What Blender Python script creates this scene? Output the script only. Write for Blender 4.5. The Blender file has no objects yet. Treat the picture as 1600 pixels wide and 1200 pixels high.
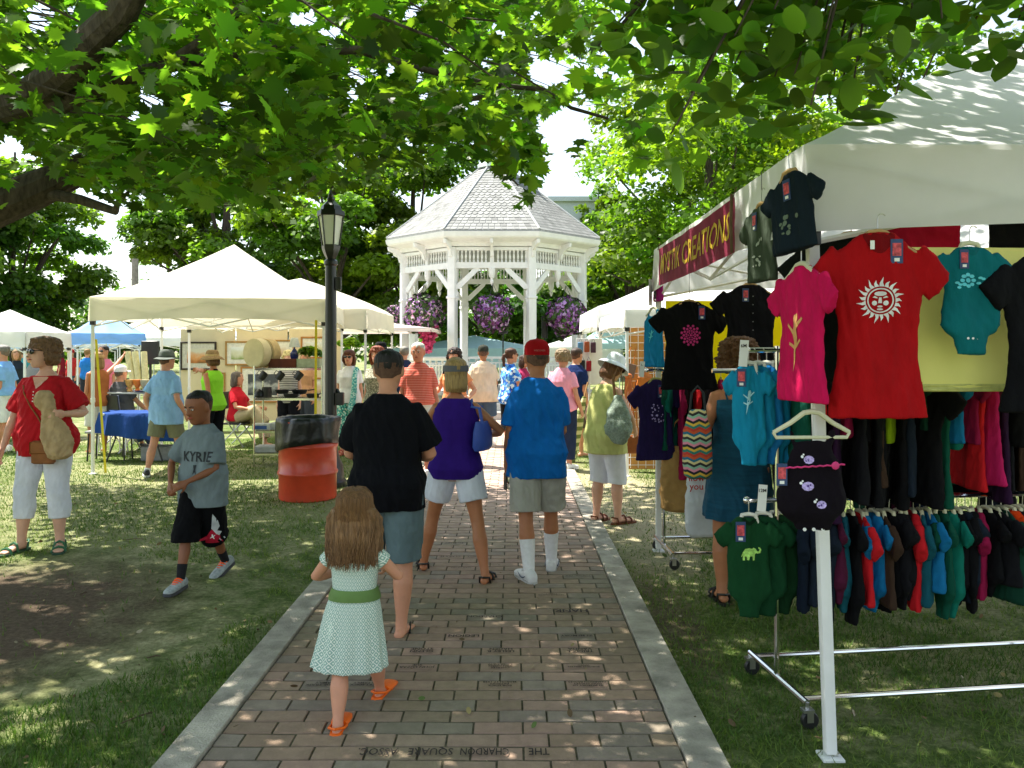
EXPO = 1.5
import bpy, bmesh, math, random
import numpy as np
from mathutils import Vector as V, Matrix, noise
from mathutils.bvhtree import BVHTree
R = random.Random(7); PI = math.pi
rad = math.radians; sin = math.sin; cos = math.cos
sc = bpy.context.scene
COL = sc.collection
F = 1250.0; HY = 547.0; CZ = 1.68
def X(px, Y): return (px-800)/F*Y
def Z(py, Y): return CZ-(py-HY)/F*Y
def GY(py): return CZ*F/(py-HY)
def P(px, py, Y): return V((X(px, Y), Y, Z(py, Y)))
# ------------------------------------------------ materials
def lin(c):
    return tuple(((v/12.92) if v <= .04045 else ((v+.055)/1.055)**2.4) for v in c)
def hx(h):
    h = h.lstrip('#'); return lin(tuple(int(h[i:i+2], 16)/255 for i in (0, 2, 4)))
MC = {}
def nodes(name):
    m = bpy.data.materials.new(name); m.use_nodes = True
    nt = m.node_tree; nt.nodes.clear()
    out = nt.nodes.new('ShaderNodeOutputMaterial')
    return m, nt, out
def N(nt, t, **k):
    n = nt.nodes.new(t)
    for a, b in k.items():
        if a.startswith('i_'):
            n.inputs[a[2:].replace('_', ' ')].default_value = b
        else: setattr(n, a, b)
    return n
def ramp(nt, fac, stops, interp='LINEAR'):
    r = nt.nodes.new('ShaderNodeValToRGB'); r.color_ramp.interpolation = interp
    e = r.color_ramp.elements
    while len(e) < len(stops): e.new(.5)
    for i, (p, c) in enumerate(stops):
        e[i].position = p; e[i].color = (*c, 1) if len(c) == 3 else c
    nt.links.new(fac, r.inputs['Fac']); return r
def math_n(nt, op, a, b=None, c=None):
    n = nt.nodes.new('ShaderNodeMath'); n.operation = op
    for i, v in enumerate((a, b, c)):
        if v is None: continue
        if isinstance(v, (int, float)): n.inputs[i].default_value = v
        else: nt.links.new(v, n.inputs[i])
    return n.outputs[0]
def mixc(nt, f, a, b, mode='MIX'):
    n = nt.nodes.new('ShaderNodeMix'); n.data_type = 'RGBA'; n.blend_type = mode
    for s, v in ((0, f), (6, a), (7, b)):
        if isinstance(v, (int, float)): n.inputs[s].default_value = v
        elif isinstance(v, tuple): n.inputs[s].default_value = (*v[:3], 1)
        else: nt.links.new(v, n.inputs[s])
    return n.outputs[2]
def mat(name, col, rough=.8, var=.12, scale=18, bump=0, bscale=60, metal=0, spec=.3, trans=0, coat=0, attr=False, stretch=None, sss=0, bdist=.01):
    key = (name, col, rough, var, scale, bump, metal, trans, attr)
    if key in MC: return MC[key]
    m, nt, out = nodes(name); L = nt.links
    tc = N(nt, 'ShaderNodeTexCoord'); co = tc.outputs['Object']
    if stretch:
        mp = N(nt, 'ShaderNodeMapping'); mp.inputs['Scale'].default_value = stretch
        L.new(co, mp.inputs['Vector']); co = mp.outputs[0]
    nz = N(nt, 'ShaderNodeTexNoise', i_Scale=scale, i_Detail=5.0, i_Roughness=.6); L.new(co, nz.inputs['Vector'])
    d = tuple(max(0, c*(1-var*1.6)) for c in col); b = tuple(min(1, c*(1+var*1.3)) for c in col)
    r = ramp(nt, nz.outputs['Fac'], [(.3, d), (.7, b)]); c_out = r.outputs[0]
    if attr:
        a = N(nt, 'ShaderNodeAttribute', attribute_name='Col')
        c_out = mixc(nt, 1.0, c_out, a.outputs['Color'], 'MULTIPLY')
    p = N(nt, 'ShaderNodeBsdfPrincipled', i_Roughness=rough, i_Metallic=metal)
    p.inputs['Specular IOR Level'].default_value = spec
    p.inputs['Coat Weight'].default_value = coat
    if sss:
        p.inputs['Subsurface Weight'].default_value = sss; p.inputs['Subsurface Radius'].default_value = (.02, .008, .004)
        p.inputs['Subsurface Scale'].default_value = .3
    L.new(c_out, p.inputs['Base Color'])
    if bump:
        n2 = N(nt, 'ShaderNodeTexNoise', i_Scale=bscale, i_Detail=4.0); L.new(co, n2.inputs['Vector'])
        bp = N(nt, 'ShaderNodeBump', i_Strength=bump, i_Distance=bdist); L.new(n2.outputs['Fac'], bp.inputs['Height'])
        L.new(bp.outputs[0], p.inputs['Normal'])
    sh = p.outputs[0]
    if trans:
        t = N(nt, 'ShaderNodeBsdfTranslucent'); L.new(c_out, t.inputs['Color'])
        mx = N(nt, 'ShaderNodeMixShader'); mx.inputs[0].default_value = trans
        L.new(sh, mx.inputs[1]); L.new(t.outputs[0], mx.inputs[2]); sh = mx.outputs[0]
    L.new(sh, out.inputs['Surface'])
    MC[key] = m; return m
def fab(h, var=.1, bump=.55):
    return mat('fabric_'+h, hx(h), .92, var, 9, bump, 11, spec=.15, bdist=.035, stretch=(1, 1, .55))
def leaf_mat(name, col, tcol, tw=.5):
    m, nt, out = nodes(name); L = nt.links
    a = N(nt, 'ShaderNodeAttribute', attribute_name='Col')
    c1 = mixc(nt, 1.0, col, a.outputs['Color'], 'MULTIPLY'); c2 = mixc(nt, 1.0, tcol, a.outputs['Color'], 'MULTIPLY')
    p = N(nt, 'ShaderNodeBsdfPrincipled', i_Roughness=.45); p.inputs['Specular IOR Level'].default_value = .35
    L.new(c1, p.inputs['Base Color'])
    t = N(nt, 'ShaderNodeBsdfTranslucent'); L.new(c2, t.inputs['Color'])
    mx = N(nt, 'ShaderNodeMixShader'); mx.inputs[0].default_value = tw
    L.new(p.outputs[0], mx.inputs[1]); L.new(t.outputs[0], mx.inputs[2]); L.new(mx.outputs[0], out.inputs['Surface'])
    return m
WHITE = mat('white_paint', (.8, .8, .78), .5, .04, 6, .05)
CHROME = mat('chrome', (.75, .75, .76), .12, .03, 5, metal=1)
STEEL = mat('dull_steel', (.5, .5, .5), .35, .08, 10, metal=1)
BLACKM = mat('black_metal', (.012, .013, .013), .35, .2, 8, .1, spec=.5)
BLACKP = mat('black_plastic', (.015, .015, .016), .4, .2, 10, spec=.5)
TENTW = mat('tent_fabric', (.82, .82, .80), .7, .03, 3, .15, 8, trans=.30)
TENTC = mat('cream_tent_fabric', (.80, .76, .64), .75, .03, 3, .15, 8, trans=.42)
WOOD = mat('hanger_wood', (.45, .28, .12), .5, .15, 6)
CREAM = mat('cream_plastic', (.62, .60, .42), .4, .05, 6)
def emp(name, loc=(0, 0, 0), rz=0):
    o = bpy.data.objects.new(name, None); COL.objects.link(o); o.location = loc; o.rotation_euler = (0, 0, rz)
    o.empty_display_size = .1; return o
def tag(o, label=None, cat=None, group=None, kind=None):
    for k, v in (('label', label), ('category', cat), ('group', group), ('kind', kind)):
        if v: o[k] = v
    return o
def thing(name, label, cat, loc=(0, 0, 0), rz=0, group=None):
    return tag(emp(name, loc, rz), label, cat, group)
def copy_tree(o, parent=None):
    c = o.copy(); COL.objects.link(c); c.parent = parent
    for ch in list(o.children): copy_tree(ch, c)
    return c
# ------------------------------------------------ mesh builder
def frame(d):
    d = V(d).normalized(); a = V((0, 0, 1)) if abs(d.z) < .95 else V((0, 1, 0))
    u = d.cross(a).normalized(); return u, u.cross(d).normalized()
def ringp(c, u, v, rx, ry, n=16, p=2.0, k=0, ka=0, ph=0):
    o = []
    for i in range(n):
        t = 2*PI*i/n; a, b = cos(t), sin(t); m = 1+ka*cos(k*t+ph)
        if p != 2.0: a = math.copysign(abs(a)**(2/p), a); b = math.copysign(abs(b)**(2/p), b)
        o.append(c+u*(rx*a*m)+v*(ry*b*m))
    return o
class MB:
    def __init__(s): s.v = []; s.f = []; s.c = []; s.m = []; s.col = None; s.mi = 0; s.M = None
    def add(s, vs, fs):
        b = len(s.v)
        if s.M: vs = [s.M @ V(x) for x in vs]
        s.v.extend(tuple(x) for x in vs); s.f.extend(tuple(b+i for i in f) for f in fs)
        s.c.extend([s.col]*len(fs)); s.m.extend([s.mi]*len(fs)); return s
    def box(s, c, d, rot=None, bev=0):
        x, y, z = (k/2 for k in d); c = V(c)
        if bev:
            return s.loft([[c+(rot or Matrix.Identity(3))@V(q) for q in s._rr(x-e, y-e, zz, bev)] for e, zz in ((bev*.6, -z), (0, -z+bev*.6), (0, z-bev*.6), (bev*.6, z))])
        vs = [V((a*x, b*y, e*z)) for a in (-1, 1) for b in (-1, 1) for e in (-1, 1)]
        if rot: vs = [rot @ q for q in vs]
        return s.add([q+c for q in vs], [(0, 1, 3, 2), (4, 6, 7, 5), (0, 4, 5, 1), (2, 3, 7, 6), (0, 2, 6, 4), (1, 5, 7, 3)])
    def _rr(s, x, y, z, b):
        o = []
        for cx, cy, a0 in ((x-b, y-b, 0), (-x+b, y-b, 90), (-x+b, -y+b, 180), (x-b, -y+b, 270)):
            for k in range(3): a = rad(a0+45*k); o.append((cx+b*cos(a), cy+b*sin(a), z))
        return o
    def loft(s, rings, cap=True):
        n = len(rings[0]); vs = [q for r in rings for q in r]; fs = []
        for i in range(len(rings)-1):
            for j in range(n):
                k = (j+1) % n; fs.append((i*n+j, i*n+k, (i+1)*n+k, (i+1)*n+j))
        if cap: fs.append(tuple(range(n-1, -1, -1))); fs.append(tuple((len(rings)-1)*n+i for i in range(n)))
        return s.add(vs, fs)
    def tube(s, pts, r, n=8, cap=True, flat=1.0, up=None):
        pts = [V(p) for p in pts]
        if not hasattr(r, '__len__'): r = [r]*len(pts)
        rings = []; u = None
        for i, p in enumerate(pts):
            d = (pts[min(i+1, len(pts)-1)]-pts[max(i-1, 0)])
            if d.length < 1e-9: d = V((0, 0, 1))
            d.normalize()
            if u is None:
                if up: u = V(up); u = (u-d*u.dot(d)).normalized()
                else: u, _ = frame(d)
            else: u = (u-d*u.dot(d)).normalized()
            w = d.cross(u); rings.append(ringp(p, u, w, r[i], r[i]*flat, n))
        return s.loft(rings, cap)
    def ell(s, c, r, rot=None, n=16, m=10):
        rings = []; c = V(c); rot = rot or Matrix.Identity(3)
        for i in range(m+1):
            t = PI*(i+.02)/(m+.04); z = -cos(t); k = max(sin(t), .02)
            rings.append([c+rot@V((r[0]*k*cos(2*PI*j/n), r[1]*k*sin(2*PI*j/n), r[2]*z)) for j in range(n)])
        return s.loft(rings)
    def lathe(s, prof, c=(0, 0, 0), n=24, cap=True, rot=None):
        c = V(c); rot = rot or Matrix.Identity(3)
        return s.loft([[c+rot@V((r*cos(2*PI*j/n), r*sin(2*PI*j/n), z)) for j in range(n)] for r, z in prof], cap)
    def prism(s, poly, d, o=(0, 0, 0), u=(1, 0, 0), v=(0, 0, 1), w=(0, 1, 0)):
        o, u, v, w = V(o), V(u), V(v), V(w); n = len(poly)
        a = [o+u*p[0]+v*p[1] for p in poly]; b = [q+w*d for q in a]
        return s.add(a+b, [tuple(range(n)), tuple(range(2*n-1, n-1, -1))]+[(i, i+n, (i+1) % n+n, (i+1) % n) for i in range(n)])
    def mesh(s, name='m'):
        me = bpy.data.meshes.new(name); me.from_pydata(s.v, [], s.f); me.validate(); return me
    def build(s, name, mats, parent=None, smooth=35, vox=0, it=2, disp=None, loc=None):
        if not isinstance(mats, (list, tuple)): mats = [mats]
        me = bpy.data.meshes.new(name); me.from_pydata(s.v, [], s.f)
        bmm = bmesh.new(); bmm.from_mesh(me); bmesh.ops.recalc_face_normals(bmm, faces=bmm.faces); bmm.to_mesh(me); bmm.free()
        if vox: me = remesh(me, vox, it)
        else:
            if any(s.m): me.polygons.foreach_set('material_index', s.m)
            if any(c is not None for c in s.c):
                at = me.color_attributes.new('Col', 'FLOAT_COLOR', 'CORNER'); arr = []
                for p, c in zip(s.f, s.c): arr.extend(([*(c or (1, 1, 1)), 1])*len(p))
                at.data.foreach_set('color', arr)
        if disp:
            n = len(me.vertices); co = [v.co.copy() for v in me.vertices]; nm = [v.normal.copy() for v in me.vertices]
            me.vertices.foreach_set('co', [k for c_, n_ in zip(co, nm) for k in (c_+V((n_.x, n_.y, n_.z*.3))*disp(c_, n_))])
            me.update()
        me.polygons.foreach_set('use_smooth', [bool(smooth)]*len(me.polygons))
        if smooth and not vox: me.set_sharp_from_angle(angle=rad(smooth))
        for m in mats: me.materials.append(m)
        me.name = name
        o = bpy.data.objects.new(name, me); COL.objects.link(o)
        if parent: o.parent = parent
        if loc: o.location = loc
        return o
def remesh(me, vox, it=2):
    o = bpy.data.objects.new('tmp', me); COL.objects.link(o)
    m = o.modifiers.new('r', 'REMESH'); m.mode = 'VOXEL'; m.voxel_size = vox; m.use_smooth_shade = True
    if it: q = o.modifiers.new('s', 'SMOOTH'); q.factor = .5; q.iterations = it
    dg = bpy.context.evaluated_depsgraph_get(); out = bpy.data.meshes.new_from_object(o.evaluated_get(dg))
    bpy.data.objects.remove(o); bpy.data.meshes.remove(me); return out
def fold(amp=.006, f=(7, 7, 3.5), seed=0, fine=.3):
    o = V((seed*3.1, seed*1.7, seed))
    def d(c, n):
        q = V((c.x*f[0]+c.z*1.5, c.y*f[1], c.z*f[2]+c.x*2))+o
        a = noise.noise(q); b = noise.noise(q*2.3+V((5, 5, 5)))
        return max(-.45*amp, amp*(1.2*a+.6*(1-2*abs(b))*.7)+amp*fine*noise.noise(q*5))
    return d
def np_obj(name, verts, faces_n, nv, mats, parent=None, col=None, smooth=False):
    """verts (n,3); faces all with nv corners, faces_n (m,nv)"""
    me = bpy.data.meshes.new(name); me.vertices.add(len(verts)); me.vertices.foreach_set('co', verts.astype(np.float32).ravel())
    m = len(faces_n); me.loops.add(m*nv); me.loops.foreach_set('vertex_index', faces_n.astype(np.int32).ravel())
    me.polygons.add(m); me.polygons.foreach_set('loop_start', np.arange(0, m*nv, nv, dtype=np.int32))
    if col is not None:
        at = me.color_attributes.new('Col', 'FLOAT_COLOR', 'POINT')
        at.data.foreach_set('color', np.concatenate([col, np.ones((len(col), 1))], 1).astype(np.float32).ravel())
    me.update(calc_edges=True)
    if smooth: me.polygons.foreach_set('use_smooth', [True]*m)
    me.materials.append(mats)
    o = bpy.data.objects.new(name, me); COL.objects.link(o)
    if parent: o.parent = parent
    return o
def text_vf(t, size=1, bold=0, shear=0, width=1):
    c = bpy.data.curves.new('t', 'FONT'); c.body = t; c.size = size; c.resolution_u = 2; c.offset = bold*size; c.shear = shear
    c.align_x = 'CENTER'; c.align_y = 'CENTER'; c.space_line = .9
    o = bpy.data.objects.new('t', c); COL.objects.link(o); bpy.context.view_layer.update()
    me = bpy.data.meshes.new_from_object(o.evaluated_get(bpy.context.evaluated_depsgraph_get()))
    vs = [(v.co.x*width, v.co.y) for v in me.vertices]; fs = [tuple(p.vertices) for p in me.polygons]
    bpy.data.objects.remove(o); bpy.data.curves.remove(c); bpy.data.meshes.remove(me); return vs, fs
def decal(name, vf, target, o, u, v, d, m, off=.003, parent=None, col=None):
    """lay 2-D shapes (vs,fs) onto the surface of target (all in target-local space)"""
    me = target.data; bvh = BVHTree.FromPolygons([x.co for x in me.vertices], [p.vertices for p in me.polygons])
    o, u, v, d = V(o), V(u), V(v), V(d).normalized(); vs, fs = vf
    bm = bmesh.new(); bv = [bm.verts.new((a, b, 0)) for a, b in vs]
    for f in fs:
        try: bm.faces.new([bv[i] for i in f])
        except ValueError: pass
    bmesh.ops.triangulate(bm, faces=bm.faces)
    for _ in range(2):
        es = [e for e in bm.edges if e.calc_length() > .02]
        if es: bmesh.ops.subdivide_edges(bm, edges=es, cuts=1); bmesh.ops.triangulate(bm, faces=bm.faces)
    mb = MB(); out = []
    bm.verts.ensure_lookup_table()
    for i, w in enumerate(bm.verts): w.index = i
    for w in bm.verts:
        p = o+u*w.co.x+v*w.co.y; h = bvh.ray_cast(p-d*.5, d)
        out.append((h[0]-d*off) if h[0] else None)
    fs2 = [tuple(x.index for x in f.verts) for f in bm.faces if all(out[x.index] is not None for x in f.verts)]; out = [q or V((0, 0, 0)) for q in out]; bm.free()
    mb.col = col; mb.add(out, fs2); return mb.build(name, m, parent or target, smooth=0)
def shp(*polys):
    vs, fs = [], []
    for p in polys: b = len(vs); vs += p; fs.append(tuple(range(b, b+len(p))))
    return vs, fs
def disc(cx, cy, rx, ry=None, n=10, a0=0): ry = ry or rx; return [(cx+rx*cos(a0+2*PI*i/n), cy+ry*sin(a0+2*PI*i/n)) for i in range(n)]
# ------------------------------------------------ people
MALE = [(.462, .09, .075, 0), (.485, .150, .105, -.006), (.53, .166, .116, -.008), (.58, .156, .110, 0), (.63, .146, .103, .005), (.70, .160, .112, .004), (.755, .176, .116, 0), (.788, .168, .098, -.006), (.812, .126, .082, -.010), (.834, .084, .070, -.010), (.852, .066, .064, -.006)]
FEM = [(.462, .10, .08, 0), (.485, .163, .118, -.010), (.53, .172, .120, -.012), (.58, .148, .104, 0), (.625, .126, .093, .002), (.69, .140, .103, .010), (.735, .150, .122, .018), (.780, .146, .092, 0), (.806, .112, .076, -.008), (.832, .072, .060, -.010), (.846, .052, .053, -.006)]
SKIN = mat('skin', hx('c98f72'), .55, .06, 12, .08, 200, spec=.35, sss=.08)
SKINT = mat('tanned_skin', hx('b0734f'), .5, .06, 12, .08, 200, spec=.4, sss=.08)
SKINP = mat('pale_skin', hx('d6a58c'), .55, .06, 12, .08, 200, spec=.3, sss=.08)
SKINB = mat('brown_skin', hx('8a563a'), .5, .06, 12, .08, 200, spec=.4, sss=.06)
LIPS = mat('lips', hx('a04840'), .4, .05, 20); EYEW = mat('eye_white', (.7, .68, .65), .3, .02, 5); DARK = mat('dark_pupil', (.02, .012, .01), .2, .1, 5, spec=.6)
GLASSD = mat('dark_lens', (.01, .009, .01), .08, .1, 5, spec=.8)
def hairm(h): return mat('hair_'+h, hx(h), .55, .3, 9, .5, 25, spec=.35, stretch=(12, 12, .7))
def ik(a, b, l1, l2, pole):
    d = b-a; L = min(d.length, (l1+l2)*.997); L = max(L, abs(l1-l2)+.02); dn = d.normalized(); b = a+dn*L
    ca = (l1*l1+L*L-l2*l2)/(2*l1*L); ca = max(-1, min(1, ca)); h = l1*math.sqrt(1-ca*ca)
    p = V(pole)-dn*V(pole).dot(dn); p = p.normalized() if p.length > 1e-5 else V((0, 1, 0))
    return a+dn*l1*ca+p*h, b
def lerp_tab(tab, z):
    if z <= tab[0][0]: return tab[0][1:]
    for a, b in zip(tab, tab[1:]):
        if z <= b[0]:
            t = (z-a[0])/(b[0]-a[0]); t = t*t*(3-2*t) if True else t
            return tuple(p+(q-p)*t for p, q in zip(a[1:], b[1:]))
    return tab[-1][1:]
def person(label, x, y, yaw=0, H=1.72, sex='m', B=1, fat=0, feet=((-.1, 0, 0, 8), (.1, 0, 0, -8)), hands=(None, None), elb=(None, None), kn=None, lean=0, twist=0, hy=0, hp=0, hr=0,
           pz=None, hk=1, skin=SKIN, top=None, bot=None, shoe=None, hair=None, hat=None, vox=.009, group=None, face=False, shades=False, grip=(.5, .5), limb=1, seed=1, palm=(None, None), z0=0):
    s = H/1.75; k = (1-.13*hk)/.87; tab = MALE if sex == 'm' else FEM
    root = thing('person', label, 'person', (x, y, z0), rad(yaw), group)
    hh = .13*H*hk*1.09; hipz = .53*k*H
    ft = []
    for i in (0, 1):
        fx, fy, fz, fa = feet[i][:4]; ft.append(V((fx, fy, fz+.045*s)))
    l1, l2 = .245*k*H, .238*k*H
    hx_ = .085*s*B
    if pz is None:
        pz = hipz
        for i, sx in ((0, -1), (1, 1)):
            dx = ft[i].x-sx*hx_; dy = ft[i].y; r2 = ((l1+l2)*.994)**2-dx*dx-dy*dy
            pz = min(pz, math.sqrt(max(r2, .01))+ft[i].z+.03*s)
    dz = pz-hipz
    def tz(zf):
        z = zf*k*H+dz; t = max(0, (z-pz)/(.3*k*H)); ang = rad(twist)*min(1, t)
        c = V((0, lean*t, z)); u = V((cos(ang), sin(ang), 0)); w = V((-sin(ang), cos(ang), 0))
        if lean and t > 0: c.z -= abs(lean)*.12*t
        return c, u, w
    def tring(zf, ex=0, ey=0, n=20, p=2.3, rx=None, ry=None, **kw):
        c, u, w = tz(zf); a, b, yo = lerp_tab(tab, zf)
        bulge = fat*math.exp(-((zf-.60)/.07)**2)
        a = (a*B+bulge*.6)*s; b = (b*(1+(B-1)*.7)+bulge)*s
        if rx: a = rx*s
        if ry: b = ry*s
        return ringp(c+w*((yo+bulge*.5)*s), u, w, a+ex, b+ey, n, p, **kw)
    cs, us, ws = tz(.786); sh = [cs+us*(sx*.136*s*(B if B < 1.1 else 1+(B-1)*.7))+ws*(-.01*s) for sx in (-1, 1)]
    ua, fa_ = .168*k*H, .150*k*H
    hips = [V((sx*hx_, 0, pz-.015*s)) for sx in (-1, 1)]
    legs = []
    for i in (0, 1):
        fy = rad(feet[i][3]); pole = V((-sin(fy)*.5+(i*2-1)*.12, 1, 0)) if kn is None or kn[i] is None else V(kn[i])
        kp, ap = ik(hips[i], ft[i], l1, l2, pole); legs.append((hips[i], kp, ap))
    arms = []
    for i, sx in ((0, -1), (1, 1)):
        t = V(hands[i]) if hands[i] is not None else sh[i]+us*(sx*.055*s)+V((0, .03*s, -(ua+fa_)*.985))
        pole = V(elb[i]) if elb[i] is not None else V((sx*.35, -1, -.2))
        e, w = ik(sh[i], t, ua, fa_, pole); arms.append((sh[i], e, w))
    body = MB()
    body.loft([tring(z, *((-.020*s, -.020*s) if .50 < z < .78 and top and not top.get('thin') else (-.006, -.006))) for z in [t[0] for t in tab]])
    lr = [(0, .088), (.25, .084), (.55, .070), (.85, .055), (1, .053)]; sr = [(0, .052), (.12, .050), (.32, .057), (.55, .048), (.8, .034), (1, .033)]
    LB = s*limb*(1+(B-1)*.6)*(1.04 if sex == 'f' else 1)
    def along(a, b, prof, kk=1, ex=0, t0=0, t1=1, off=None):
        pts, rr = [], []
        for t, r in prof:
            if t0-1e-6 <= t <= t1+1e-6: pts.append(a.lerp(b, t)+(off(t) if off else V((0, 0, 0)))); rr.append(r*kk+ex)
        return pts, rr
    calf = lambda t: V((0, -.012*s*math.exp(-((t-.3)/.22)**2), 0))
    for hp_, kp, ap in legs:
        p1, r1 = along(hp_, kp, lr, LB); p2, r2 = along(kp, ap, sr, LB, off=calf)
        body.tube(p1+p2[1:]+[ap+(ap-kp).normalized()*.02*s], r1+r2[1:]+[r2[-1]], 14)
    ar = [(0, .050), (.3, .047), (.6, .042), (1, .037)]; fr = [(.15, .039), (.35, .040), (.7, .031), (1, .025)]
    AB = s*limb*(1+(B-1)*.7)*(.88 if sex == 'f' else 1)
    for i, (a, e, w) in enumerate(arms):
        p1, r1 = along(a, e, ar, AB); p2, r2 = along(e, w, fr, AB)
        body.tube([a+(a-e).normalized()*.01*s+us*(-.03*s*(i*2-1))]+p1+p2, [r1[0]*.9]+r1+r2, 12)
        # hand
        sx = i*2-1; d = (w-e).normalized(); pn = V(palm[i]) if palm[i] is not None else us*(-sx)
        pn = (pn-d*pn.dot(d)).normalized(); sd = d.cross(pn)*1.0  # across palm
        if sd.dot(V((0, 1, 0))) < 0: sd = -sd   # thumb side forward
        hs = s*(1.08 if hk > 1.2 else 1)
        body.loft([ringp(w+d*(q*hs), sd, pn, a_*hs, b_*hs, 10) for q, a_, b_ in ((-.01, .024, .019), (.015, .028, .018), (.05, .038, .017), (.085, .040, .015), (.098, .034, .010))])
        g = grip[i]
        for fi, (o_, L_) in enumerate(((.030, .068), (.010, .076), (-.010, .070), (-.029, .056))):
            q = w+d*(.088*hs)+sd*(o_*hs); pts = [q-d*.02*hs, q]; A = 0
            for j in range(3):
                A += (.12+g*.85)*(1+.12*fi)*(.6, 1, .8)[j]
                q = q+(d*cos(A)+pn*sin(A)+sd*(o_*2)).normalized()*(L_*hs*(.42, .33, .25)[j]); pts.append(q)
            body.tube(pts, [.0088*hs, .0085*hs, .008*hs, .0075*hs, .0062*hs], 7)
        q = w+d*(.022*hs)+sd*(.026*hs); td = (sd*.8+d*.75+pn*.35).normalized()
        t2 = (d*.9+pn*(.3+g)+sd*.25).normalized()
        body.tube([q-td*.012*hs, q+td*.03*hs, q+td*.035*hs+t2*.027*hs, q+td*.036*hs+t2*.05*hs], [.013*hs, .0115*hs, .0095*hs, .007*hs], 7)
    # neck & head
    ct, ut, wt = tz(.845); nb = ct; hc = V((0, 0, 0)); c2, _, _ = tz(.83)
    RH = Matrix.Rotation(rad(hy)+rad(twist), 3, 'Z') @ Matrix.Rotation(rad(-hp), 3, 'X') @ Matrix.Rotation(rad(hr), 3, 'Y')
    nt = nb+V((0, lean*.12+.012*s, .04*s)); hc = nt+RH@V((0, .012*s, hh*.46))
    hs = hh/.228; W = .93 if sex == 'f' else 1
    body.tube([c2+V((0, -.005, -.02*s)), nb, hc+RH@V((0, -.022*hs, -.05*hs))], [.066*s*min(B, 1.15), (.054 if sex == 'm' else .046)*s, .052*hs*W], 14)
    HP = [(-.5, .020, .022, .052), (-.47, .036, .042, .040), (-.40, .050, .064, .024), (-.28, .062, .080, .010), (-.12, .070, .090, .003), (.05, .075, .096, -.001), (.2, .0765, .098, -.005), (.34, .069, .088, -.008), (.43, .052, .067, -.010), (.48, .031, .040, -.010), (.5, .012, .015, -.010)]
    hp_ = lambda q: hc+RH@V((q[0]*hs, q[1]*hs, q[2]*hs))
    hu, hw, hz = RH@V((1, 0, 0)), RH@V((0, 1, 0)), RH@V((0, 0, 1))
    def hring(z, e=0, back=0, n=20, wx=1): 
        tb = [(a, b, c_, d_) for a, b, c_, d_ in HP]; a, b, yo = lerp_tab(tb, z)
        return ringp(hc+hz*(z*hh)+hw*((yo-back)*hs), hu, hw, (a*W+e)*hs*wx, (b+e)*hs, n, 2.15)
    body.loft([hring(z[0]) for z in HP])
    body.loft([ringp(hp_((0, y_, z_)), hu, hw, a_*hs, .014*hs, 8) for z_, y_, a_ in ((-.036, .085, .010), (-.03, .102, .016), (-.02, .106, .014), (-.005, .098, .009), (.02, .089, .008), (.03, .083, .006))])
    for sx in (-1, 1):
        body.ell(hp_((sx*.078*W, -.006, -.005)), (.012*hs, .019*hs, .034*hs), RH@Matrix.Rotation(rad(sx*-20), 3, 'Z'), 8, 6)
        body.ell(hp_((sx*.03*W, .084, .022)), (.022*hs, .012*hs, .008*hs), RH, 8, 6)
    body.ell(hp_((0, .090, -.052)), (.024*hs, .010*hs, .010*hs), RH, 8, 6)
    # feet in body
    FR = []
    for i in (0, 1):
        ap = legs[i][2]; a = rad(feet[i][3]); pit = feet[i][4] if len(feet[i]) > 4 else 0
        fd = V((-sin(a), cos(a), 0)); fd = (fd*cos(rad(pit))-V((0, 0, 1))*sin(rad(pit))).normalized(); fu = V((cos(a), sin(a), 0)); fz = fu.cross(fd)
        gz = ap-fz*.045*s; FR.append((gz, fd, fu, fz))
        Lf = .148*H*(1.05 if hk > 1.2 else 1)
        body.loft([ringp(gz+fd*(q*Lf)+fz*(h_*s), fu, fz, a_*s, b_*s, 12) for q, a_, b_, h_ in ((-.25, .018, .018, .028), (-.2, .030, .027, .030), (0, .033, .035, .038), (.25, .036, .028, .032), (.5, .043, .019, .022), (.65, .042, .013, .016), (.75, .028, .008, .012))])
    b = body.build('body', skin, root, vox=vox, it=2); MESHB = b
    # ---- clothes
    def sleeve(mb, i, f, r0, r1):
        a, e, w = arms[i]; sx = i*2-1; n = 6; tot = ua; a0 = a-us*(sx*.045*s)+V((0, 0, -.004*s))
        pts = [a0, a]; rr = [r0*.85, r0]
        fe = min(f, 1)
        for j in range(1, 5): pts.append(a.lerp(e, fe*j/4)); rr.append(r0+(r1-r0)*j/4)
        if f > 1: pts.append(e.lerp(w, f-1)); rr.append(r1*.9)
        mb.tube(pts, rr, 16)
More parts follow.
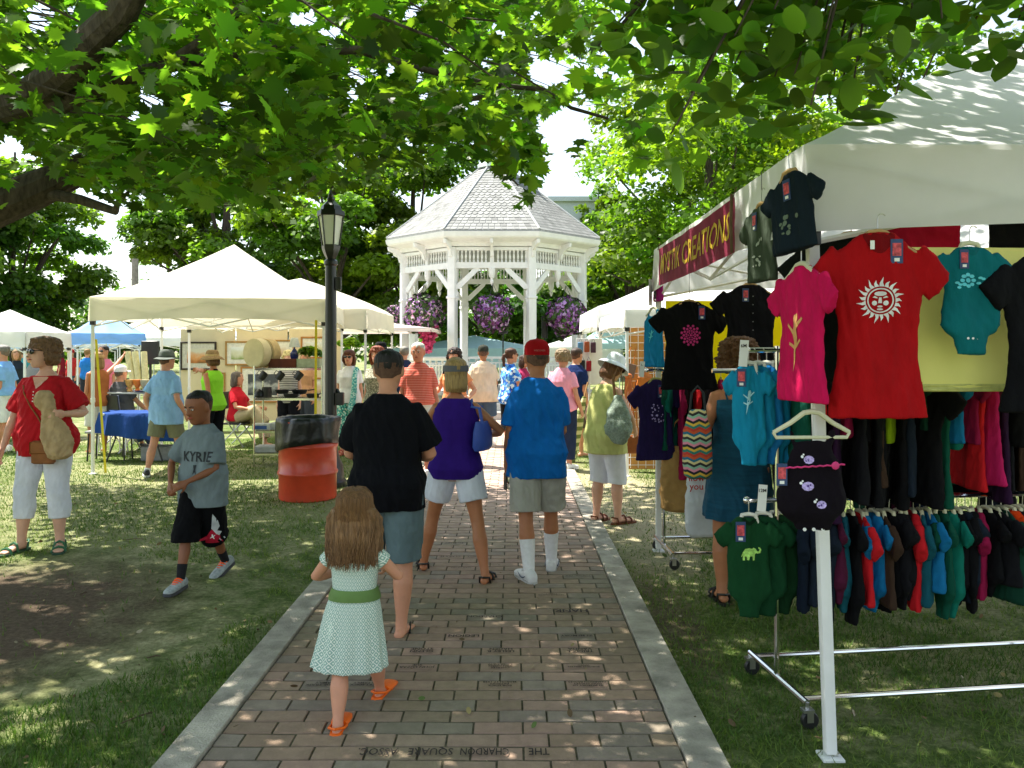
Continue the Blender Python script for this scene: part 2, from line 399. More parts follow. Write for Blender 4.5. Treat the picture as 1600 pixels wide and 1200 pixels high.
    for t in ([top] if isinstance(top, dict) else (top or [])):
        mb = MB(); ez = t.get('ease', .014)*s; lo = t.get('loose', .02)*s; bz_ = (bot.get('ease', .012)+.016+t.get('fold', .008)*.8)*s if bot else 0; hem = t.get('hem', .49); neck = t.get('neck', .850); slv = t.get('slv', .55)
        zs = [hem+(neck-hem)*q for q in (0, .12, .25, .4, .55, .7, .82)]+[q for q in (.79, .805, .82, neck) if hem+(neck-hem)*.84 < q <= neck]
        rg = []
        for z in zs:
            q = (z-hem)/(neck-hem); ee = ez+lo*(1-q)**1.2*(1 if z < .74 else .6)
            if z < .60: ee = max(ee, bz_)
            if t.get('straight') and z < .74:  # hangs straight from the chest
                a, b_, yo = lerp_tab(tab, .745); r = tring(z, 0, 0, 24, 2.3); c, u, w = tz(z); a1, b1, y1 = lerp_tab(tab, z)
                kb = fat*math.exp(-((z-.60)/.07)**2); ax = max(max(a, a1)*B*s*t['straight'], (a1*B+kb*.6)*s)+fat*s*.3; bx = max(max(b_*.92, b1)*(1+(B-1)*.7)*s*t['straight'], (b1*(1+(B-1)*.7)+kb)*s)+fat*s*.3
                rg.append(ringp(c+w*((y1+kb*.5)*s), u, w, ax+ee, bx+ee*.8, 24, 2.3))
            else: rg.append(tring(z, ee, ee, 24))
        if t.get('tank'):
            rg = [r for r, z in zip(rg, zs) if z <= .79]+[tring(z, 0, .008*s, 24, rx=a_*B) for z, a_ in ((.80, .135), (.812, .112), (.826, .092))]
        mb.loft(rg)
        if slv:
            r0, r1 = t.get('sr', (.060, .067)); r0 *= .88*s*max(1, AB/s); r1 *= .90*s*max(1, AB/s)
            for i in (0, 1): sleeve(mb, i, slv, r0, r1)
        if t.get('skirt'):
            ke, fl, rp = t['skirt']; zz = hem*k*H+dz; r0 = tring(hem, ez, ez, 48); c0 = tz(hem)[0]; rgs = []
            rip = t.get('ripple', .05)
            for j in range(9):
                q = j/8; zc = zz+(ke*H-zz)*q; f_ = 1+(fl-1)*q**.8
                rgs.append([V((c0.x*(1-q)+(v_.x-c0.x)*f_*(1+rip*q*sin(n_*2*PI/48*rp+seed))+t.get('sway', (0, 0))[0]*q, c0.y*(1-q)+(v_.y-c0.y)*f_*(1+rip*q*sin(n_*2*PI/48*rp+1+seed))+t.get('sway', (0, 0))[1]*q, zc)) for n_, v_ in enumerate(r0)])
            mb.loft(rgs)
        o = mb.build(t.get('name', 'tshirt'), t['mat'], root, vox=t.get('vox', vox*.9), it=2, disp=fold(t.get('fold', .008)*s, seed=seed))
        if t.get('lab'): o['label'] = t['lab']
        t['obj'] = o
        if t.get('collar'):
            c, u, w = tz(.845); cm = MB(); cm.loft([ringp(c+V((0, -.012*s, q)), u, w, a_*s, a_*.95*s, 16) for q, a_ in ((-.035*s, .082), (0, .072), (.012*s, .070), (-.012*s, .086), (-.035*s, .090))], cap=False)
            cm.build('collar', t['mat'], root)
    if bot:
        mb = MB(); ez = bot.get('ease', .012)*s; w0 = bot.get('waist', .585); L_ = bot['len']; fl = bot.get('flare', .02)*s
        mb.loft([tring(z, ez, ez, 24) for z in (.470, .50, .53, .555, (w0 if bot.get('belt') else .57))])
        for i in (0, 1):
            h_, kp, ap = legs[i]; pts, rr = [], []
            for t, r in [(0, .094), (.15, .096), (.3, .090), (.45, .084), (.6, .077), (.75, .071), (.88, .067), (1, .064)]:
                if t <= L_+.01: pts.append(h_.lerp(kp, t)); rr.append(r*LB+ez+fl*t)
            if L_ < 1: pts.append(h_.lerp(kp, L_)); rr.append((.094-.03*L_)*LB+ez+fl*L_)
            else:
                for t, r in [(.15, .062), (.3, .064), (.5, .056), (.75, .048), (.95, .046)]:
                    if t <= L_-1+.01: pts.append(kp.lerp(ap, t)+calf(t)); rr.append(r*LB+ez+fl*(1+t*.6))
            pts[0] = pts[0]+V(((i*2-1)*-.004, 0, .03*s)); mb.tube(pts, rr, 18, up=(1, 0, 0))
        o = mb.build(bot.get('name', 'shorts'), bot['mat'], root, vox=vox*.9, it=2, disp=fold(bot.get('fold', .006)*s, (9, 9, 5), seed=seed+3)); bot['obj'] = o
        if bot.get('belt'):
            MB().loft([tring(z, ez+e, ez+e, 24) for z, e in ((w0-.012, 0), (w0-.012, .006), (w0+.012, .006), (w0+.012, 0))], cap=False).build('belt', bot['belt'], root)
    # ---- shoes
    if shoe:
        for i in (0, 1):
            gz, fd, fu, fz = FR[i]; Lf = .152*H*(1.05 if hk > 1.2 else 1); kd = shoe['kind']
            q3 = lambda q, h_, o_=0: gz+fd*(q*Lf)+fz*(h_*s)+fu*(o_*s)
            if kd == 'sneaker':
                t = emp('shoe'); t.parent = root
                m = MB(); m.loft([ringp(q3(q, h_), fu, fz, a_*s, b_*s, 14, 2.3) for q, a_, b_, h_ in ((-.31, .018, .02, .04), (-.27, .036, .042, .045), (-.1, .040, .050, .052), (.12, .043, .046, .048), (.35, .049, .034, .038), (.58, .052, .026, .032), (.74, .046, .021, .028), (.83, .026, .014, .022))])
                m.build('upper', shoe['mat'], t, vox=.006, it=1)
                m = MB(); m.loft([[q3(q, h_, o_) for q, o_ in zip([.84, .80, .6, .35, .1, -.1, -.25, -.31, -.31, -.25, -.1, .1, .35, .6, .80, .84], [.014, .038, .053, .050, .043, .041, .036, .016, -.016, -.036, -.041, -.043, -.050, -.053, -.038, -.014])] for h_ in (-.004, .022)])
                m.build('sole', shoe.get('sole', WHITE), t)
                if shoe.get('mark'):
                    m = MB()
                    for sd_ in (-1, 1): m.tube([q3(-.08, .052, sd_*.043), q3(.05, .034, sd_*.046), q3(.2, .036, sd_*.050), q3(.42, .056, sd_*.047)], [.002, .006, .005, .0012], 5)
                    m.build('side_mark', shoe['mark'], t)
                if shoe.get('lace'):
                    m = MB()
                    for j in range(5):
                        q = .1+j*.09; hl_ = .095-j*.011
                        m.tube([q3(q, hl_-.016, -.036), q3(q+.02, hl_+.001, -.015), q3(q+.03, hl_+.003, .0), q3(q+.02, hl_+.001, .015), q3(q, hl_-.016, .036)], .0075*s, 6)
                    m.build('laces', shoe['lace'], t)
            else:
                t = emp('sandal' if kd != 'clog' else 'clog'); t.parent = root
                m = MB(); out = [(.84, .014), (.80, .036), (.6, .050), (.35, .046), (.1, .038), (-.1, .036), (-.25, .032), (-.30, .014)]; out = out+[(a_, -b_) for a_, b_ in reversed(out)]
                m.loft([[q3(a_, h_, b_) for a_, b_ in out] for h_ in (-.016, .007)])
                m.build('sole', shoe.get('sole', shoe['mat']), t)
                m = MB()
                if kd == 'clog':
                    m.loft([[gz+fd*(a_*1.18*Lf*e_)+fz*(h_*s)+fu*(b_*1.3*s*e_) for a_, b_ in out] for h_, e_ in ((-.016, 1.0), (.0, 1.04), (.022, 1.03), (.034, .97))])
                    fu = fu*1.3; q3 = lambda q, h_, o_=0, fd=fd, fu=fu, fz=fz, gz=gz: gz+fd*((q*1.18)*Lf)+fz*(h_*1.3*s)+fu*(o_*s)
                    m.loft([ringp(q3(q, h_), fu, fz, a_*s, b_*s, 14) for q, a_, b_, h_ in ((.18, .044, .035, .030), (.3, .052, .036, .030), (.55, .056, .028, .026), (.75, .050, .020, .02), (.84, .026, .012, .016))])
                    m.tube([q3(.15, .03, .044), q3(-.1, .045, .043), q3(-.30, .06, .0), q3(-.1, .045, -.043), q3(.15, .03, -.044)], .009*s, 8)
                    m.tube([q3(-.32, .0, -.03), q3(-.34, .012, 0), q3(-.32, .0, .03)], .012*s, 8)
                elif kd == 'flip':
                    for sx in (-1, 1): m.tube([q3(.62, .012, .006), q3(.45, .052, sx*.02), q3(.12, .02, sx*.044)], .007*s, 6)
                else:
                    m.tube([q3(.55, .0, -.05), q3(.55, .035, -.035), q3(.55, .046, 0), q3(.55, .035, .035), q3(.55, 0, .05)], .011*s, 6)
                    m.tube([q3(.3, .0, -.046), q3(.28, .06, -.03), q3(.28, .074, 0), q3(.28, .06, .03), q3(.3, 0, .046)], .010*s, 6)
                    m.tube([q3(-.05, .0, .042), q3(-.12, .055, .038), q3(-.30, .065, 0), q3(-.12, .055, -.038), q3(-.05, 0, -.042)], .008*s, 6)
                m.build('straps', shoe['mat'], t)
            if shoe.get('sock'):
                h_, kp, ap = legs[i]; m = MB(); sk, hgt = shoe['sock']
                pts = [ap.lerp(kp, t) + calf(1-t) for t in (hgt, hgt*.66, hgt*.33, 0)]+[ap-V((0, 0, .02*s))]
                pr = lambda t: [q for q in sr][0]
                rr = [(.035+.019*min(t/.6, 1))*LB+.002 for t in (hgt, hgt*.66, hgt*.33, 0)]+[.036*LB]
                m.tube(pts, rr, 14).build('sock', sk, root, smooth=60)
    # ---- hair
    if hair:
        hm = hairm(hair['col']); m = MB(); st = hair['kind']; vol = hair.get('vol', .0)
        hl = hair.get('line', .1)
        rgs = []
        for z in ((-.22, -.1, .02, .14, .26, .36, .44, .49, .53) if not hat or hat['kind'] == 'visor' else (-.22, -.12, -.03, .06, .12)):
            zz = min(z, .499); e = (.010 if st != 'short' else (.002, .002, .003, .0045, .006, .007, .008, .008, .008)[min(8, int((z+.22)/.09))])*(1 if not hat else .5)+vol*(1 if z > -.1 else .6); tb = lerp_tab([(a, b_, c_, d_) for a, b_, c_, d_ in HP], zz)
            fr_ = (tb[1]+tb[2]) # front y of head
            back = tb[2]-tb[1]-e
            frn = fr_+(e if z > .38 else (-.055 if z < hl-.08 else (-.03 if z < hl else e*.4-.004)))
            if z == .53: frn = tb[2]+.01; back = tb[2]-.01-e*.2
            cy = (frn+back)/2; ry = (frn-back)/2
            rgs.append(ringp(hc+hz*(z*hh+(vol*.3 if z > .4 else 0))+hw*(cy*hs), hu, hw, (tb[0]*W+e)*hs, max(ry, .01)*hs, 20))
        if st == 'short': rgs = [ringp(hc+hz*(-.23*hh)+hw*(-.070*hs), hu, hw, .032*hs, .014*hs, 20)]+rgs[1:]
        if st == 'short':
            stb = MB(); stb.loft(rgs[:4]); stb.build('stubble', mat('stubble_'+hair['col'], tuple(a_*.55+b_*.45 for a_, b_ in zip(hx(hair['col']), (.22, .11, .07))), .8, .2, 60), root, smooth=60)
            rgs = [ringp(hc+hz*(-.06*hh)+hw*(-.074*hs), hu, hw, .045*hs, .016*hs, 20)]+rgs[2:]
        m.loft(rgs)
        if st in ('bob', 'long', 'wavy', 'pony', 'curly'):
            ln = hair.get('len', .12); wd = hair.get('w', .085)
            if st == 'pony':
                m.tube([hp_((0, -.09, .02)), hp_((0, -.13, .0)), hp_((0, -.14, -.06)), hp_((0, -.12, -.06-ln*.6))], [.02*hs, .03*hs, .03*hs, .014*hs], 10)
            else:
                bz = -.03
                m.loft([ringp(hp_((0, -.035-.01*q, bz+(.06 if not hat else .045)-(ln+.06)*q)), hu, hw, (wd*(1+.12*sin(q*PI)))*hs*(1 if q < .95 else .8), (.062+.012*sin(q*PI))*hs*(1 if q < .9 else .7), 20) for q in (0, .2, .4, .6, .8, .93, 1)])
                if hair.get('side', True):
                    for sx in (-1, 1): m.tube([hp_((sx*.068*W, .02, .07 if not hat else .02)), hp_((sx*(.078*W+vol), .015, 0)), hp_((sx*(.078*W+vol), .01, -.05)), hp_((sx*(.07*W+vol*.6), .0, -min(ln, .14)))], [.02*hs, .026*hs, .026*hs, .014*hs], 8)
        if hair.get('bang'):
            m.loft([ringp(hp_((0, y_, z_)), hu, hw, a_*hs, .012*hs, 10) for z_, y_, a_ in ((.05, .088, .055), (.075, .088, .06), (.1, .070, .05), (.115, .04, .04))])
        if m.v:
            if st in ('curly', 'wavy'):
                o_ = V((seed, 2, 3)); am = hair.get('amp', .014)*hs
                dsp = lambda c, n: am*noise.noise(c*38+o_)+am*.5*noise.noise(c*90)
            else:
                dsp = lambda c, n: .0045*hs*noise.noise(V((c.x*75, c.y*75, c.z*7+seed)))+.004*noise.noise(c*14)
            m.build('hair', hm, root, vox=hair.get('vox', .007), it=3, disp=dsp)
        if hair.get('strands'):
            m = MB(); rr_ = random.Random(3); ln = hair['len']
            for q in range(hair['strands']):
                a = rr_.uniform(-PI*.98, -.02) if rr_.random() < .93 else rr_.uniform(0, 2*PI); ca, sa = cos(a), sin(a)
                L2 = rr_.uniform(.68, 1.10)*ln; w_ = hair['w']
                pts = [hp_((ca*.012, sa*.015, .136)), hp_((ca*.060, sa*.075-.008, .124)), hp_((ca*.092, sa*.112-.008, .088)), hp_((ca*.097, sa*.114-.008, .040))]
                j1, j2 = rr_.uniform(-.012, .012), rr_.uniform(-.014, .014); ph_ = rr_.uniform(0, 6)
                for t in (.25, .5, .75, 1): pts.append(hp_((ca*(w_+.010+.012*sin(t*PI))+j1*t+.009*sin(t*8+ph_), sa*.088-.03*t+j2*t, .035-(L2+.035)*t)))
                m.tube(pts, [.0016, .0028, .003, .003, .003, .0028, .0024, .0008], 4, cap=False)
            m.build('hair_strands', hm, root)
    # ---- hat
    if hat:
        hmn = hat['mat']; kd = hat['kind']; t = MB(); az = Matrix((hu, hw, hz)).transposed()
        def brim(r_in, r_out, drop, zf, n=28, wav=0):
            prof = []
            for q, th in ((0, .004), (.5, .003), (1, .002), (1, -.002), (.5, -.002), (0, -.002)):
                prof.append([hp_(((r_in+(r_out-r_in)*q)*cos(a), (r_in*1.12+(r_out-r_in)*q)*sin(a)-.006, zf-drop*q*q+th+wav*q*sin(3*a+1))) for a in [2*PI*j/n for j in range(n)]])
            return prof
        if kd == 'cap':
            t.loft([ringp(hp_((0, -.008, z_)), hu, hw, a_*hs, a_*1.16*hs, 20) for z_, a_ in ((.02, .084), (.05, .086), (.08, .083), (.105, .070), (.122, .045), (.128, .015))]).build('cap', hmn, root, smooth=60)
            bl = MB(); top_, bo = [], []
            for j in range(9):
                a = rad(20+17.5*j); top_.append(hp_((cos(a)*.080, .012+sin(a)*.155, .036-.02*abs(cos(a))))); bo.append(hp_((cos(a)*.084, -.0+sin(a)*.080, .04-.0*abs(cos(a)))))
            bl.loft([[p for p in bo]+[p-hz*.004 for p in reversed(bo)], [p for p in top_]+[p-hz*.004 for p in reversed(top_)]]); bl.build('visor_brim', hat.get('brim', hmn), root, smooth=40)
            MB().ell(hp_((0, -.008, .13)), (.007, .007, .004), None, 8, 5).build('button', hmn, root)
        elif kd == 'visor':
            t.loft([ringp(hp_((0, -.008, z_)), hu, hw, (a_+vo)*hs, (a_*1.16+vo)*hs, 24) for vo in (0,) for z_, a_ in ((.018, .088), (.02, .094), (.06, .092), (.062, .086))], cap=False).build('visor_band', hmn, root, smooth=60)
            bl = MB(); top_, bo = [], []
            for j in range(9):
                a = rad(15+18.7*j); top_.append(hp_((cos(a)*.092, .012+sin(a)*.165, .016-.02*abs(cos(a))))); bo.append(hp_((cos(a)*.09, sin(a)*.088, .03)))
            bl.loft([[p for p in bo]+[p-hz*.004 for p in reversed(bo)], [p for p in top_]+[p-hz*.004 for p in reversed(top_)]]); bl.build('visor_brim', hmn, root, smooth=40)
        else:
            r_o, dr, hgt = hat['brim']
            t.loft([ringp(hp_((0, -.006, .03+z_*hgt)), hu, hw, a_*hs, a_*1.14*hs, 24) for z_, a_ in ((0, .090), (.3, .088), (.6, .083), (.85, .072), (.97, .05), (1, .02))])
            t.loft(brim(.086, r_o, dr, .035, wav=hat.get('wav', .006)))
            t.build('hat', hmn, root, smooth=50)
            if hat.get('band'): MB().loft([ringp(hp_((0, -.006, z_)), hu, hw, a_*hs, a_*1.13*hs, 24) for z_, a_ in ((.036, .0925), (.058, .0925), (.06, .088))], cap=False).build('hat_band', hat['band'], root, smooth=50)
    if face:
        for sx in (-1, 1):
            MB().ell(hp_((sx*.030*W, .0885, .008)), (.0125*hs, .007*hs, .0065*hs), RH, 10, 8).build('eye', EYEW, root)
            MB().ell(hp_((sx*.030*W, .0935, .008)), (.0055*hs, .004*hs, .0055*hs), RH, 8, 6).build('pupil', DARK, root)
            MB().tube([hp_((sx*.015, .097, .026)), hp_((sx*.032, .095, .031)), hp_((sx*.048, .083, .026))], [.003*hs, .0038*hs, .002*hs], 6).build('eyebrow', hairm(hair['col'] if hair else '3a2a20'), root)
    if face or shades:
        MB().tube([hp_((-.022, .092, -.051)), hp_((-.011, .1005, -.050)), hp_((0, .102, -.052)), hp_((.011, .1005, -.050)), hp_((.022, .092, -.051))], [.002*hs, .0055*hs, .0065*hs, .0055*hs, .002*hs], 7).build('lips', LIPS, root)
    if shades:
        g = emp('sunglasses'); g.parent = root
        for sx in (-1, 1): MB().ell(hp_((sx*.034*W, .098, .008)), (.030*hs, .010*hs, .021*hs), RH@Matrix.Rotation(rad(-sx*14), 3, 'Z'), 14, 8).build('lens', GLASSD, g)
        MB().tube([hp_((-.01, .106, .014)), hp_((.01, .106, .014))], .004*hs, 6).tube([hp_((-.06*W, .088, .016)), hp_((-.080*W, .04, .014)), hp_((-.080*W, -.02, .008))], .003*hs, 6).tube([hp_((.06*W, .088, .016)), hp_((.080*W, .04, .014)), hp_((.080*W, -.02, .008))], .003*hs, 6).build('frame', BLACKP, g)
    return dict(root=root, body=b, arms=arms, legs=legs, sh=sh, hp=hp_, tz=tz, tring=tring, s=s, FR=FR, top=top, bot=bot)
def toworld(pr, p):
    r = pr['root']; return Matrix.Translation(r.location) @ r.rotation_euler.to_matrix().to_4x4() @ V(p)
# ------------------------------------------------ world, camera, sun
w = bpy.data.worlds.new('World'); sc.world = w; w.use_nodes = True
SUN_DIR = V((-.40, .22, .88)).normalized()
nt = w.node_tree; bg = nt.nodes['Background']; sky = nt.nodes.new('ShaderNodeTexSky'); sky.sky_type = 'NISHITA'; sky.sun_disc = False
sky.sun_elevation = math.asin(SUN_DIR.z); sky.sun_rotation = math.atan2(SUN_DIR.x, SUN_DIR.y); sky.air_density = 1.4; sky.dust_density = .8; sky.ozone_density = 1.2
hs_ = nt.nodes.new('ShaderNodeHueSaturation'); hs_.inputs['Saturation'].default_value = .62; nt.links.new(sky.outputs[0], hs_.inputs['Color']); nt.links.new(hs_.outputs[0], bg.inputs[0]); bg.inputs[1].default_value = .105
ld = bpy.data.lights.new('sun', 'SUN'); ld.energy = 5.0; ld.angle = rad(.53); ld.color = (1, .95, .86)
lo = bpy.data.objects.new('sun', ld); COL.objects.link(lo); lo.rotation_euler = SUN_DIR.to_track_quat('Z', 'Y').to_euler(); lo.location = (0, 0, 30)
cd = bpy.data.cameras.new('camera'); cam = bpy.data.objects.new('camera', cd); COL.objects.link(cam); sc.camera = cam
cam.location = (0, 0, CZ); cam.rotation_euler = (PI/2, 0, 0); cd.sensor_width = 36; cd.lens = 36*F/1600; cd.shift_y = -(600-HY)/1600; cd.clip_end = 2000; cd.clip_start = .05
sc.view_settings.view_transform = 'Standard'; sc.view_settings.look = 'None'; sc.view_settings.exposure = EXPO; sc.view_settings.gamma = 1
cy = sc.cycles; cy.use_denoising = True; cy.max_bounces = 9; cy.diffuse_bounces = 5; cy.transmission_bounces = 6; cy.glossy_bounces = 3; cy.sample_clamp_indirect = 6; cy.caustics_reflective = False; cy.caustics_refractive = False
try: cy.denoiser = 'OPENIMAGEDENOISE'
except Exception: pass
# ------------------------------------------------ ground
def ground_mat():
    m, nt, out = nodes('lawn'); L = nt.links; tc = N(nt, 'ShaderNodeTexCoord'); co = tc.outputs['Object']
    n1 = N(nt, 'ShaderNodeTexNoise', i_Scale=.55, i_Detail=6.0); n2 = N(nt, 'ShaderNodeTexNoise', i_Scale=28.0, i_Detail=6.0, i_Roughness=.75); n3 = N(nt, 'ShaderNodeTexNoise', i_Scale=4.0, i_Detail=5.0)
    for n in (n1, n2, n3): L.new(co, n.inputs['Vector'])
    g = ramp(nt, n2.outputs['Fac'], [(.28, (.032, .058, .012)), (.5, (.085, .13, .03)), (.72, (.22, .25, .085))])
    d = ramp(nt, n2.outputs['Fac'], [(.28, (.18, .16, .08)), (.55, (.38, .36, .20)), (.75, (.58, .54, .34))])
    f = ramp(nt, math_n(nt, 'ADD', math_n(nt, 'MULTIPLY', n1.outputs['Fac'], .6), math_n(nt, 'MULTIPLY', n3.outputs['Fac'], .5)), [(.50, (0, 0, 0)), (.70, (1, 1, 1))])
    c = mixc(nt, f.outputs[0], g.outputs[0], d.outputs[0])
    s = N(nt, 'ShaderNodeSeparateXYZ'); L.new(co, s.inputs[0])
    def blob(cx, cy_, rx, ry, e=.6):
        a = math_n(nt, 'DIVIDE', math_n(nt, 'SUBTRACT', s.outputs[0], cx), rx); b = math_n(nt, 'DIVIDE', math_n(nt, 'SUBTRACT', s.outputs[1], cy_), ry)
        r = math_n(nt, 'ADD', math_n(nt, 'MULTIPLY', a, a), math_n(nt, 'MULTIPLY', b, b))
        r = math_n(nt, 'ADD', r, math_n(nt, 'MULTIPLY', math_n(nt, 'SUBTRACT', n3.outputs['Fac'], .5), 1.6))
        q = N(nt, 'ShaderNodeMapRange'); q.inputs['From Min'].default_value = 1+e; q.inputs['From Max'].default_value = 1-e; L.new(r, q.inputs['Value']); return q.outputs[0]
    soil = ramp(nt, n2.outputs['Fac'], [(.3, (.06, .042, .028)), (.7, (.17, .125, .085))])
    c = mixc(nt, math_n(nt, 'MAXIMUM', blob(-3.45, 4.9, 1.2, 1.35), math_n(nt, 'MULTIPLY', blob(1.02, 5.2, .16, 1.2), .8)), c, soil.outputs[0])
    dirt = ramp(nt, n2.outputs['Fac'], [(.3, (.30, .25, .15)), (.7, (.55, .48, .32))])
    c = mixc(nt, math_n(nt, 'MULTIPLY', blob(1.25, 8.6, .55, 2.8), .85), c, dirt.outputs[0])
    c = mixc(nt, math_n(nt, 'MULTIPLY', blob(-3.2, 9.6, 3.8, 2.4), .55), c, d.outputs[0])  # straw of the worn left lawn, with its sunlit paleness put into the colour
    p = N(nt, 'ShaderNodeBsdfPrincipled', i_Roughness=.95); p.inputs['Specular IOR Level'].default_value = .1; L.new(c, p.inputs['Base Color'])
    bp = N(nt, 'ShaderNodeBump', i_Strength=.9, i_Distance=.03); L.new(n2.outputs['Fac'], bp.inputs['Height']); L.new(bp.outputs[0], p.inputs['Normal'])
    L.new(p.outputs[0], out.inputs['Surface']); return m
PX0, PX1 = -1.26, .70; KW = .165
g = MB(); g.add([(-400, -60, 0), (400, -60, 0), (400, 600, 0), (-400, 600, 0)], [(0, 1, 2, 3)])
tag(g.build('lawn_ground', ground_mat(), smooth=0), kind='structure')
# path bed + bricks
bed = MB(); bed.box(((PX0+PX1)/2, 9, -.01), (PX1-PX0, 25, .046)); tag(bed.build('path_bed', mat('joint_sand', (.085, .075, .045), .95, .3, 30, .3, 80), smooth=0), kind='structure')
BM_ = mat('brick_paver', (1, 1, 1), .85, .16, 16, .35, 110, attr=True, spec=.25)
br = MB(); rr_ = random.Random(5); BW, BH = .218, .1115; nrow = 155; yb0 = 3.243-12*BH
NBR = 9; bricks = {}
for r in range(nrow):
    y0 = yb0+r*BH; off = (r % 2)*BW*.5; xs = []
    x = PX0-off
    while x < PX1-.02:
        a, b = max(x, PX0), min(x+BW, PX1); x += BW
        if b-a < .03: continue
        base = (.32, .225, .155)
        k = rr_.uniform(.88, 1.12); t = rr_.random()
        c = [base[0]*k, base[1]*k, base[2]*k]
        if t < .22: c = [.37*k, .25*k, .185*k]
        elif t < .45: c = [.27*k, .22*k, .17*k]
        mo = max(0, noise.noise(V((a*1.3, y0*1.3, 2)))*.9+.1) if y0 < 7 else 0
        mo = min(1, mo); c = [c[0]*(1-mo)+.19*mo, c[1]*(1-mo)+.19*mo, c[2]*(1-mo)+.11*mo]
        pk = max(0, min(1, (y0-5.5)/3.5)); c = [c[0]*(1-pk)+.50*k*pk, c[1]*(1-pk)+.36*k*pk, c[2]*(1-pk)+.29*k*pk]  # far bricks blend to a paler pink, sunlit tone put into the colour
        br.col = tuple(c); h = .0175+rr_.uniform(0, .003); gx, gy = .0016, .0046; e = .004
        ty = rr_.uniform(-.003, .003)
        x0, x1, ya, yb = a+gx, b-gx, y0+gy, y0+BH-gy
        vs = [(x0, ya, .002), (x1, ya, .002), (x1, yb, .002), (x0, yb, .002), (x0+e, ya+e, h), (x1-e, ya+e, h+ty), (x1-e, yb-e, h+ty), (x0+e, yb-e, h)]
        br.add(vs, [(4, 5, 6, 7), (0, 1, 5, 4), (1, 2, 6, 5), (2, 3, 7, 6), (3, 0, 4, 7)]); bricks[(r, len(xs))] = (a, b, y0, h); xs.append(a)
bpath = tag(br.build('brick_path', BM_, smooth=0), kind='structure')
# engraved writing, set upside down for this side
en = MB()
def engrave(t, cx, cy_, size, wd=1, z=.0255, bold=.0):
    vs, fs = text_vf(t, size, bold, 0, wd); en.add([(cx-x, cy_-y, z) for x, y in vs], fs)
yT = yb0+12*BH+BH/2
for t, px, tw_ in (('THE', 842, .085), ('CHARDON', 757, .20), ('SQUARE', 673, .185), ('ASSOC.', 590, .165)):
    vs, fs = text_vf(t, .078, .012); ww = max(v[0] for v in vs)-min(v[0] for v in vs); en.add([(X(px, yT)-x*tw_/ww, yT-y, .0268) for x, y in vs], fs)
small = [('IN MEMORY OF\nDON WALLEY\nCHARDON EAGLES', 905, 1074), ('BOB EDICK\nPATRON\nMARCH 17 1938', 765, 1075), ('CLYDE TRASK\nFAMILY', 487, 1079), ('CHARLES\nVAN HORN\n1-1-23 1-3-77', 765, 1048), ('BURGESS SERLEN\nWVEC', 895, 1047), ('ROBERT EDICK\nAND FAMILY', 590, 1076), ('JOHN LUZAR\nSUE', 640, 1052), ('CHARDON', 768, 970), ('LESLEY R\nHAGEN', 765, 1022), ('CLYDE\nDON BREW', 495, 1050),
         ('TRICIA L\nVANDA', 890, 1022), ('IN MEMORY', 905, 1004), ('GEORGE CURTIS\nFAMILY', 868, 932), ('TOM AND JANE', 880, 905), ('CLARA M.', 700, 872), ('CHARDON', 845, 872), ('THE NEILS', 735, 872), ('HANK', 868, 958), ('GLENN\nSTONE', 660, 1024), ('LEGION', 700, 1000), ('CLASS OF 1962', 720, 893), ('FOR MOTHER', 820, 860), ('ST. MARY', 700, 855)]
for t, px, py in small:
    Y = GY(py); r = round((Y-yb0-BH/2)/BH); yc = yb0+r*BH+BH/2; off = (r % 2)*BW*.5; xx = X(px, yc); i = round((xx-(PX0-off)-BW/2)/BW); xc = PX0-off+i*BW+BW/2
    n = t.count('\n')+1; L_ = max(len(q) for q in t.split('\n')); size = min(.075/(n*.95), .19/(L_*.62)) ; engrave(t, xc, yc, size, 1.0, .0262, .018)
en.build('engraved_lettering', mat('engraving_shade', (.035, .028, .024), .9, .1, 20), bpath, smooth=0)
for nm, xa, xb in (('kerb', PX0-KW, PX0-.004), ('kerb', PX1+.004, PX1+KW)):
    k = MB(); y = 1.5
    while y < 20:
        L_ = 1.52; k.box(((xa+xb)/2, y+L_/2, .012), (xb-xa, L_-.006, .044), bev=.006); y += L_
    tag(k.build(nm, mat('concrete', (.36, .33, .27), .92, .30, 5, .8, 90), smooth=0), kind='structure')
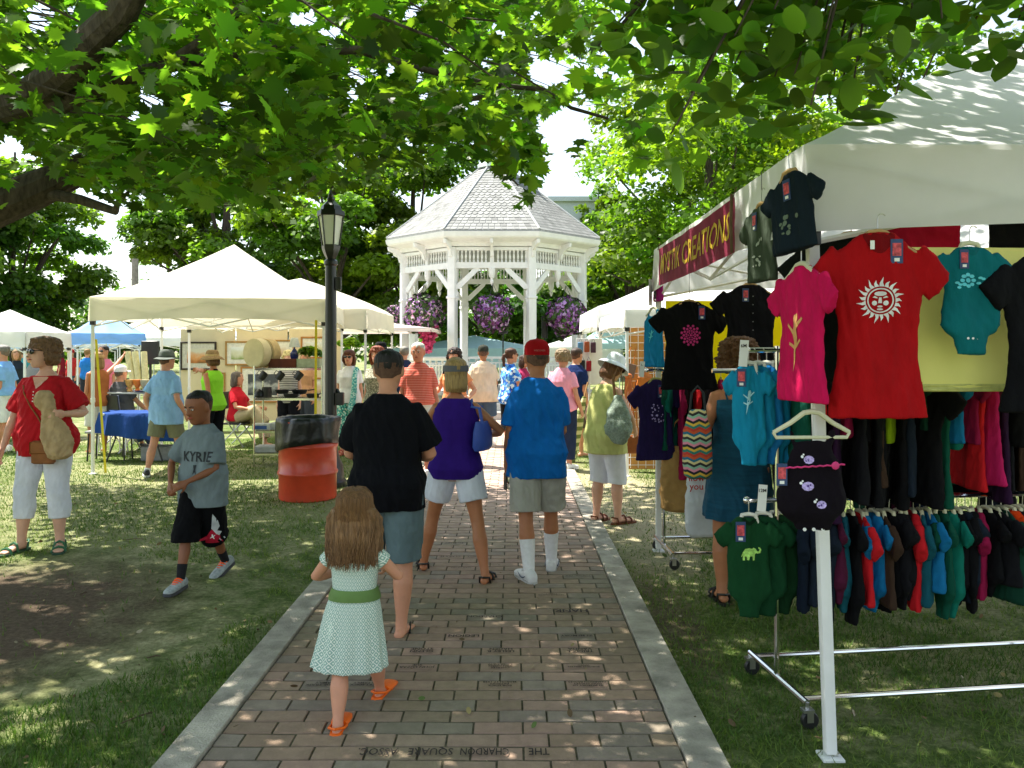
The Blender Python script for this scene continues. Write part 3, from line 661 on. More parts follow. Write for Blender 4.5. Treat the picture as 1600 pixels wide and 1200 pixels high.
# grass blades
rs = np.random.RandomState(3)
def grass():
    n = 230000; y = 2.0+rs.rand(n)**1.5*13; x = (rs.rand(n)-.5)*2*(.66*y+.3)
    jt = .035*rs.rand(n)**2; ok = (x < PX0-KW+jt) | (x > PX1+KW-jt); 
    nn = np.array([noise.noise(V((a*.8, b*.8, 1)))+.5*noise.noise(V((a*3, b*3, 4))) for a, b in zip(x, y)])
    d = ((x+3.2)/1.5)**2+((y-4.9)/1.6)**2; ok &= ~((d+nn*.7 < 1) & (rs.rand(n) < .97)); d2 = ((x-1.2)/.5)**2+((y-8.6)/2.8)**2; ok &= ~((d2 < 1) & (rs.rand(n) < .7))
    ok &= (nn > -.28) | (rs.rand(n) < .4)
    x, y, nn = x[ok], y[ok], nn[ok]; n = len(x); h = (.014+.028*rs.rand(n))*(1+.7*np.clip(nn, 0, 1)); a = rs.rand(n)*2*PI; wd = .0018+.0022*rs.rand(n)*(y/4)
    lx, ly = (rs.randn(n)*.018), (rs.randn(n)*.018)
    v = np.zeros((n, 3, 3)); v[:, 0] = np.stack([x-np.cos(a)*wd, y-np.sin(a)*wd, 0*x], 1); v[:, 1] = np.stack([x+np.cos(a)*wd, y+np.sin(a)*wd, 0*x], 1); v[:, 2] = np.stack([x+lx, y+ly, h], 1)
    t = np.clip(rs.rand(n)*.9+np.clip(-nn, -.2, .5), 0, 1)[:, None]; c = (1-t)*np.array([[.62, .85, .5]])+t*np.array([[1.9, 1.5, 1.3]]); c *= (.7+.6*rs.rand(n))[:, None]
    o = np_obj('grass', v.reshape(-1, 3), np.arange(3*n).reshape(-1, 3), 3, leaf_mat('grass_blade', (.075, .14, .025), (.11, .19, .03), .35), col=np.repeat(c, 3, 0)); tag(o, 'short worn grass of the lawn, green and straw coloured, either side of the path', 'grass', kind='stuff')
grass()
# twigs and fallen bits
tw = MB()
for px, py, L_, a in ((215, 1125, .16, .9), (210, 845, .2, .1), (60, 955, .1, 2), (240, 1030, .07, .4), (1020, 1085, .09, 1.2), (680, 985, .03, .2), (130, 930, .05, 1)):
    Y = GY(py); c = V((X(px, Y), Y, .012)); d = V((cos(a), sin(a), 0)); tw.tube([c-d*L_/2, c+V((.01, .005, .006)), c+d*L_/2], [.003, .004, .002], 5)
tag(tw.build('fallen_twigs', mat('twig', (.10, .065, .04), .9), smooth=0), 'thin fallen twigs scattered on the lawn beside the path', 'twigs', kind='stuff')
# ------------------------------------------------ trees
BARK = mat('bark', (.075, .058, .045), .95, .35, 9, .8, 22, stretch=(3, 3, .6))
LEAFB = leaf_mat('tree_leaf', (.052, .115, .016), (.10, .24, .015), .45)
def crown_np(cs, n, size, seed, tint=(1, 1, 1), flat=.45, dark=.35):
    """leaf cards on the shells of many blobs: cs = [(c, r)]"""
    r_ = np.random.RandomState(seed); w_ = np.array([r*r for _, r in cs]); w_ = w_/w_.sum(); idx = r_.choice(len(cs), n, p=w_)
    C = np.array([c for c, _ in cs])[idx]; Rr = np.array([r for _, r in cs])[idx]
    d = r_.randn(n, 3); d /= np.linalg.norm(d, axis=1)[:, None]; d[:, 2] = np.where(d[:, 2] < -.35, -d[:, 2]*.6, d[:, 2])
    k = 1-.35*r_.rand(n)**1.5+.16*r_.randn(n)*.5; p = C+d*(Rr*k)[:, None]*np.array([1, 1, .72])
    nm = d*.55+np.array([0, 0, .6])+r_.randn(n, 3)*.5; nm /= np.linalg.norm(nm, axis=1)[:, None]
    a = np.cross(nm, r_.randn(n, 3)); a /= np.linalg.norm(a, axis=1)[:, None]; b = np.cross(nm, a); s = size*(.6+.8*r_.rand(n))[:, None]
    v = np.stack([p-a*s*.5, p-b*s*.38+nm*s*.1, p+a*s*.6, p+b*s*.38+nm*s*.1], 1).reshape(-1, 3)
    cc = (.6+.8*r_.rand(len(cs)))[idx]*(.7+.6*r_.rand(n)); h = r_.rand(len(cs))[idx]
    col = np.stack([cc*(.75+.8*h), cc*(.92+.25*h), cc*(.9-.2*h)], 1)*np.array(tint)
    return v, np.repeat(col, 4, 0)
def tree(label, px, Y, top, r, low=1.5, n=15000, seed=1, tint=(1, 1, 1), size=.24, blobs=34, trunk=.22, gap=0, group='trees around the square', name='maple_tree'):
    x = X(px, Y); rt = thing(name, label, 'tree', (x, Y, 0), 0, group); r_ = random.Random(seed); cs = []; hz = (top-low)/2; cz = low+hz
    br = MB(); br.tube([(0, 0, -.1), (.05, .05, low*.6+.5), (-.05, 0, cz), (.05, .1, top-1)], [trunk*1.25, trunk, trunk*.7, .05], 10)
    for i in range(blobs):
        while True:
            q = V((r_.uniform(-1, 1), r_.uniform(-1, 1), r_.uniform(-1, 1)))
            if .35 < q.length < 1: break
        q = q*(.82+.1*r_.random()) if q.length > .75 else q
        c = V((q.x*r, q.y*r, cz+q.z*hz*.9)); rr = r*r_.uniform(.20, .36); cs.append((tuple(c), rr))
        if i % 2 == 0:
            z0 = low*.6+.5+(c.z-low)*.35; br.tube([(0, 0, z0), c*.5+V((0, 0, z0*.5+.2)), c], [trunk*.45, trunk*.28, .03], 6)
    br.build('trunk', BARK, rt)
    v, col = crown_np(cs, n, size, seed, tint); np_obj('crown', v, np.arange(len(v)).reshape(-1, 4), 4, LEAFB, rt, col)
    return rt
DK = (1.35, 1.3, .85); LT = (1.9, 1.55, 1.0)
tree('large dark green maple behind the white tents at the left edge', 20, 40, 12.6, 4.3, .2, 30000, 11, DK, .27, blobs=48)
tree('dark green tree cut by the left picture edge, behind the far white canopy', -110, 36, 12.5, 4.2, .2, 18000, 12, DK, .26)
tree('spreading tree with visible limbs right of the sky gap, behind the cream tent peak', 355, 37, 11.2, 4.3, 3.2, 21000, 13, (1.6, 1.4, .85), .25, trunk=.3)
tree('bushy bright green maple behind the black street lamp', 520, 33, 10.8, 4.1, .8, 26000, 14, (1.8, 1.5, .85), .24)
tree('tall yellow green tree rising left of the gazebo roof', 645, 36, 11.8, 3.9, .6, 23000, 15, (1.6, 1.35, .8), .24)
tree('low dark green tree seen through the gazebo posts', 770, 44, 6.9, 4.2, .4, 12000, 16, (.95, 1.05, .8), .28)
tree('dark green tree low behind the cream tent, left of the lamp post', 410, 42, 7.5, 4.5, .4, 12000, 17, DK, .28)
tree('low green tree under the sky gap at the left', 215, 46, 5.2, 3.0, .4, 8000, 18, (.9, 1, .8), .26)
tree('bright green round tree right of the gazebo roof', 985, 33, 8.8, 2.6, 1, 14000, 19, (1.7, 1.5, .7), .22)
tree('tall pale yellow green tree over the maroon banner', 1110, 27, 12.6, 4.9, 1.5, 26000, 20, (2.1, 1.75, 1.0), .2, blobs=44)
tree('green tree behind the far white market tents right of the gazebo', 900, 47, 6.6, 4.0, .4, 10000, 21, (1.1, 1.1, .8), .28)
tree('tall leafy tree above the clothing tent roof', 1330, 30, 14.5, 5.5, 3, 19000, 22, (1.6, 1.45, .9), .25)
tree('leafy tree at the right picture edge above the clothing tent', 1600, 34, 15.5, 6.2, 4, 15000, 23, (1.4, 1.3, .9), .28)
tree('tallest yellow green tree, behind the one over the maroon banner', 1075, 40, 18.0, 5.2, 4, 18000, 26, (1.9, 1.7, 1.1), .27)
tree('small airy tree in the sky gap right of the gazebo roof', 945, 50, 12.6, 2.2, 6.5, 3500, 24, (1.6, 1.5, 1.3), .25)
# ---- overhead canopy: real leaves on real twigs
MAPLE = []
def maple_outline():
    pts = [(0, -.42), (.05, -.30), (.26, -.40), (.24, -.22), (.52, -.14), (.36, .0), (.44, .22), (.22, .17), (.20, .30), (.11, .27), (0, .58)]
    return pts+[(-a, b) for a, b in reversed(pts[1:-1])]
def oval_outline():
    r = [(0, -.5), (.16, -.40), (.28, -.18), (.31, .05), (.24, .30), (.1, .46), (0, .55)]
    return r+[(-a, b) for a, b in reversed(r[1:-1])]
def leaves_np(pts, dirs, sizes, outline, seed, cols, curl=.18):
    r_ = np.random.RandomState(seed); o = np.array(outline); k = len(o); n = len(pts)
    up = np.array([0, 0, 1.]); nm = r_.randn(n, 3)*.55+up; nm /= np.linalg.norm(nm, axis=1)[:, None]
    b = dirs-nm*np.sum(dirs*nm, 1)[:, None]; b /= np.maximum(np.linalg.norm(b, axis=1)[:, None], 1e-6); a = np.cross(b, nm); s = sizes[:, None, None]
    rim = pts[:, None]+s*(o[None, :, 0:1]*a[:, None]+o[None, :, 1:2]*b[:, None]-nm[:, None]*(curl*(o[:, 0]**2*1.6+o[:, 1]**2*.7))[None, :, None])
    v = np.concatenate([pts[:, None], rim], 1).reshape(-1, 3); st = k+1
    tri = np.array([(0, 1+i, 1+(i+1) % k) for i in range(k)])[None]+(np.arange(n)*st)[:, None, None]
    return v, tri.reshape(-1, 3), np.repeat(cols, st, 0)
BND = [(-400, 300), (-60, 330), (0, 340), (30, 235), (100, 270), (190, 322), (300, 318), (400, 335), (470, 318), (560, 285), (640, 262), (700, 248), (745, 228), (775, 262), (805, 325), (835, 300), (860, 215), (900, 240), (945, 160), (975, 215), (1000, 260), (1040, 180), (1060, 120), (1140, 90), (1300, 95), (1600, 60), (2200, 60)]
def bnd(px, tab=BND): return np.interp(px, [a for a, _ in tab], [b for _, b in tab])
SH = [(R.uniform(0, 960), R.uniform(0, 290), R.uniform(7, 17)) for _ in range(75)]
def holes(px, py):
    h = 0
    for cx, cy_, rx, ry in ((65, 130, 50, 28), (240, 160, 26, 18), (520, 50, 26, 16), (15, 232, 30, 28), (860, 110, 40, 28), (905, 190, 60, 36), (470, 30, 30, 22), (60, 25, 34, 30), (640, 25, 22, 12), (875, 205, 40, 40)):
        h = np.maximum(h, np.exp(-(((px-cx)/rx)**2+((py-cy_)/ry)**2)*.7))
    for cx, cy_, r in SH: h = np.maximum(h, np.exp(-(((px-cx)**2+(py-cy_)**2)/r**2)*.8))
    return h
TREE1 = thing('maple_tree', 'big shade maple whose limbs and lobed leaves hang over the top left of the view', 'tree', (-5.4, 6.2, 0))
TO = V((-5.4, 6.2, 0))
def canopy():
    r_ = np.random.RandomState(41); tw = []; tries = 0
    # twig ends
    n = 60000; Y = r_.uniform(3.1, 11.0, n); x = r_.uniform(-9.5, 2.6, n); z = 2.5+5.2*r_.rand(n)**1.15
    px = 800+x/Y*F; py = HY-(z-CZ)/Y*F; rnd = r_.rand(n)
    lim = bnd(px)-14+r_.randn(n)*7-20*(Y < 3.6); inside = (px > -80) & (px < 1750) & (py > -60)
    okv = inside & (py < lim-55*3.2/Y) & (z > 2.45) & (rnd > holes(px, py)*1.25)
    okv &= ~((x > .5) & (Y > 3.0) & (z < 4.6)) & ~((x > 1.0) & inside)
    # out of view part that gives the shade
    oko = ~inside & (z > 3.0) & (py < 0) & (x < 2.6) & (Y < 11)
    dist = np.sqrt((x+4.0)**2+(Y-5.2)**2); keep = r_.rand(n) < np.clip(1.25-dist/9.0, .1, 1)
    sx_, sy_ = x-SUN_DIR.x/SUN_DIR.z*z, Y-SUN_DIR.y/SUN_DIR.z*z   # where its shade lands
    sunny = (sy_ > 6.9+.5*np.sin(sx_*2.1+.5))
    keep &= ~sunny|(inside & (py > -20) & (r_.rand(n) < np.where(py > 120, .97, .8)))
    sel = np.where((okv | oko) & keep)[0]; vis = okv[sel]
    a = sel[vis][:2500]; b = sel[~vis][:1450]; idx = np.concatenate([a, b])
    P_ = np.stack([x[idx], Y[idx], z[idx]], 1); m = 13
    ex = [tuple(P(*q)) for q in ((806, 296, 3.7), (796, 268, 3.8), (812, 245, 3.9), (790, 225, 3.9), (822, 270, 3.8), (780, 240, 4.2), (860, 180, 4), (885, 190, 4.1), (900, 215, 4), (980, 185, 3.8), (1000, 225, 3.7), (990, 205, 3.7), (960, 130, 3.9), (1035, 150, 3.6), (560, 262, 4.5), (620, 235, 4.4), (690, 222, 4.2), (740, 205, 4.1), (450, 292, 4.6), (380, 305, 5), (300, 290, 5), (230, 300, 5.2), (180, 290, 5), (120, 250, 5))]
    P_ = np.concatenate([P_, np.array(ex), np.array(ex)+.06]); n2 = len(P_)
    rel = r_.randn(n2, m, 3)*np.array([.17, .17, .09]); rel[:, :, 2] -= .05
    L_ = (P_[:, None]+rel).reshape(-1, 3); py2 = HY-(L_[:, 2]-CZ)/L_[:, 1]*F; px2 = 800+L_[:, 0]/L_[:, 1]*F
    ok = ~((px2 > -60) & (px2 < 1700) & (py2 > bnd(px2)+6)) & (L_[:, 1] > 1.2) & ~((holes(px2, py2) > .6) & (py2 > -20))
    d = rel.reshape(-1, 3)+np.array([0, 0, -.16]); L_ = L_[ok]; d = d[ok]; n3 = len(L_)
    cl = np.repeat(.28+1.15*r_.rand(n2), m)[ok]; hu = np.repeat(r_.rand(n2), m)[ok]; c = cl*(.75+.5*r_.rand(n3)); col = np.stack([c*(.8+.5*hu), c, c*.9], 1)
    v, f, cc = leaves_np(L_-np.array(TO), d, .112*(.6+.65*r_.rand(n3)), maple_outline(), 5, col)
    np_obj('crown', v, f, 3, leaf_mat('maple_leaf', (.045, .105, .014), (.25, .52, .02), .55), TREE1, cc)
    # limbs
    b = MB()
    def limb(pts, r0, r1):
        q = [P(*p)-TO if len(p) == 3 else V(p[:3]) for p in pts]; m_ = len(q); out = []
        for i in range(m_-1):
            for t in (0, .5): 
                w_ = q[i].lerp(q[i+1], t)
                if t: w_ += V((R.uniform(-.03, .03),)*3)
                out.append(w_)
        out.append(q[-1]); k = len(out); b.tube(out, [r0+(r1-r0)*i/(k-1) for i in range(k)], 10); return out
    b.tube([(0, 0, -.2), (.02, 0, .4), (-.02, 0, 1.6), (0, .05, 3), (-.2, .1, 5), (-.1, .2, 7.5)], [.46, .36, .31, .29, .2, .1], 16)
    L1 = limb([(-330, 480, 6.2), (-60, 345, 6.1), (60, 295, 6.2), (130, 262, 6.3), (250, 255, 6.5), (400, 190, 6.8), (620, 170, 7.2), (780, 150, 7.6)], .19, .02)
    L2 = limb([(-330, 420, 6.2), (-60, 185, 4.6), (50, 150, 4.0), (120, 95, 3.7), (190, 20, 3.5), (260, -90, 3.4)], .11, .055)
    limb([(80, 170, 4.0), (190, 120, 3.9), (260, 105, 3.8), (340, 50, 3.7), (400, -5, 3.6)], .05, .02); limb([(180, 150, 5.9), (290, 70, 5.6), (390, 20, 5.5), (500, -40, 5.4)], .04, .015)
    limb([(250, 200, 6.4), (380, 120, 6.4), (560, 80, 6.3), (700, 20, 6.2), (800, -30, 6)], .045, .015); limb([(300, 230, 6.5), (440, 165, 6.6), (640, 210, 7), (760, 240, 7.2), (810, 290, 7.3)], .035, .008)
    limb([(260, 105, 3.9), (420, 70, 4.0), (560, 78, 4.1), (700, 118, 4.2), (850, 140, 4.3), (950, 185, 4.4)], .03, .008); limb([(60, 300, 6.2), (180, 330, 6.0), (200, 300, 5.6)], .05, .01)
    r2 = random.Random(9); pts = [V(p)-TO for p in P_[:2500:5]]
    for p in pts:
        e = p+V((r2.uniform(-.2, .1), r2.uniform(-.2, .2), r2.uniform(.0, .12))); s_ = e+V((-r2.uniform(.3, .8), r2.uniform(-.3, .3), r2.uniform(.05, .3)))
        b.tube([s_, (s_+p)/2+V((0, 0, .05)), p], [.008, .006, .003], 5)
    b.build('trunk', BARK, TREE1)
canopy()
BND2 = [(900, -50), (930, 120), (985, 130), (1010, 190), (1035, 250), (1055, 300), (1075, 290), (1110, 225), (1170, 215), (1230, 215), (1290, 225), (1345, 200), (1385, 215), (1410, 165), (1440, 150), (1500, 130), (1560, 120), (1600, 95), (2100, 95)]
def linden():
    O = V((3.4, .6, 0)); t = thing('linden_tree', 'shade tree whose large oval leaves hang over the top right of the view', 'tree', O)
    r_ = np.random.RandomState(77); n = 9000; Y = r_.uniform(2.3, 4.3, n); px = r_.uniform(900, 1900, n); py = r_.uniform(-500, 300, n)
    x = (px-800)/F*Y; z = CZ-(py-HY)/F*Y; lim = bnd(px, BND2)
    dens = np.where(py > -20, .35+.65*np.clip((lim-py)/120, 0, 1), 1)
    ok = (py < lim-16) & (z < 3.6+.5*r_.rand(n)) & (z > 2.35) & ((Y < 3.05) | (z > 3.75)) & (r_.rand(n) < dens)
    i = np.where(ok)[0][:430]; Pn = np.stack([x[i], Y[i], z[i]], 1); m = 8
    # more leaves hidden above the frame towards the camera for the shade
    k = 320; Q = np.stack([r_.uniform(-3.2, 4.5, k), r_.uniform(-2.5, 3.0, k), r_.uniform(3.3, 5.6, k)], 1); Q = Q[(HY-(Q[:, 2]-CZ)/np.maximum(Q[:, 1], .05)*F < -30) | (Q[:, 1] < .1)]
    k = 120; Q2 = np.stack([r_.uniform(-.7, 3.4, k), r_.uniform(3.5, 4.9, k), r_.uniform(4.4, 5.6, k)], 1)
    A = np.concatenate([Pn, Q, Q2]); rel = r_.randn(len(A), m, 3)*np.array([.12, .11, .06]); L_ = (A[:, None]+rel).reshape(-1, 3)
    px2 = 800+L_[:, 0]/np.maximum(L_[:, 1], .05)*F; py2 = HY-(L_[:, 2]-CZ)/np.maximum(L_[:, 1], .05)*F; inn = (L_[:, 1] > .1) & (px2 > -50) & (px2 < 1700) & (py2 > -40)
    ok = ~(inn & ((py2 > bnd(px2, BND2)-8) | (px2 < 915))) & ~((L_[:, 1] > 3.2) & (L_[:, 2] < 3.6))
    d = (rel.reshape(-1, 3)*np.array([1, 1, .5])+np.array([0, 0, -.12]))[ok]; L_ = L_[ok]; n3 = len(L_); c = .55+.9*r_.rand(n3); col = np.stack([c*(.8+.5*r_.rand(n3)), c, c*.9], 1)
    v, f, cc = leaves_np(L_-np.array(O), d, .108*(.6+.6*r_.rand(n3)), oval_outline(), 6, col, .25)
    np_obj('crown', v, f, 3, leaf_mat('linden_leaf', (.038, .09, .014), (.23, .48, .02), .5), t, cc, smooth=True)
    b = MB(); b.tube([(0, 0, -.1), (0, 0, 1.2), (-.1, .1, 2.8), (-.5, .8, 3.7), (-1.4, 1.6, 4.1)], [.30, .24, .2, .12, .05], 14)
    mains = [V((-1.4, 1.9, 3.6))+O*0, V((-.3, 2.0, 3.5)), V((-2.2, 1.8, 3.5)), V((-.9, 1.9, 3.3))]
    for q in mains: b.tube([(-.4, .6, 3.5), (q+V((-.5, .6, 3.8)))*.5, q], [.05, .035, .015], 7)
    for p in Pn[::2]:
        p = V(p)-O; q = min(mains, key=lambda a: (a-p).length); b.tube([q, (p+q)/2+V((0, 0, .08)), p], [.010, .007, .003], 5)
    b.build('trunk', BARK, t)
linden()

def litter():
    r_ = np.random.RandomState(12); n = 1100; y = 2.2+10*r_.rand(n)**1.3; x = (r_.rand(n)-.5)*2*(.66*y+.3); on = (x > PX0-KW) & (x < PX1+KW); k = ~on | (r_.rand(n) < .22); x, y, on = x[k], y[k], on[k]; n = len(x)
    p = np.stack([x, y, np.where(on, .034, .022)+.006*r_.rand(n)], 1); pal = np.array([[.20, .13, .06], [.12, .08, .04], [.30, .24, .10], [.10, .15, .04], [.35, .30, .2]])
    v, f, c = leaves_np(p, r_.randn(n, 3)*np.array([1, 1, .05]), .028*(.4+1.2*r_.rand(n)**2), oval_outline(), 13, pal[r_.randint(0, 5, n)], .3)
    tag(np_obj('fallen_leaves', v, f, 3, mat('dry_leaf', (1, 1, 1), .9, attr=True), col=c), 'small dry leaves and seeds scattered over the lawn and path', 'fallen leaves', kind='stuff')
litter()
# ------------------------------------------------ far backdrop
def treeline():
    r_ = np.random.RandomState(8); cs = []
    for i in range(110):
        x = -75+150*i/110+r_.randn(); h = 3.6+1.6*r_.rand(); cs.append(((x, 62+r_.randn()*2, h*.35), h*.9)); cs.append(((x+.6, 63+r_.randn()*2, h), h*.75))
    v, c = crown_np(cs, 42000, .42, 30, (.85, .95, .8)); tag(np_obj('far_woods', v, np.arange(len(v)).reshape(-1, 4), 4, LEAFB, col=c), 'far row of dense dark trees closing the end of the square', 'woods', kind='stuff')
treeline()
def building():
    t = thing('white_building', 'white flat roofed building with a vent, half hidden behind trees right of the gazebo', 'building', (X(905, 52), 52, 0))
    m = MB(); m.box((.4, 3, 5.6), (4.6, 8, 11.2)); m.box((.4, 3, 11.3), (5.0, 8.4, .3)); m.build('wall', mat('pale_render', (.62, .66, .66), .8), t)
    m = MB(); m.lathe([(.35, 11.4), (.35, 12.0), (.5, 12.05), (.5, 12.3), (.1, 12.4)], (1.7, 0, 0), 12); m.build('roof_vent', STEEL, t)
    for i in range(3):
        for j in range(3): 
            w = MB(); w.box((-1.1+i*1.4, -1.03, 2.4+j*3.1), (.8, .06, 1.4)); w.build('window', mat('window_glass', (.05, .07, .08), .1, spec=.8), t)
building()
p_ = thing('utility_pole', 'grey utility pole rising in the sky gap left of the cream tent', 'utility pole', (X(211, 30), 30, 0))
MB().tube([(0, 0, -.2), (0, 0, 5.1)], [.16, .12], 10).build('pole', mat('old_wood', (.25, .22, .19), .9, .2, 5), p_)
# ------------------------------------------------ gazebo
GZ = V((X(772, 22.8), 22.8, 0)); 
def gazebo():
    t = thing('gazebo', 'white octagonal bandstand gazebo with a shingled roof at the end of the path', 'gazebo', GZ)
    R0 = 2.62; zt = 4.30; RE = 3.12; ze = 4.68
    vt = lambda r, k, z: V((r*cos(rad(22.5+45*k)), r*sin(rad(22.5+45*k)), z))
    oc = lambda r, z: [vt(r, k, z) for k in range(8)]
    W = WHITE
    # deck and steps
    m = MB(); m.loft([oc(2.8, 0), oc(2.8, .52)]); m.loft([oc(2.9, .524), oc(2.9, .60)]); m.build('deck', mat('grey_deck', (.45, .45, .44), .7), t)
    m = MB()
    for i in range(3): m.box((0, -2.75-.3*(3-i), .1+.18*i*.5), (1.5, .3, .2+.18*i))
    m.build('steps', mat('grey_deck2', (.42, .42, .41), .7), t)
    # roof: shingle courses
    sh = MB(); r_ = random.Random(2); zc = 6.85; rc = .36; NR = 24; SH = mat('slate_shingle', (1, 1, 1), .75, .1, 30, .2, 60, attr=True)
    for k in range(8):
        A0, B0 = vt(RE, k, ze), vt(RE, k+1, ze); A1, B1 = vt(rc, k, zc), vt(rc, k+1, zc); nrm = (B0-A0).cross(A1-A0).normalized()
        if nrm.z < 0: nrm = -nrm
        for r in range(NR):
            t0, t1 = r/NR, (r+1.5)/NR; t1 = min(t1, 1); L0, L1 = A0.lerp(A1, t0), B0.lerp(B1, t0); U0, U1 = A0.lerp(A1, t1), B0.lerp(B1, t1); n = max(2, round((L1-L0).length/.155)); pt = 4 < r < 17
            for i in range(n):
                a, b = i/n, (i+1)/n; g_ = .004; q = r_.uniform(.8, 1.12)*(.72 if r_.random() < .07 else 1); sh.col = (.27*q, .275*q, .26*q)
                lo_ = nrm*.022; hi_ = nrm*.006
                p0, p1 = L0.lerp(L1, a+g_), L0.lerp(L1, b-g_); q0, q1 = U0.lerp(U1, a), U0.lerp(U1, b); up = (q0-p0)*.33
                if pt: mid = (p0+p1)/2; sh.add([p0+up+lo_, p0.lerp(mid, .5)+up*.3+lo_, mid+lo_*1.0, p1.lerp(mid, .5)+up*.3+lo_, p1+up+lo_, q1+hi_, q0+hi_], [(0, 1, 2, 3, 4, 5, 6)])
                else: sh.add([p0+lo_, p1+lo_, q1+hi_, q0+hi_], [(0, 1, 2, 3)])
    sh.build('roof_shingles', SH, t, smooth=0)
    m = MB(); m.loft([oc(RE-.01, ze-.03), oc(RE, ze+.004), oc(rc-.02, zc)], cap=True); m.build('roof', mat('roof_under', (.4, .4, .4), .8), t, smooth=0)
    m = MB()
    for k in range(8): m.tube([vt(RE, k, ze+.03), vt(rc, k, zc+.03)], .028, 6)
    m.build('hip_caps', mat('hip_grey', (.42, .43, .42), .6), t)
    # cupola
    m = MB(); m.loft([oc(.50, zc-.02), oc(.50, zc+.06), oc(.42, zc+.1), oc(.40, zc+.75), oc(.52, zc+.8), oc(.54, zc+.9)]); 
    m.loft([oc(.56, zc+.902), oc(.34, zc+1.25), oc(.10, zc+1.75), oc(.02, zc+2.0)]); m.lathe([(.02, zc+1.9), (.06, zc+2.05), (.02, zc+2.2), (.01, zc+2.5)], n=8); m.build('cupola', mat('pale_green_paint', (.62, .70, .66), .6), t)
    # eave: fascia + soffit
    m = MB(); m.loft([oc(R0-.12, zt+.02), oc(R0+.12, zt+.02), oc(R0+.16, zt+.12), oc(RE-.08, ze-.20), oc(RE-.04, ze-.19), oc(RE, ze-.15), oc(RE+.03, ze-.04), oc(RE-.02, ze-.032), oc(RE-.3, ze-.04), oc(R0-.12, ze-.1)], cap=False); m.build('eave', W, t, smooth=20)
    m = MB(); m.loft([oc(R0-.14, zt+.0), oc(R0-.14, zt+.03)]); m.build('ceiling', mat('ceiling_grey', (.38, .38, .37), .8), t)
    # eave brackets
    for k in range(8):
        a = rad(22.5+45*k); 
        for kk, off in ((k, 0), (k+.5, 0)):
            a = rad(22.5+45*kk); rr0 = R0 if kk == k else R0*cos(rad(22.5)); u = V((cos(a), sin(a), 0)); v = V((-sin(a), cos(a), 0))
            pr = [(0, -.32), (.06, -.30), (.10, -.16), (.22, -.06), (.36, .0), (.38, .10), (0, .06)]
            m = MB(); m.prism(pr, .07, u*(rr0+.085)-v*.035+V((0, 0, zt+.06)), u, (0, 0, 1), v); m.build('eave_bracket', W, t, smooth=0)
    # posts
    for k in range(8):
        c = vt(R0, k, 0); rot = Matrix.Rotation(rad(22.5+45*k), 3, 'Z'); m = MB()
        m.box(c+V((0, 0, .603+(zt-.603)/2)), (.205, .205, zt-.603), rot, bev=.012); m.box(c+V((0, 0, .68)), (.26, .26, .15), rot, bev=.01); m.box(c+V((0, 0, 3.02)), (.25, .25, .06), rot, bev=.01)
        m.build('post', W, t)
    for k in range(8):
        A, B = vt(R0, k, 0), vt(R0, k+1, 0); d = (B-A).normalized(); nn = V((d.y, -d.x, 0)); Lh = (B-A).length; rot = Matrix((d, nn, V((0, 0, 1)))).transposed(); M0 = (A+B)/2
        bx = lambda m, s_, z, sz, o=0: m.box(M0+d*s_+nn*o+V((0, 0, z)), sz, rot)
        m = MB(); bx(m, 0, zt-.04, (Lh-.17, .11, .08)); bx(m, 0, zt-.46, (Lh-.17, .11, .15)); bx(m, 0, zt-.23, (.10, .09, .30)); m.build('frieze_rail', W, t, smooth=0)
        m = MB(); ns = 18
        for i in range(ns):
            s_ = -Lh/2+.085+(Lh-.17)*(i+.5)/ns
            if abs(s_) < .07: continue
            c = M0+d*s_; m.lathe([(.024, zt-.385), (.024, zt-.34), (.012, zt-.32), (.030, zt-.24), (.012, zt-.15), (.024, zt-.12), (.024, zt-.08)], c, 6)
        m.build('frieze_spindles', W, t)
        for sg in (-1, 1):
            m = MB(); a = M0+d*(sg*(Lh/2-.09))+V((0, 0, zt-1.06)); b = M0+d*(sg*(Lh/2-.60))+V((0, 0, zt-.535))
            m.prism([(0, 0), (.10, 0), (.56*1.0, .45), (.60, .53), (.46, .53), (0, .10)], .06, a-nn*.03, -d*sg, (0, 0, 1), nn); m.build('knee_brace', W, t, smooth=0)
            m = MB(); a = M0+d*(sg*(Lh/2-.088)); m.prism([(0, 0), (.04, .03), (.055, .1), (.03, .16), (.06, .22), (.05, .30), (0, .34)], .05, a+V((0, 0, zt-1.42))-nn*.025, -d*sg, (0, 0, 1), nn); m.build('corbel', W, t, smooth=0)
        m = MB(); m.lathe([(.01, zt-.98), (.045, zt-.90), (.05, zt-.86), (.03, zt-.82), (.075, zt-.74), (.085, zt-.66), (.09, zt-.535)], M0, 10); m.build('pendant', W, t)
        if k != 5:
            m = MB(); bx(m, 0, 1.44, (Lh-.17, .10, .07)); bx(m, 0, .74, (Lh-.17, .08, .07)); bx(m, 0, 1.28, (Lh-.17, .05, .04)); m.build('hand_rail', W, t, smooth=0)
            m = MB(); nb = 15
            for i in range(nb):
                c = M0+d*(-Lh/2+.085+(Lh-.17)*(i+.5)/nb); m.box(c+V((0, 0, 1.02)), (.045, .045, .48), rot); 
                m.lathe([(.045, 0), (.045, .012), (.02, .013), (.02, .0)], c+V((0, 0, 1.36))-nn*.0, 10, rot=Matrix.Rotation(rad(90), 3, d)) if i % 2 == 0 else None
            m.build('balusters', W, t, smooth=0)
    return t
gazebo()
FLW = mat('petunia', (1, 1, 1), .7, .05, 10, attr=True)
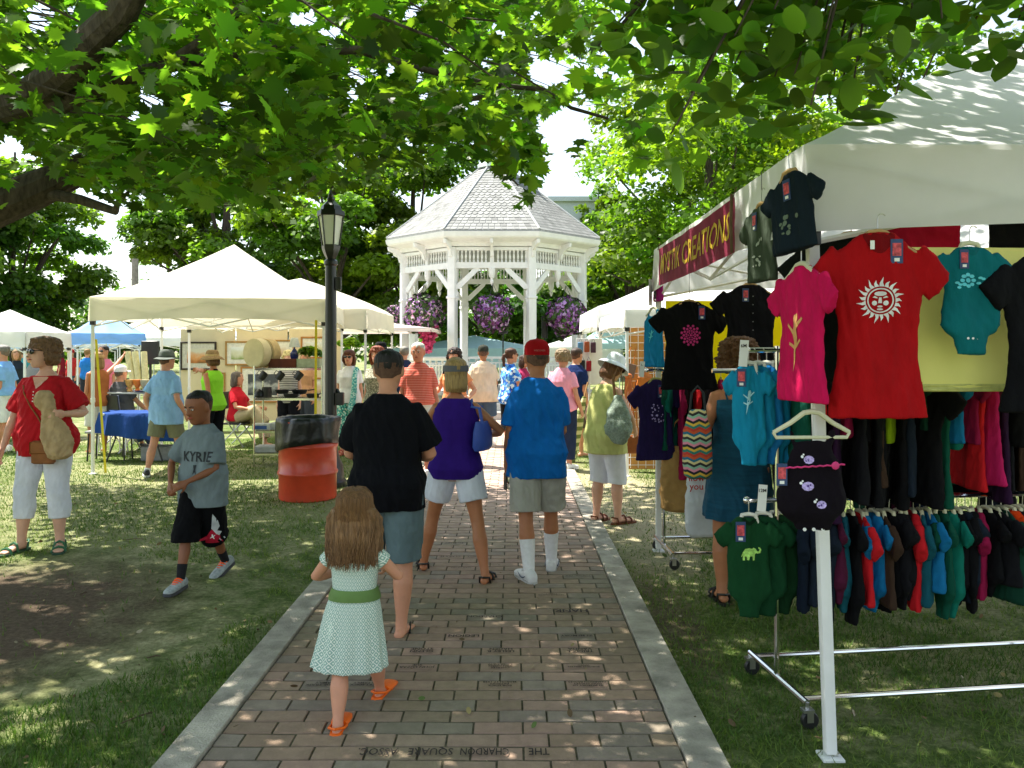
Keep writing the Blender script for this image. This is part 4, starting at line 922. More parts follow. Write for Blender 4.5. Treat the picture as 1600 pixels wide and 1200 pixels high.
def basket(label, loc, r, seed, cols, trail=None, top=4.2):
    t = thing('hanging_flower_basket', label, 'flower basket', loc, 0, 'hanging flower baskets of the gazebo'); r_ = np.random.RandomState(seed); vs, cc = [], []
    n = 2600; d = r_.randn(n, 3); d /= np.linalg.norm(d, axis=1)[:, None]; lump = np.array([noise.noise(V(q*2.2)+V((seed, 0, 0))) for q in d]); p = d*(r*(.82+.35*lump+.12*r_.rand(n)))[:, None]*np.array([1, 1, .92]); p[:, 2] += np.where(p[:, 2] < 0, p[:, 2]*.25, 0)
    kind = r_.rand(n); pal = np.array(cols); ci = pal[r_.randint(0, len(pal), n)]; gr = np.array([.06, .11, .025])[None]*(.5+r_.rand(n)[:, None]); fl = (kind > .52+.5*lump)[:, None]; c = np.where(fl, ci, gr); dk = (r_.rand(n) < .14)[:, None]; c = np.where(dk, np.array([[.07, .02, .06]]), c)
    if trail is not None:
        m2 = 420; q = r_.rand(m2); p2 = np.array(trail[0])+np.array(trail[1])*q[:, None]+r_.randn(m2, 3)*.10*(1.1-q[:, None]*.6); p = np.concatenate([p, p2]); d = np.concatenate([d, r_.randn(m2, 3)]); c = np.concatenate([c, np.array([[.75, .10, .28]])*(.6+.8*r_.rand(m2)[:, None])])
    n = len(p); nm = d+r_.randn(n, 3)*.5; nm /= np.linalg.norm(nm, axis=1)[:, None]; a = np.cross(nm, r_.randn(n, 3)); a /= np.linalg.norm(a, axis=1)[:, None]; b = np.cross(nm, a); s = (.045+.03*r_.rand(n))[:, None]
    v = np.stack([p+(a*cos(2*PI*j/5)+b*sin(2*PI*j/5))*s+nm*.008 for j in range(5)], 1).reshape(-1, 3)
    np_obj('flowers', v, np.arange(len(v)).reshape(-1, 5), 5, FLW, t, np.repeat(c, 5, 0))
    MB().ell((0, 0, .05), (r*.55, r*.55, r*.45)).build('basket', mat('coir', (.08, .05, .03), .9), t)
    m = MB()
    for a in (0, 2.1, 4.2): m.tube([(cos(a)*r*.5, sin(a)*r*.5, .2), (0, 0, r+.25)], .006, 4)
    m.tube([(0, 0, r+.2), (0, 0, top-loc[2]-.98)], .006, 4); m.build('chain', BLACKM, t)
PU = [(.42, .18, .50), (.55, .30, .62), (.30, .08, .35), (.62, .42, .68), (.22, .06, .26)]; PK = PU[:2]+[(.70, .35, .55), (.75, .55, .66)]
def gp(px, py, Y): q = P(px, py, Y); return (q.x, q.y, q.z)
basket('purple flower basket in the middle arch of the gazebo, beside the black speaker', gp(770, 487, 20.35), .47, 1, PU)
basket('wide flower basket with a bright pink trail, in the front left arch of the gazebo', gp(662, 489, 21.0), .52, 2, PK, ((.12, -.15, -.3), (.02, 0, -.62)))
basket('dark purple flower basket in the front right arch of the gazebo', gp(884, 492, 21.0), .52, 3, PU)
basket('small flower basket half hidden behind the leftmost gazebo post', gp(620, 496, 22.9), .36, 4, PK)
t = thing('loudspeaker', 'black box loudspeaker on a thin stand in the middle of the gazebo', 'loudspeaker', (X(786, 21.2), 21.2, .60))
MB().box((0, 0, Z(508, 21.2)-.6), (.26, .24, .46), bev=.02).build('cabinet', BLACKP, t); MB().tube([(0, 0, .02), (0, 0, Z(522, 21.2)-.6)], .018, 8).build('pole', BLACKM, t)
MB().box((.05, -.125, Z(500, 21.2)-.6), (.03, .01, .03)).build('logo_badge', mat('red_badge', (.5, .02, .02), .5), t)
m = MB(); [m.tube([(0, 0, .5), (.4*cos(a), .4*sin(a), .01)], .012, 5) for a in (0, 2.1, 4.2)]; m.build('leg', BLACKM, t)
t = thing('loudspeaker', 'black loudspeaker box behind the right front gazebo post', 'loudspeaker', (X(851, 21.6), 21.6, .60))
MB().box((0, 0, Z(511, 21.6)-.6), (.16, .24, .6), bev=.02).build('cabinet', BLACKP, t); MB().tube([(0, 0, .02), (0, 0, 1.7)], .018, 8).build('pole', BLACKM, t)
# ------------------------------------------------ market tents
def tent(label, c, w, d, rz, eave, val, peak, mt, legr=.018, concave=1.12, name='canopy_tent', group='pop up canopy tents', scallop=0, legs=True, legm=WHITE, truss=True, sag=.03, lean=0):
    t = thing(name, label, 'tent', (c[0], c[1], 0), rz, group); n = 24; vs, fs = [], []
    for i in range(n+1):
        for j in range(n+1):
            u, v = -1+2*i/n, -1+2*j/n; q = max(abs(u), abs(v)); z = eave+(peak-eave)*(1-q)**concave
            z -= sag*sin(PI*min(abs(u), abs(v))/max(q, .01))*(1-q)*4*q if q > 0 else 0
            z += .006*noise.noise(V((u*5, v*5, c[0])))
            vs.append((u*w/2, v*d/2, z))
    for i in range(n):
        for j in range(n): a = i*(n+1)+j; fs.append((a, a+n+1, a+n+2, a+1))
    MB().add(vs, fs).build('roof', mt, t, smooth=60)
    m = MB(); N_ = 20
    cs = [(-w/2, -d/2), (w/2, -d/2), (w/2, d/2), (-w/2, d/2)]
    for k in range(4):
        a, b = V((*cs[k], 0)), V((*cs[(k+1) % 4], 0)); dd = (b-a).normalized(); nn = V((dd.y, -dd.x, 0)); vs, fs = [], []; rows = 5
        for i in range(N_+1):
            q = i/N_; p = a.lerp(b, q); hh = val*(1-.14*sin(PI*q)) if not scallop else val*(1-.12*abs(sin(PI*q*scallop)))
            for r in range(rows+1): 
                f_ = r/rows; o = nn*(.02*f_+.018*noise.noise(V((q*7+k*9, f_*2, c[1])))*(1 if 0 < i < N_ else 0)+.002); vs.append(p+o+V((0, 0, eave-hh*f_)))
        for i in range(N_):
            for r in range(rows): e = i*(rows+1)+r; fs.append((e, e+1, e+rows+2, e+rows+1))
        m.add(vs, fs)
    m.build('valance', mt, t, smooth=60)
    if legs:
        for x, y in cs:
            sx, sy = math.copysign(1, x), math.copysign(1, y); lg = MB(); lg.box((x-sx*.03, y-sy*.03, (eave-.03)/2+.01), (legr*2, legr*2, eave-.05), bev=.003); lg.box((x-sx*.03, y-sy*.03, 1.0), (legr*2.5, legr*2.5, .06), bev=.003); lg.box((x-sx*.03, y-sy*.03, .004), (.09, .09, .012), bev=.003); 
            if lean and x < 0 and y < 0: lg.v = [(a_+(eave-c_)*lean, b_, c_) for a_, b_, c_ in lg.v]
            lg.build('leg', legm, t)
            MB().box((x-sx*.03, y-sy*.03, eave-val-.02), (legr*3.4, legr*3.4, .06), bev=.004).build('leg_bracket', BLACKP, t)
    if truss:
        m = MB(); z1, z0 = eave-.05, eave-.05-.30*min(1, val/.3)*1.15
        for k in range(4):
            a, b = V((*cs[k], 0))*.975, V((*cs[(k+1) % 4], 0))*.975; md = (a+b)/2
            for p, q in ((a, md), (md, b)):
                m.tube([p+V((0, 0, z1)), q+V((0, 0, z0))], .012, 4); m.tube([p+V((0, 0, z0)), q+V((0, 0, z1))], .012, 4)
            m.tube([md+V((0, 0, z0)), V((0, 0, peak-.55))], .010, 4); m.tube([md+V((0, 0, z1)), V((0, 0, peak-.15))], .010, 4)
        m.tube([(0, 0, peak-.62), (0, 0, peak-.02)], .02, 6)
        m.build('folding_truss', legm, t)
    return t
# main cream tent
A, B = P(140, 505, 10.8), P(509, 505, 11.2); A.z = B.z = 0; dv = (B-A); w1 = dv.length; rz1 = math.atan2(dv.y, dv.x); nv = V((-dv.y, dv.x, 0)).normalized(); dT = 3.1
cT = (A+B)/2+nv*dT/2; ev = 2.40
T1 = tent('large cream canopy tent with a tall peak, left of the black street lamp', cT, w1, dT, rz1, ev, .33, Z(382, cT.y)+.0, TENTC, concave=1.22, legr=.019)
for px, py0, py1, Yq, lb in ((148, 740, 530, 10.75, 'yellow tie down strap slanting beside the left front leg of the cream tent'), (492, 700, 500, 10.8, 'yellow strap hanging straight inside the right front corner of the cream tent')):
    o = MB(); a, b = P(px, py1, Yq), P(px-1 if px > 200 else 163, py0, Yq); b.z = .03 if px < 200 else .5
    a.x, b.x = (a.x, b.x); o.prism([(0, 0), (.032, 0), (.032+(b-a).x, (b-a).z), ((b-a).x, (b-a).z)], .004, a); tag(o.build('tie_down_strap', mat('yellow_strap', (.75, .62, .03), .6, .05, 10, trans=.2), smooth=0), lb, 'strap')
c2 = ((X(573, 14.2)+X(292, 14.2))/2, 14.2+1.6); tent('second cream canopy tent standing behind the large one, its corner right of the street lamp', c2, X(573, 14.2)-X(292, 14.2), 3.2, 0, 2.42, .38, 3.1, TENTC, concave=.8, legr=.018)
# far left tents
def mt(label, px, Y, w, eave, peak, mtl, val=.25, rz=0, **k): return tent(label, (X(px, Y), Y+w/2), w, w, rz, eave, val, peak, mtl, **k)
BLUET = mat('blue_tent_fabric', hx('8fbdf0'), .6, .04, 4, trans=.4); SKYT = mat('pale_blue_tent', (.60, .72, .85), .6, .04, 4, trans=.35); TEALT = mat('pale_teal_tent', hx('b4d4d6'), .6, .04, 4, trans=.3)
mt('white canopy tent cut by the left picture edge, behind the light blue polo', -25, 14.5, 1.5, 2.02, 2.45, TENTW, .30)
mt('bright blue canopy tent with a steep roof just left of the cream tent', 140, 17.5, 1.5, 2.05, 2.6, BLUET, .26, .5)
mt('small pale blue canopy tent far behind the woman in red', 62, 27, 2.6, 1.95, 2.35, SKYT)
mt('white canopy tent far off, under the cream tent left of the hat', 215, 22, 3.4, 2.02, 2.75, TENTW)
mt('long white canopy tent far off behind the sun hat man', 300, 30, 5.5, 2.2, 3.1, SKYT)
mt('white canopy tent far off, between the woman in red and the cream tent leg', 120, 33, 3.4, 2.05, 2.9, TENTW)
mt('pale pink topped tent between the second cream tent and the gazebo', 585, 18.5, 2.6, 2.2, 2.38, mat('pinkish_tent', (.80, .70, .66), .6, .04, 4, trans=.4), .10, truss=False, legs=False)
mt('wide pale teal marquee far behind the gazebo', 735, 33, 6.4, 1.75, 2.35, TEALT, .9, name='marquee')
mt('wide white marquee behind the gazebo, right part', 905, 31, 3.2, 1.8, 2.3, TENTW, 1.0, name='marquee')
# right tents
tent('white canopy tent nearest behind the clothing tent, over the wall of bags', (1.50+1.7, 10.6+1.7), 3.4, 3.4, 0, 2.22, .24, 3.1, TENTW)
tent('white canopy tent beyond the bag stall, its corner over the phone cases', (X(934, 13.6)+1.75, 13.6+1.75), 3.5, 3.5, 0, 2.42, .36, 3.2, TENTW)
tent('pale teal pointed tent far behind the white bucket hat', (X(985, 26), 27.5), 3.2, 3.2, 0, 1.9, .2, 3.0, TEALT)
# clothing tent
tx0, tx1, ty0, ty1 = 1.195, 4.7, 3.27, 6.72
T2 = tent('big white clothing tent filling the right side of the view', ((tx0+tx1)/2, (ty0+ty1)/2), tx1-tx0, ty1-ty0, 0, 2.52, .36, 3.62, mat('white_tent_cloth', (.78, .78, .78), .7, .03, 3, .2, 6, trans=.42), .022, 1.05, sag=.02, lean=.035)
# ------------------------------------------------ lamp post and can
def lamp():
    Y = 9.9; t = thing('street_lamp', 'black street lamp with a six sided lantern beside the red drum', 'street lamp', (X(517, Y), Y, 0))
    m = MB(); m.lathe([(.20, 0), (.20, .06), (.165, .10), (.15, .26), (.11, .34), (.085, .44), (.072, .6), (.068, 2.72), (.085, 2.74), (.085, 2.78), (.06, 2.80)], n=20); m.build('post', BLACKM, t)
    m = MB(); m.lathe([(.05, 2.795), (.09, 2.87), (.112, 2.93), (.116, 2.97), (.10, 2.98)], n=6); m.lathe([(.168, 3.335), (.174, 3.345), (.17, 3.40), (.135, 3.405), (.12, 3.46), (.075, 3.50), (.045, 3.53), (.056, 3.55), (.03, 3.575), (.038, 3.595), (.018, 3.62), (.010, 3.66)], n=6)
    for k in range(6): a = rad(60*k); m.tube([(.105*cos(a), .105*sin(a), 2.97), (.156*cos(a), .156*sin(a), 3.34)], .010, 4)
    m.build('lantern', BLACKM, t, smooth=25)
    MB().lathe([(.096, 2.982), (.147, 3.333)], n=6, cap=True).build('lamp_glass', mat('frosted_glass', (.9, .9, .85), .5, .02, 8, trans=.25), t, smooth=0)
    m = MB(); m.box((.10, -.02, 2.50), (.07, .07, .16), bev=.01); m.box((.115, -.02, 1.08), (.10, .09, .16), bev=.015); m.tube([(.1, 0, 1.15), (.07, 0, 1.2)], .02, 6); m.build('outlet_box', BLACKM, t)
lamp()
def can():
    Y = 9.1; t = thing('trash_drum', 'orange red steel drum used as a trash can, black bag folded over its rim', 'trash can', (X(481, Y), Y, 0)); r = .322
    pr = [(r-.01, 0), (r, .01)]
    for z in (.30, .60): pr += [(r, z-.03), (r+.013, z-.012), (r+.016, z), (r+.013, z+.012), (r, z+.03)]
    pr += [(r, .86), (r+.008, .87), (r+.008, .885), (r-.02, .885), (r-.02, .80)]
    MB().lathe(pr, n=48).build('drum', mat('orange_red_paint', (.62, .055, .018), .38, .12, 4, .06, 14, spec=.5, coat=.2), t, smooth=40)
    m = MB(); n = 72; rg = []
    for q, (ro, z) in enumerate(((.022, .62), (.035, .64), (.030, .70), (.026, .78), (.024, .86), (.022, .905), (.004, .925), (-.03, .915), (-.045, .86), (-.06, .6), (-.10, .3))):
        rr = []
        for j in range(n):
            a = 2*PI*j/n; k = noise.noise(V((cos(a)*3, sin(a)*3, z*5)))*.022+noise.noise(V((cos(a)*9, sin(a)*9, z*14)))*.012; low = (.055*sin(a*1+2.4)-.035)*max(0, (.86-z)/.24) if z < .86 and ro > 0 else 0
            rr.append(V(((r+ro+k*(1.3 if ro > 0 else 1))*cos(a), (r+ro+k*(1.3 if ro > 0 else 1))*sin(a), z-low*-1.4+k*.3)))
        rg.append(rr)
    m.loft(rg, cap=False); m.build('bin_bag', mat('black_bag_film', (.008, .009, .009), .34, .2, 6, .5, 25, spec=.45), t, smooth=70)
can()
# ------------------------------------------------ garments
HOOKM = STEEL
def hanger(w=.4, drop=.09, m=WOOD, n='hanger', kids=False):
    h = MB(); th = .008 if not kids else .006
    h.tube([(-w/2, 0, -drop), (-w*.28, 0, -drop*.55), (-.03, 0, -.005), (0, 0, .0), (.03, 0, -.005), (w*.28, 0, -drop*.55), (w/2, 0, -drop)], [th, th*1.2, th*1.3, th*1.3, th*1.3, th*1.2, th], 8)
    if n == 'full': h.tube([(-w/2, 0, -drop), (-w/2+.01, 0, -drop-.02), (w/2-.01, 0, -drop-.02), (w/2, 0, -drop)], th*.9, 8)
    return h
def hook(): return MB().tube([(0, 0, 0), (0, 0, .035)]+[(.016-.016*cos(a)*1, 0, .05+.018*sin(a)) for a in (0, .6, 1.2, 1.9, 2.6)], .0022, 5)
GP = {}
def garment_mesh(kind, var=0):
    """hangs from z=0 (neck) down; front is -y"""
    k = (kind, var)
    if k in GP: return GP[k]
    m = MB(); X1, Y1 = V((1, 0, 0)), V((0, 1, 0))
    def flat(rows, p=2.6): m.loft([ringp(V((x, y, z)), X1, Y1, rx, ry, 24, p) for z, rx, ry, x, y in rows])
    def slv(x0, z0, dx, dz, r0, r1, ry=.016):
        for sx in (-1, 1):
            a, b = V((sx*x0, 0, z0)), V((sx*(x0+dx), 0, z0-dz)); d = (b-a).normalized(); pr = V((-d.z, 0, d.x))
            m.loft([ringp(a.lerp(b, q), pr, Y1, r0+(r1-r0)*q, ry*(1+.3*q), 14, 2.4) for q in (0, .3, .7, 1)])
    if kind == 'tee':
        flat([(.015, .075, .014, 0, 0), (-.02, .13, .018, 0, 0), (-.05, .185, .02, 0, 0), (-.10, .20, .024, 0, 0), (-.2, .205, .026, 0, 0), (-.32, .182, .024, 0, 0), (-.45, .184, .026, 0, 0), (-.58, .208, .030, 0, 0), (-.66, .228, .030, 0, 0)]); slv(.16, -.085, .12, .10, .075, .068)
    elif kind == 'ctee':
        flat([(.01, .05, .014, 0, 0), (-.02, .10, .016, 0, 0), (-.05, .125, .018, 0, 0), (-.2, .13, .022, 0, 0), (-.36, .14, .026, 0, 0)]); slv(.10, -.06, .09, .07, .05, .045)
    elif kind == 'onesie':
        flat([(.005, .05, .014, 0, 0), (-.02, .085, .016, 0, 0), (-.05, .105, .02, 0, 0), (-.16, .108, .024, 0, 0), (-.27, .112, .026, 0, 0), (-.31, .118, .026, 0, 0), (-.335, .10, .024, 0, 0), (-.36, .068, .020, 0, 0), (-.40, .058, .018, 0, 0), (-.425, .055, .016, 0, 0)]); slv(.085, -.045, .075, .055, .042, .036)
    elif kind == 'tank':
        flat([(-.06, .10, .014, 0, 0), (-.12, .155, .02, 0, 0), (-.25, .15, .024, 0, 0), (-.45, .165, .03, 0, 0), (-.62, .185, .034, 0, 0)])
        for sx in (-1, 1): m.tube([(sx*.07, 0, .01), (sx*.085, 0, -.05), (sx*.09, 0, -.11)], .016, 8, flat=.6)
    elif kind == 'romper':
        flat([(-.10, .055, .012, 0, 0), (-.15, .085, .018, 0, 0), (-.20, .105, .026, 0, 0), (-.28, .115, .032, 0, 0), (-.36, .140, .042, 0, 0), (-.42, .135, .040, 0, 0), (-.46, .10, .030, 0, 0), (-.485, .075, .02, 0, 0), (-.515, .07, .016, 0, 0)])
        for sx in (-1, 1): m.tube([(sx*.085, 0, -.05), (sx*.08, 0, -.10), (sx*.05, 0, -.16)], .012, 8, flat=.5)
    elif kind == 'dress':
        flat([(.01, .07, .014, 0, 0), (-.05, .15, .02, 0, 0), (-.2, .155, .026, 0, 0), (-.4, .15, .03, 0, 0), (-.7, .2, .04, 0, 0), (-.95, .24, .05, 0, 0)]); slv(.13, -.08, .06, .07, .05, .05)
    me = MB(); me.v, me.f, me.c, me.m = m.v, m.f, m.c, m.m
    o = me.build('fabric', [], None, vox=.009, it=2, disp=fold(.013, (11, 10, 4.0), seed=var*7+len(kind)*3+1)); GP[k] = o.data; bpy.data.objects.remove(o); return GP[k]
HG = {}
KN = {'tee': 't shirt', 'ctee': 'toddler shirt', 'onesie': 'baby bodysuit', 'tank': 'tank top', 'romper': 'baby romper', 'dress': 'dress'}
def garment(kind, loc, rz, colour, label, group=None, var=0, sc_=1.0, hw=None, hm=WOOD, tilt=0, sx=1, full=False, tagc=False, neck=True, hl=0, name=None, sz=1):
    nm = name or {'tee': 'hanging_tshirt', 'ctee': 'hanging_tshirt', 'onesie': 'baby_bodysuit', 'tank': 'hanging_tank_top', 'romper': 'baby_romper', 'dress': 'hanging_dress'}[kind]
    t = thing(nm, label, {'onesie': 'bodysuit', 'romper': 'romper', 'dress': 'dress', 'tank': 'tank top'}.get(kind, 't shirt'), loc, rz, group); t.rotation_euler.y = tilt
    me = garment_mesh(kind, var).copy(); me.materials.append(fab(colour) if isinstance(colour, str) else colour); o = bpy.data.objects.new('fabric', me); COL.objects.link(o); o.parent = t; o.scale = (sc_*sx, sc_, sc_*sz)
    w_ = hw or {'tee': .36, 'ctee': .22, 'onesie': .18, 'tank': .26, 'romper': .30, 'dress': .3}[kind]*sc_
    hh_ = hanger(w_*sx, .085*sc_, hm, 'full' if full else 'x').build('hanger', hm, t, loc=(0, 0, .022 if not full else .03))
    hk = hook().build('hook', HOOKM, hh_)
    if hl: MB().tube([(0, 0, .03), (0, 0, .03+hl)], .0018, 4).build('cord', BLACKP, hh_)
    t['_f'] = o.name
    return t, o
def price_tag(t, o, x, z, s=1):
    g = emp('price_tag'); g.parent = t; ym = -.045
    bv = BVHTree.FromPolygons([V((q.co.x*o.scale.x, q.co.y*o.scale.y, q.co.z*o.scale.z)) for q in o.data.vertices], [p.vertices for p in o.data.polygons]); h = bv.ray_cast(V((x, -.5, z)), V((0, 1, 0))); y = (h[0].y if h[0] else -.03)-.004
    MB().box((x, y, z), (.042*s, .002, .085*s)).build('card', mat('navy_card', (.03, .06, .16), .4), g); MB().box((x, y-.002, z+.006*s), (.030*s, .001, .045*s)).build('card_print', mat('red_print', (.6, .08, .10), .5, .4, 60), g)
    MB().box((x, y-.002, z-.03*s), (.018*s, .001, .012*s)).build('price_sticker', WHITE, g)
def neck_shade(t, o, col, s=1, r=.075, d=.06, z=.01):  # darker patch on the fabric, painted shade of the shirt's inside
    m = MB(); n = 14; pts = [(-r*s+2*r*s*i/n, 0, z*s-d*s*sin(PI*i/n)) for i in range(n+1)]
    dec = decal('neck_shade', shp([(p[0], p[2]) for p in pts]+[(r*s*.9, (z+.012)*s), (0, (z-.002)*s), (-r*s*.9, (z+.012)*s)]), o, (0, 0, 0), (1/o.scale.x, 0, 0), (0, 0, 1/o.scale.z), (0, 1, 0), col, .002)
    return dec
# --- prints (2-D shapes)
def sun_print():
    P_ = []
    for i in range(21):
        a = 2*PI*i/21; L_ = .092 if i % 2 else .080; c, s_ = cos(a), sin(a); w_ = .008
        P_.append([(c*.054-s_*w_, s_*.054+c*w_), (c*.068-s_*(w_*.5+.004), s_*.068+c*(w_*.5+.004)), (c*L_-s_*(-.003), s_*L_+c*(-.003)), (c*.068-s_*(-w_*.5+.002), s_*.068+c*(-w_*.5+.002)), (c*.054+s_*w_, s_*.054-c*w_)])
    ring = [(disc(0, 0, .048, n=24)[i], disc(0, 0, .043, n=24)[i]) for i in range(24)]
    for i in range(24): j = (i+1) % 24; P_.append([ring[i][0], ring[j][0], ring[j][1], ring[i][1]])
    face = []
    for a0, a1 in ((200, 340), (20, 80), (100, 160)):
        pass
    P_ += [disc(-.020, -.010, .010, n=8), disc(.020, -.010, .010, n=8), disc(0, -.023, .010, .004, 8), disc(0, .026, .022, .009, 10), [(-.004, .012), (.004, .012), (.007, -.010), (-.007, -.010)], [(-.028, .012), (-.010, .008), (-.010, .012), (-.020, .018)], [(.028, .012), (.010, .008), (.010, .012), (.020, .018)], disc(0, -.034, .012, .004, 8)]
    return shp(*P_)
def mandala(r=.06, n=12):
    P_ = [disc(0, 0, r*.10, n=8)]
    for k, (rr, sz) in enumerate(((.22, .08), (.40, .10), (.62, .13), (.84, .13))):
        m_ = n if k else 6
        for i in range(m_): a = 2*PI*(i+(k % 2)*.5)/m_; P_.append(disc(cos(a)*r*rr, sin(a)*r*rr, r*sz*.95, n=6, a0=a))
    return shp(*P_)
def blobs(seed, w, h, n=14, s=.012):
    r_ = random.Random(seed); return shp(*[disc(r_.uniform(-w, w), r_.uniform(-h, h), r_.uniform(.4, 1)*s, r_.uniform(.3, 1)*s, 7, r_.random()*3) for _ in range(n)])
def elephant(s=1):
    o = [(-.042, .018), (-.030, .032), (-.006, .036), (.012, .030), (.020, .036), (.034, .030), (.040, .016), (.050, .014), (.058, .024), (.050, .030), (.048, .038), (.060, .036), (.068, .022), (.060, .004), (.044, .002), (.036, .004), (.028, -.004), (.026, -.036), (.014, -.036), (.012, -.012), (-.004, -.012), (-.008, -.034), (-.020, -.034), (-.022, -.014), (-.030, -.012), (-.032, -.036), (-.044, -.036), (-.044, -.004), (-.050, -.016), (-.053, -.014), (-.046, .008)]
    return shp([(a*s, b*s) for a, b in o])
def gecko(s=1):
    return shp([(-.004*s, .05*s), (.008*s, .055*s), (.014*s, .04*s), (.006*s, .02*s), (.010*s, -.01*s), (-.004*s, -.04*s), (-.012*s, -.08*s), (-.018*s, -.10*s), (-.014*s, -.06*s), (-.012*s, -.02*s), (-.008*s, .02*s)], [(.0, .02*s), (.03*s, .045*s), (.034*s, .04*s), (.006*s, .01*s)], [(-.008*s, .01*s), (-.034*s, .03*s), (-.036*s, .024*s), (-.010*s, .0)], [(-.004*s, -.03*s), (.022*s, -.012*s), (.024*s, -.018*s), (-.006*s, -.04*s)], [(-.010*s, -.03*s), (-.034*s, -.02*s), (-.034*s, -.028*s), (-.012*s, -.04*s)])
def flower_print(s=1):
    P_ = [disc(0, 0, .010*s, n=8)]
    for i in range(8): a = 2*PI*i/8; P_.append(disc(cos(a)*.024*s, sin(a)*.024*s, .011*s, .008*s, 7, a))
    for i, (x, y) in enumerate(((.045, -.012), (.062, .006), (.078, -.006), (.092, .004), (.066, -.016), (.05, .01), (-.034, -.018), (-.046, -.010), (-.04, -.03))): P_.append(disc(x*s, y*s, .010*s, .006*s, 6, i))
    return shp(*P_)
WP = mat('white_print', (.75, .75, .75), .7); PKP = mat('magenta_print', hx('c0307a'), .7); LTP = mat('aqua_print', hx('5fc8d8'), .7); GRP = mat('lime_print', hx('a8d86a'), .7, .3, 90); LAV = mat('lavender_print', hx('b9a6e0'), .7, .3, 90); GOLDP = mat('gold_print', hx('d09a60'), .7)
def pr(o, name, vf, z, m, x=0): return decal(name, vf, o, (x/o.scale.x, 0, z/o.scale.z), (1/o.scale.x, 0, 0), (0, 0, 1/o.scale.z), (0, 1, 0), m, .0035)
# red shirt with the sun
t, o = garment('tee', (X(1371, 3.12), 3.12, Z(370, 3.12)), rad(-4), 'a40d14', 'large red t shirt with a white sun face, front of the clothing tent', sc_=1.04, var=1, sz=1.03, sx=.80)
neck_shade(t, o, fab('700a10'), 1.04, .066, .075); price_tag(t, o, .062, -.06, 1.1); pr(o, 'print', sun_print(), -.25, WP)
MB().box((-.03, -.030, -.035), (.016, .002, .034)).build('neck_label', WHITE, t)
# magenta
t, o = garment('tee', (X(1252, 3.18), 3.18, Z(420, 3.18)), rad(-80), 'c0104e', 'narrow magenta t shirt with a gold print seen side on at the tent pole', sc_=.80, var=2, hm=CREAM); pr(o, 'print', gecko(1.5), -.26, GOLDP)
# teal bodysuit
t, o = garment('onesie', (X(1515, 3.2), 3.2, Z(388, 3.2)), rad(3), '0b646c', 'teal baby bodysuit with pale flowers in front of the pale yellow cloth', sc_=1.0, hm=CREAM, var=1, sx=1.0); pr(o, 'print', flower_print(.95), -.13, LTP, -.02); price_tag(t, o, -.035, -.045, .9); neck_shade(t, o, fab('0a5a60'), .8, .05, .05)
m = MB(); [m.lathe([(.005, 0), (.005, .003)], (x, -.02, -.36), 8, rot=Matrix.Rotation(rad(90), 3, 'X')) for x in (-.02, 0, .02)]; m.build('snaps', WHITE, t)
# black tee at the edge
garment('tee', (2.16, 3.22, 2.06), rad(8), '0c0c10', 'black t shirt cut by the right picture edge, beside the pale yellow cloth', sc_=.95, var=3)
garment('tee', (X(1330, 3.5), 3.5, Z(372, 3.5)), rad(-15), '111512', 'black t shirt mostly hidden behind the red sun shirt', sc_=.95, var=3)
# eave shirts
t, o = garment('ctee', (X(1234, 3.22), 3.22, Z(275, 3.22)), rad(-68), '14202a', 'dark navy toddler t shirt hung high on the tent corner', 'shirts hung from the eave', var=1, sc_=.85, tilt=rad(-6), hl=.05); pr(o, 'print', blobs(4, .05, .04, 12, .012), -.20, mat('grey_print', (.12, .16, .12), .7)); price_tag(t, o, .0, -.06, 1)
t, o = garment('ctee', (X(1190, 3.72), 3.72, Z(325, 3.72)), rad(-80), '3c4638', 'olive grey toddler t shirt hung on the tent side next to the maroon banner', 'shirts hung from the eave', var=2, sc_=.95, hl=.12); pr(o, 'print', blobs(5, .03, .07, 14, .010), -.2, mat('pale_print', (.35, .38, .32), .7)); price_tag(t, o, -.03, -.06, 1)
garment('ctee', (X(1029, 6.66), 6.66, Z(420, 6.66)), rad(-84), 'a0237a', 'small purple pink shirt on the far corner of the clothing tent', var=1, sc_=.75)
t, o = garment('tank', (X(1021, 6.55), 6.55, Z(485, 6.55)), rad(-62), '1578a8', 'blue tank top hanging at the far tent leg', var=1, sc_=.75, hm=CREAM); pr(o, 'print', gecko(.7), -.2, LTP)
t, o = garment('tee', (X(1077, 6.0), 6.0, Z(474, 6.0)), rad(6), '0b0b0d', 'black t shirt with a pink round pattern hanging under the tent', 'black shirts under the far tent bar', var=2, sc_=.98, hl=.2); pr(o, 'print', mandala(.085), -.24, PKP); price_tag(t, o, .09, -.07, 1.2); neck_shade(t, o, fab('050507'), 1, .07, .06)
t, o = garment('tee', (X(1172, 5.7), 5.7, Z(448, 5.7)), rad(4), '0c0c11', 'plain black button t shirt hanging over the woman in the teal dress', 'black shirts under the far tent bar', var=1, sc_=.92, hl=.2); price_tag(t, o, -.04, -.06, 1.1)
m = MB(); [m.ell((0.01, -.03, -.07-.06*i), (.004, .003, .004), None, 6, 4) for i in range(5)]; m.build('buttons', mat('grey_button', (.3, .3, .3), .4), t)
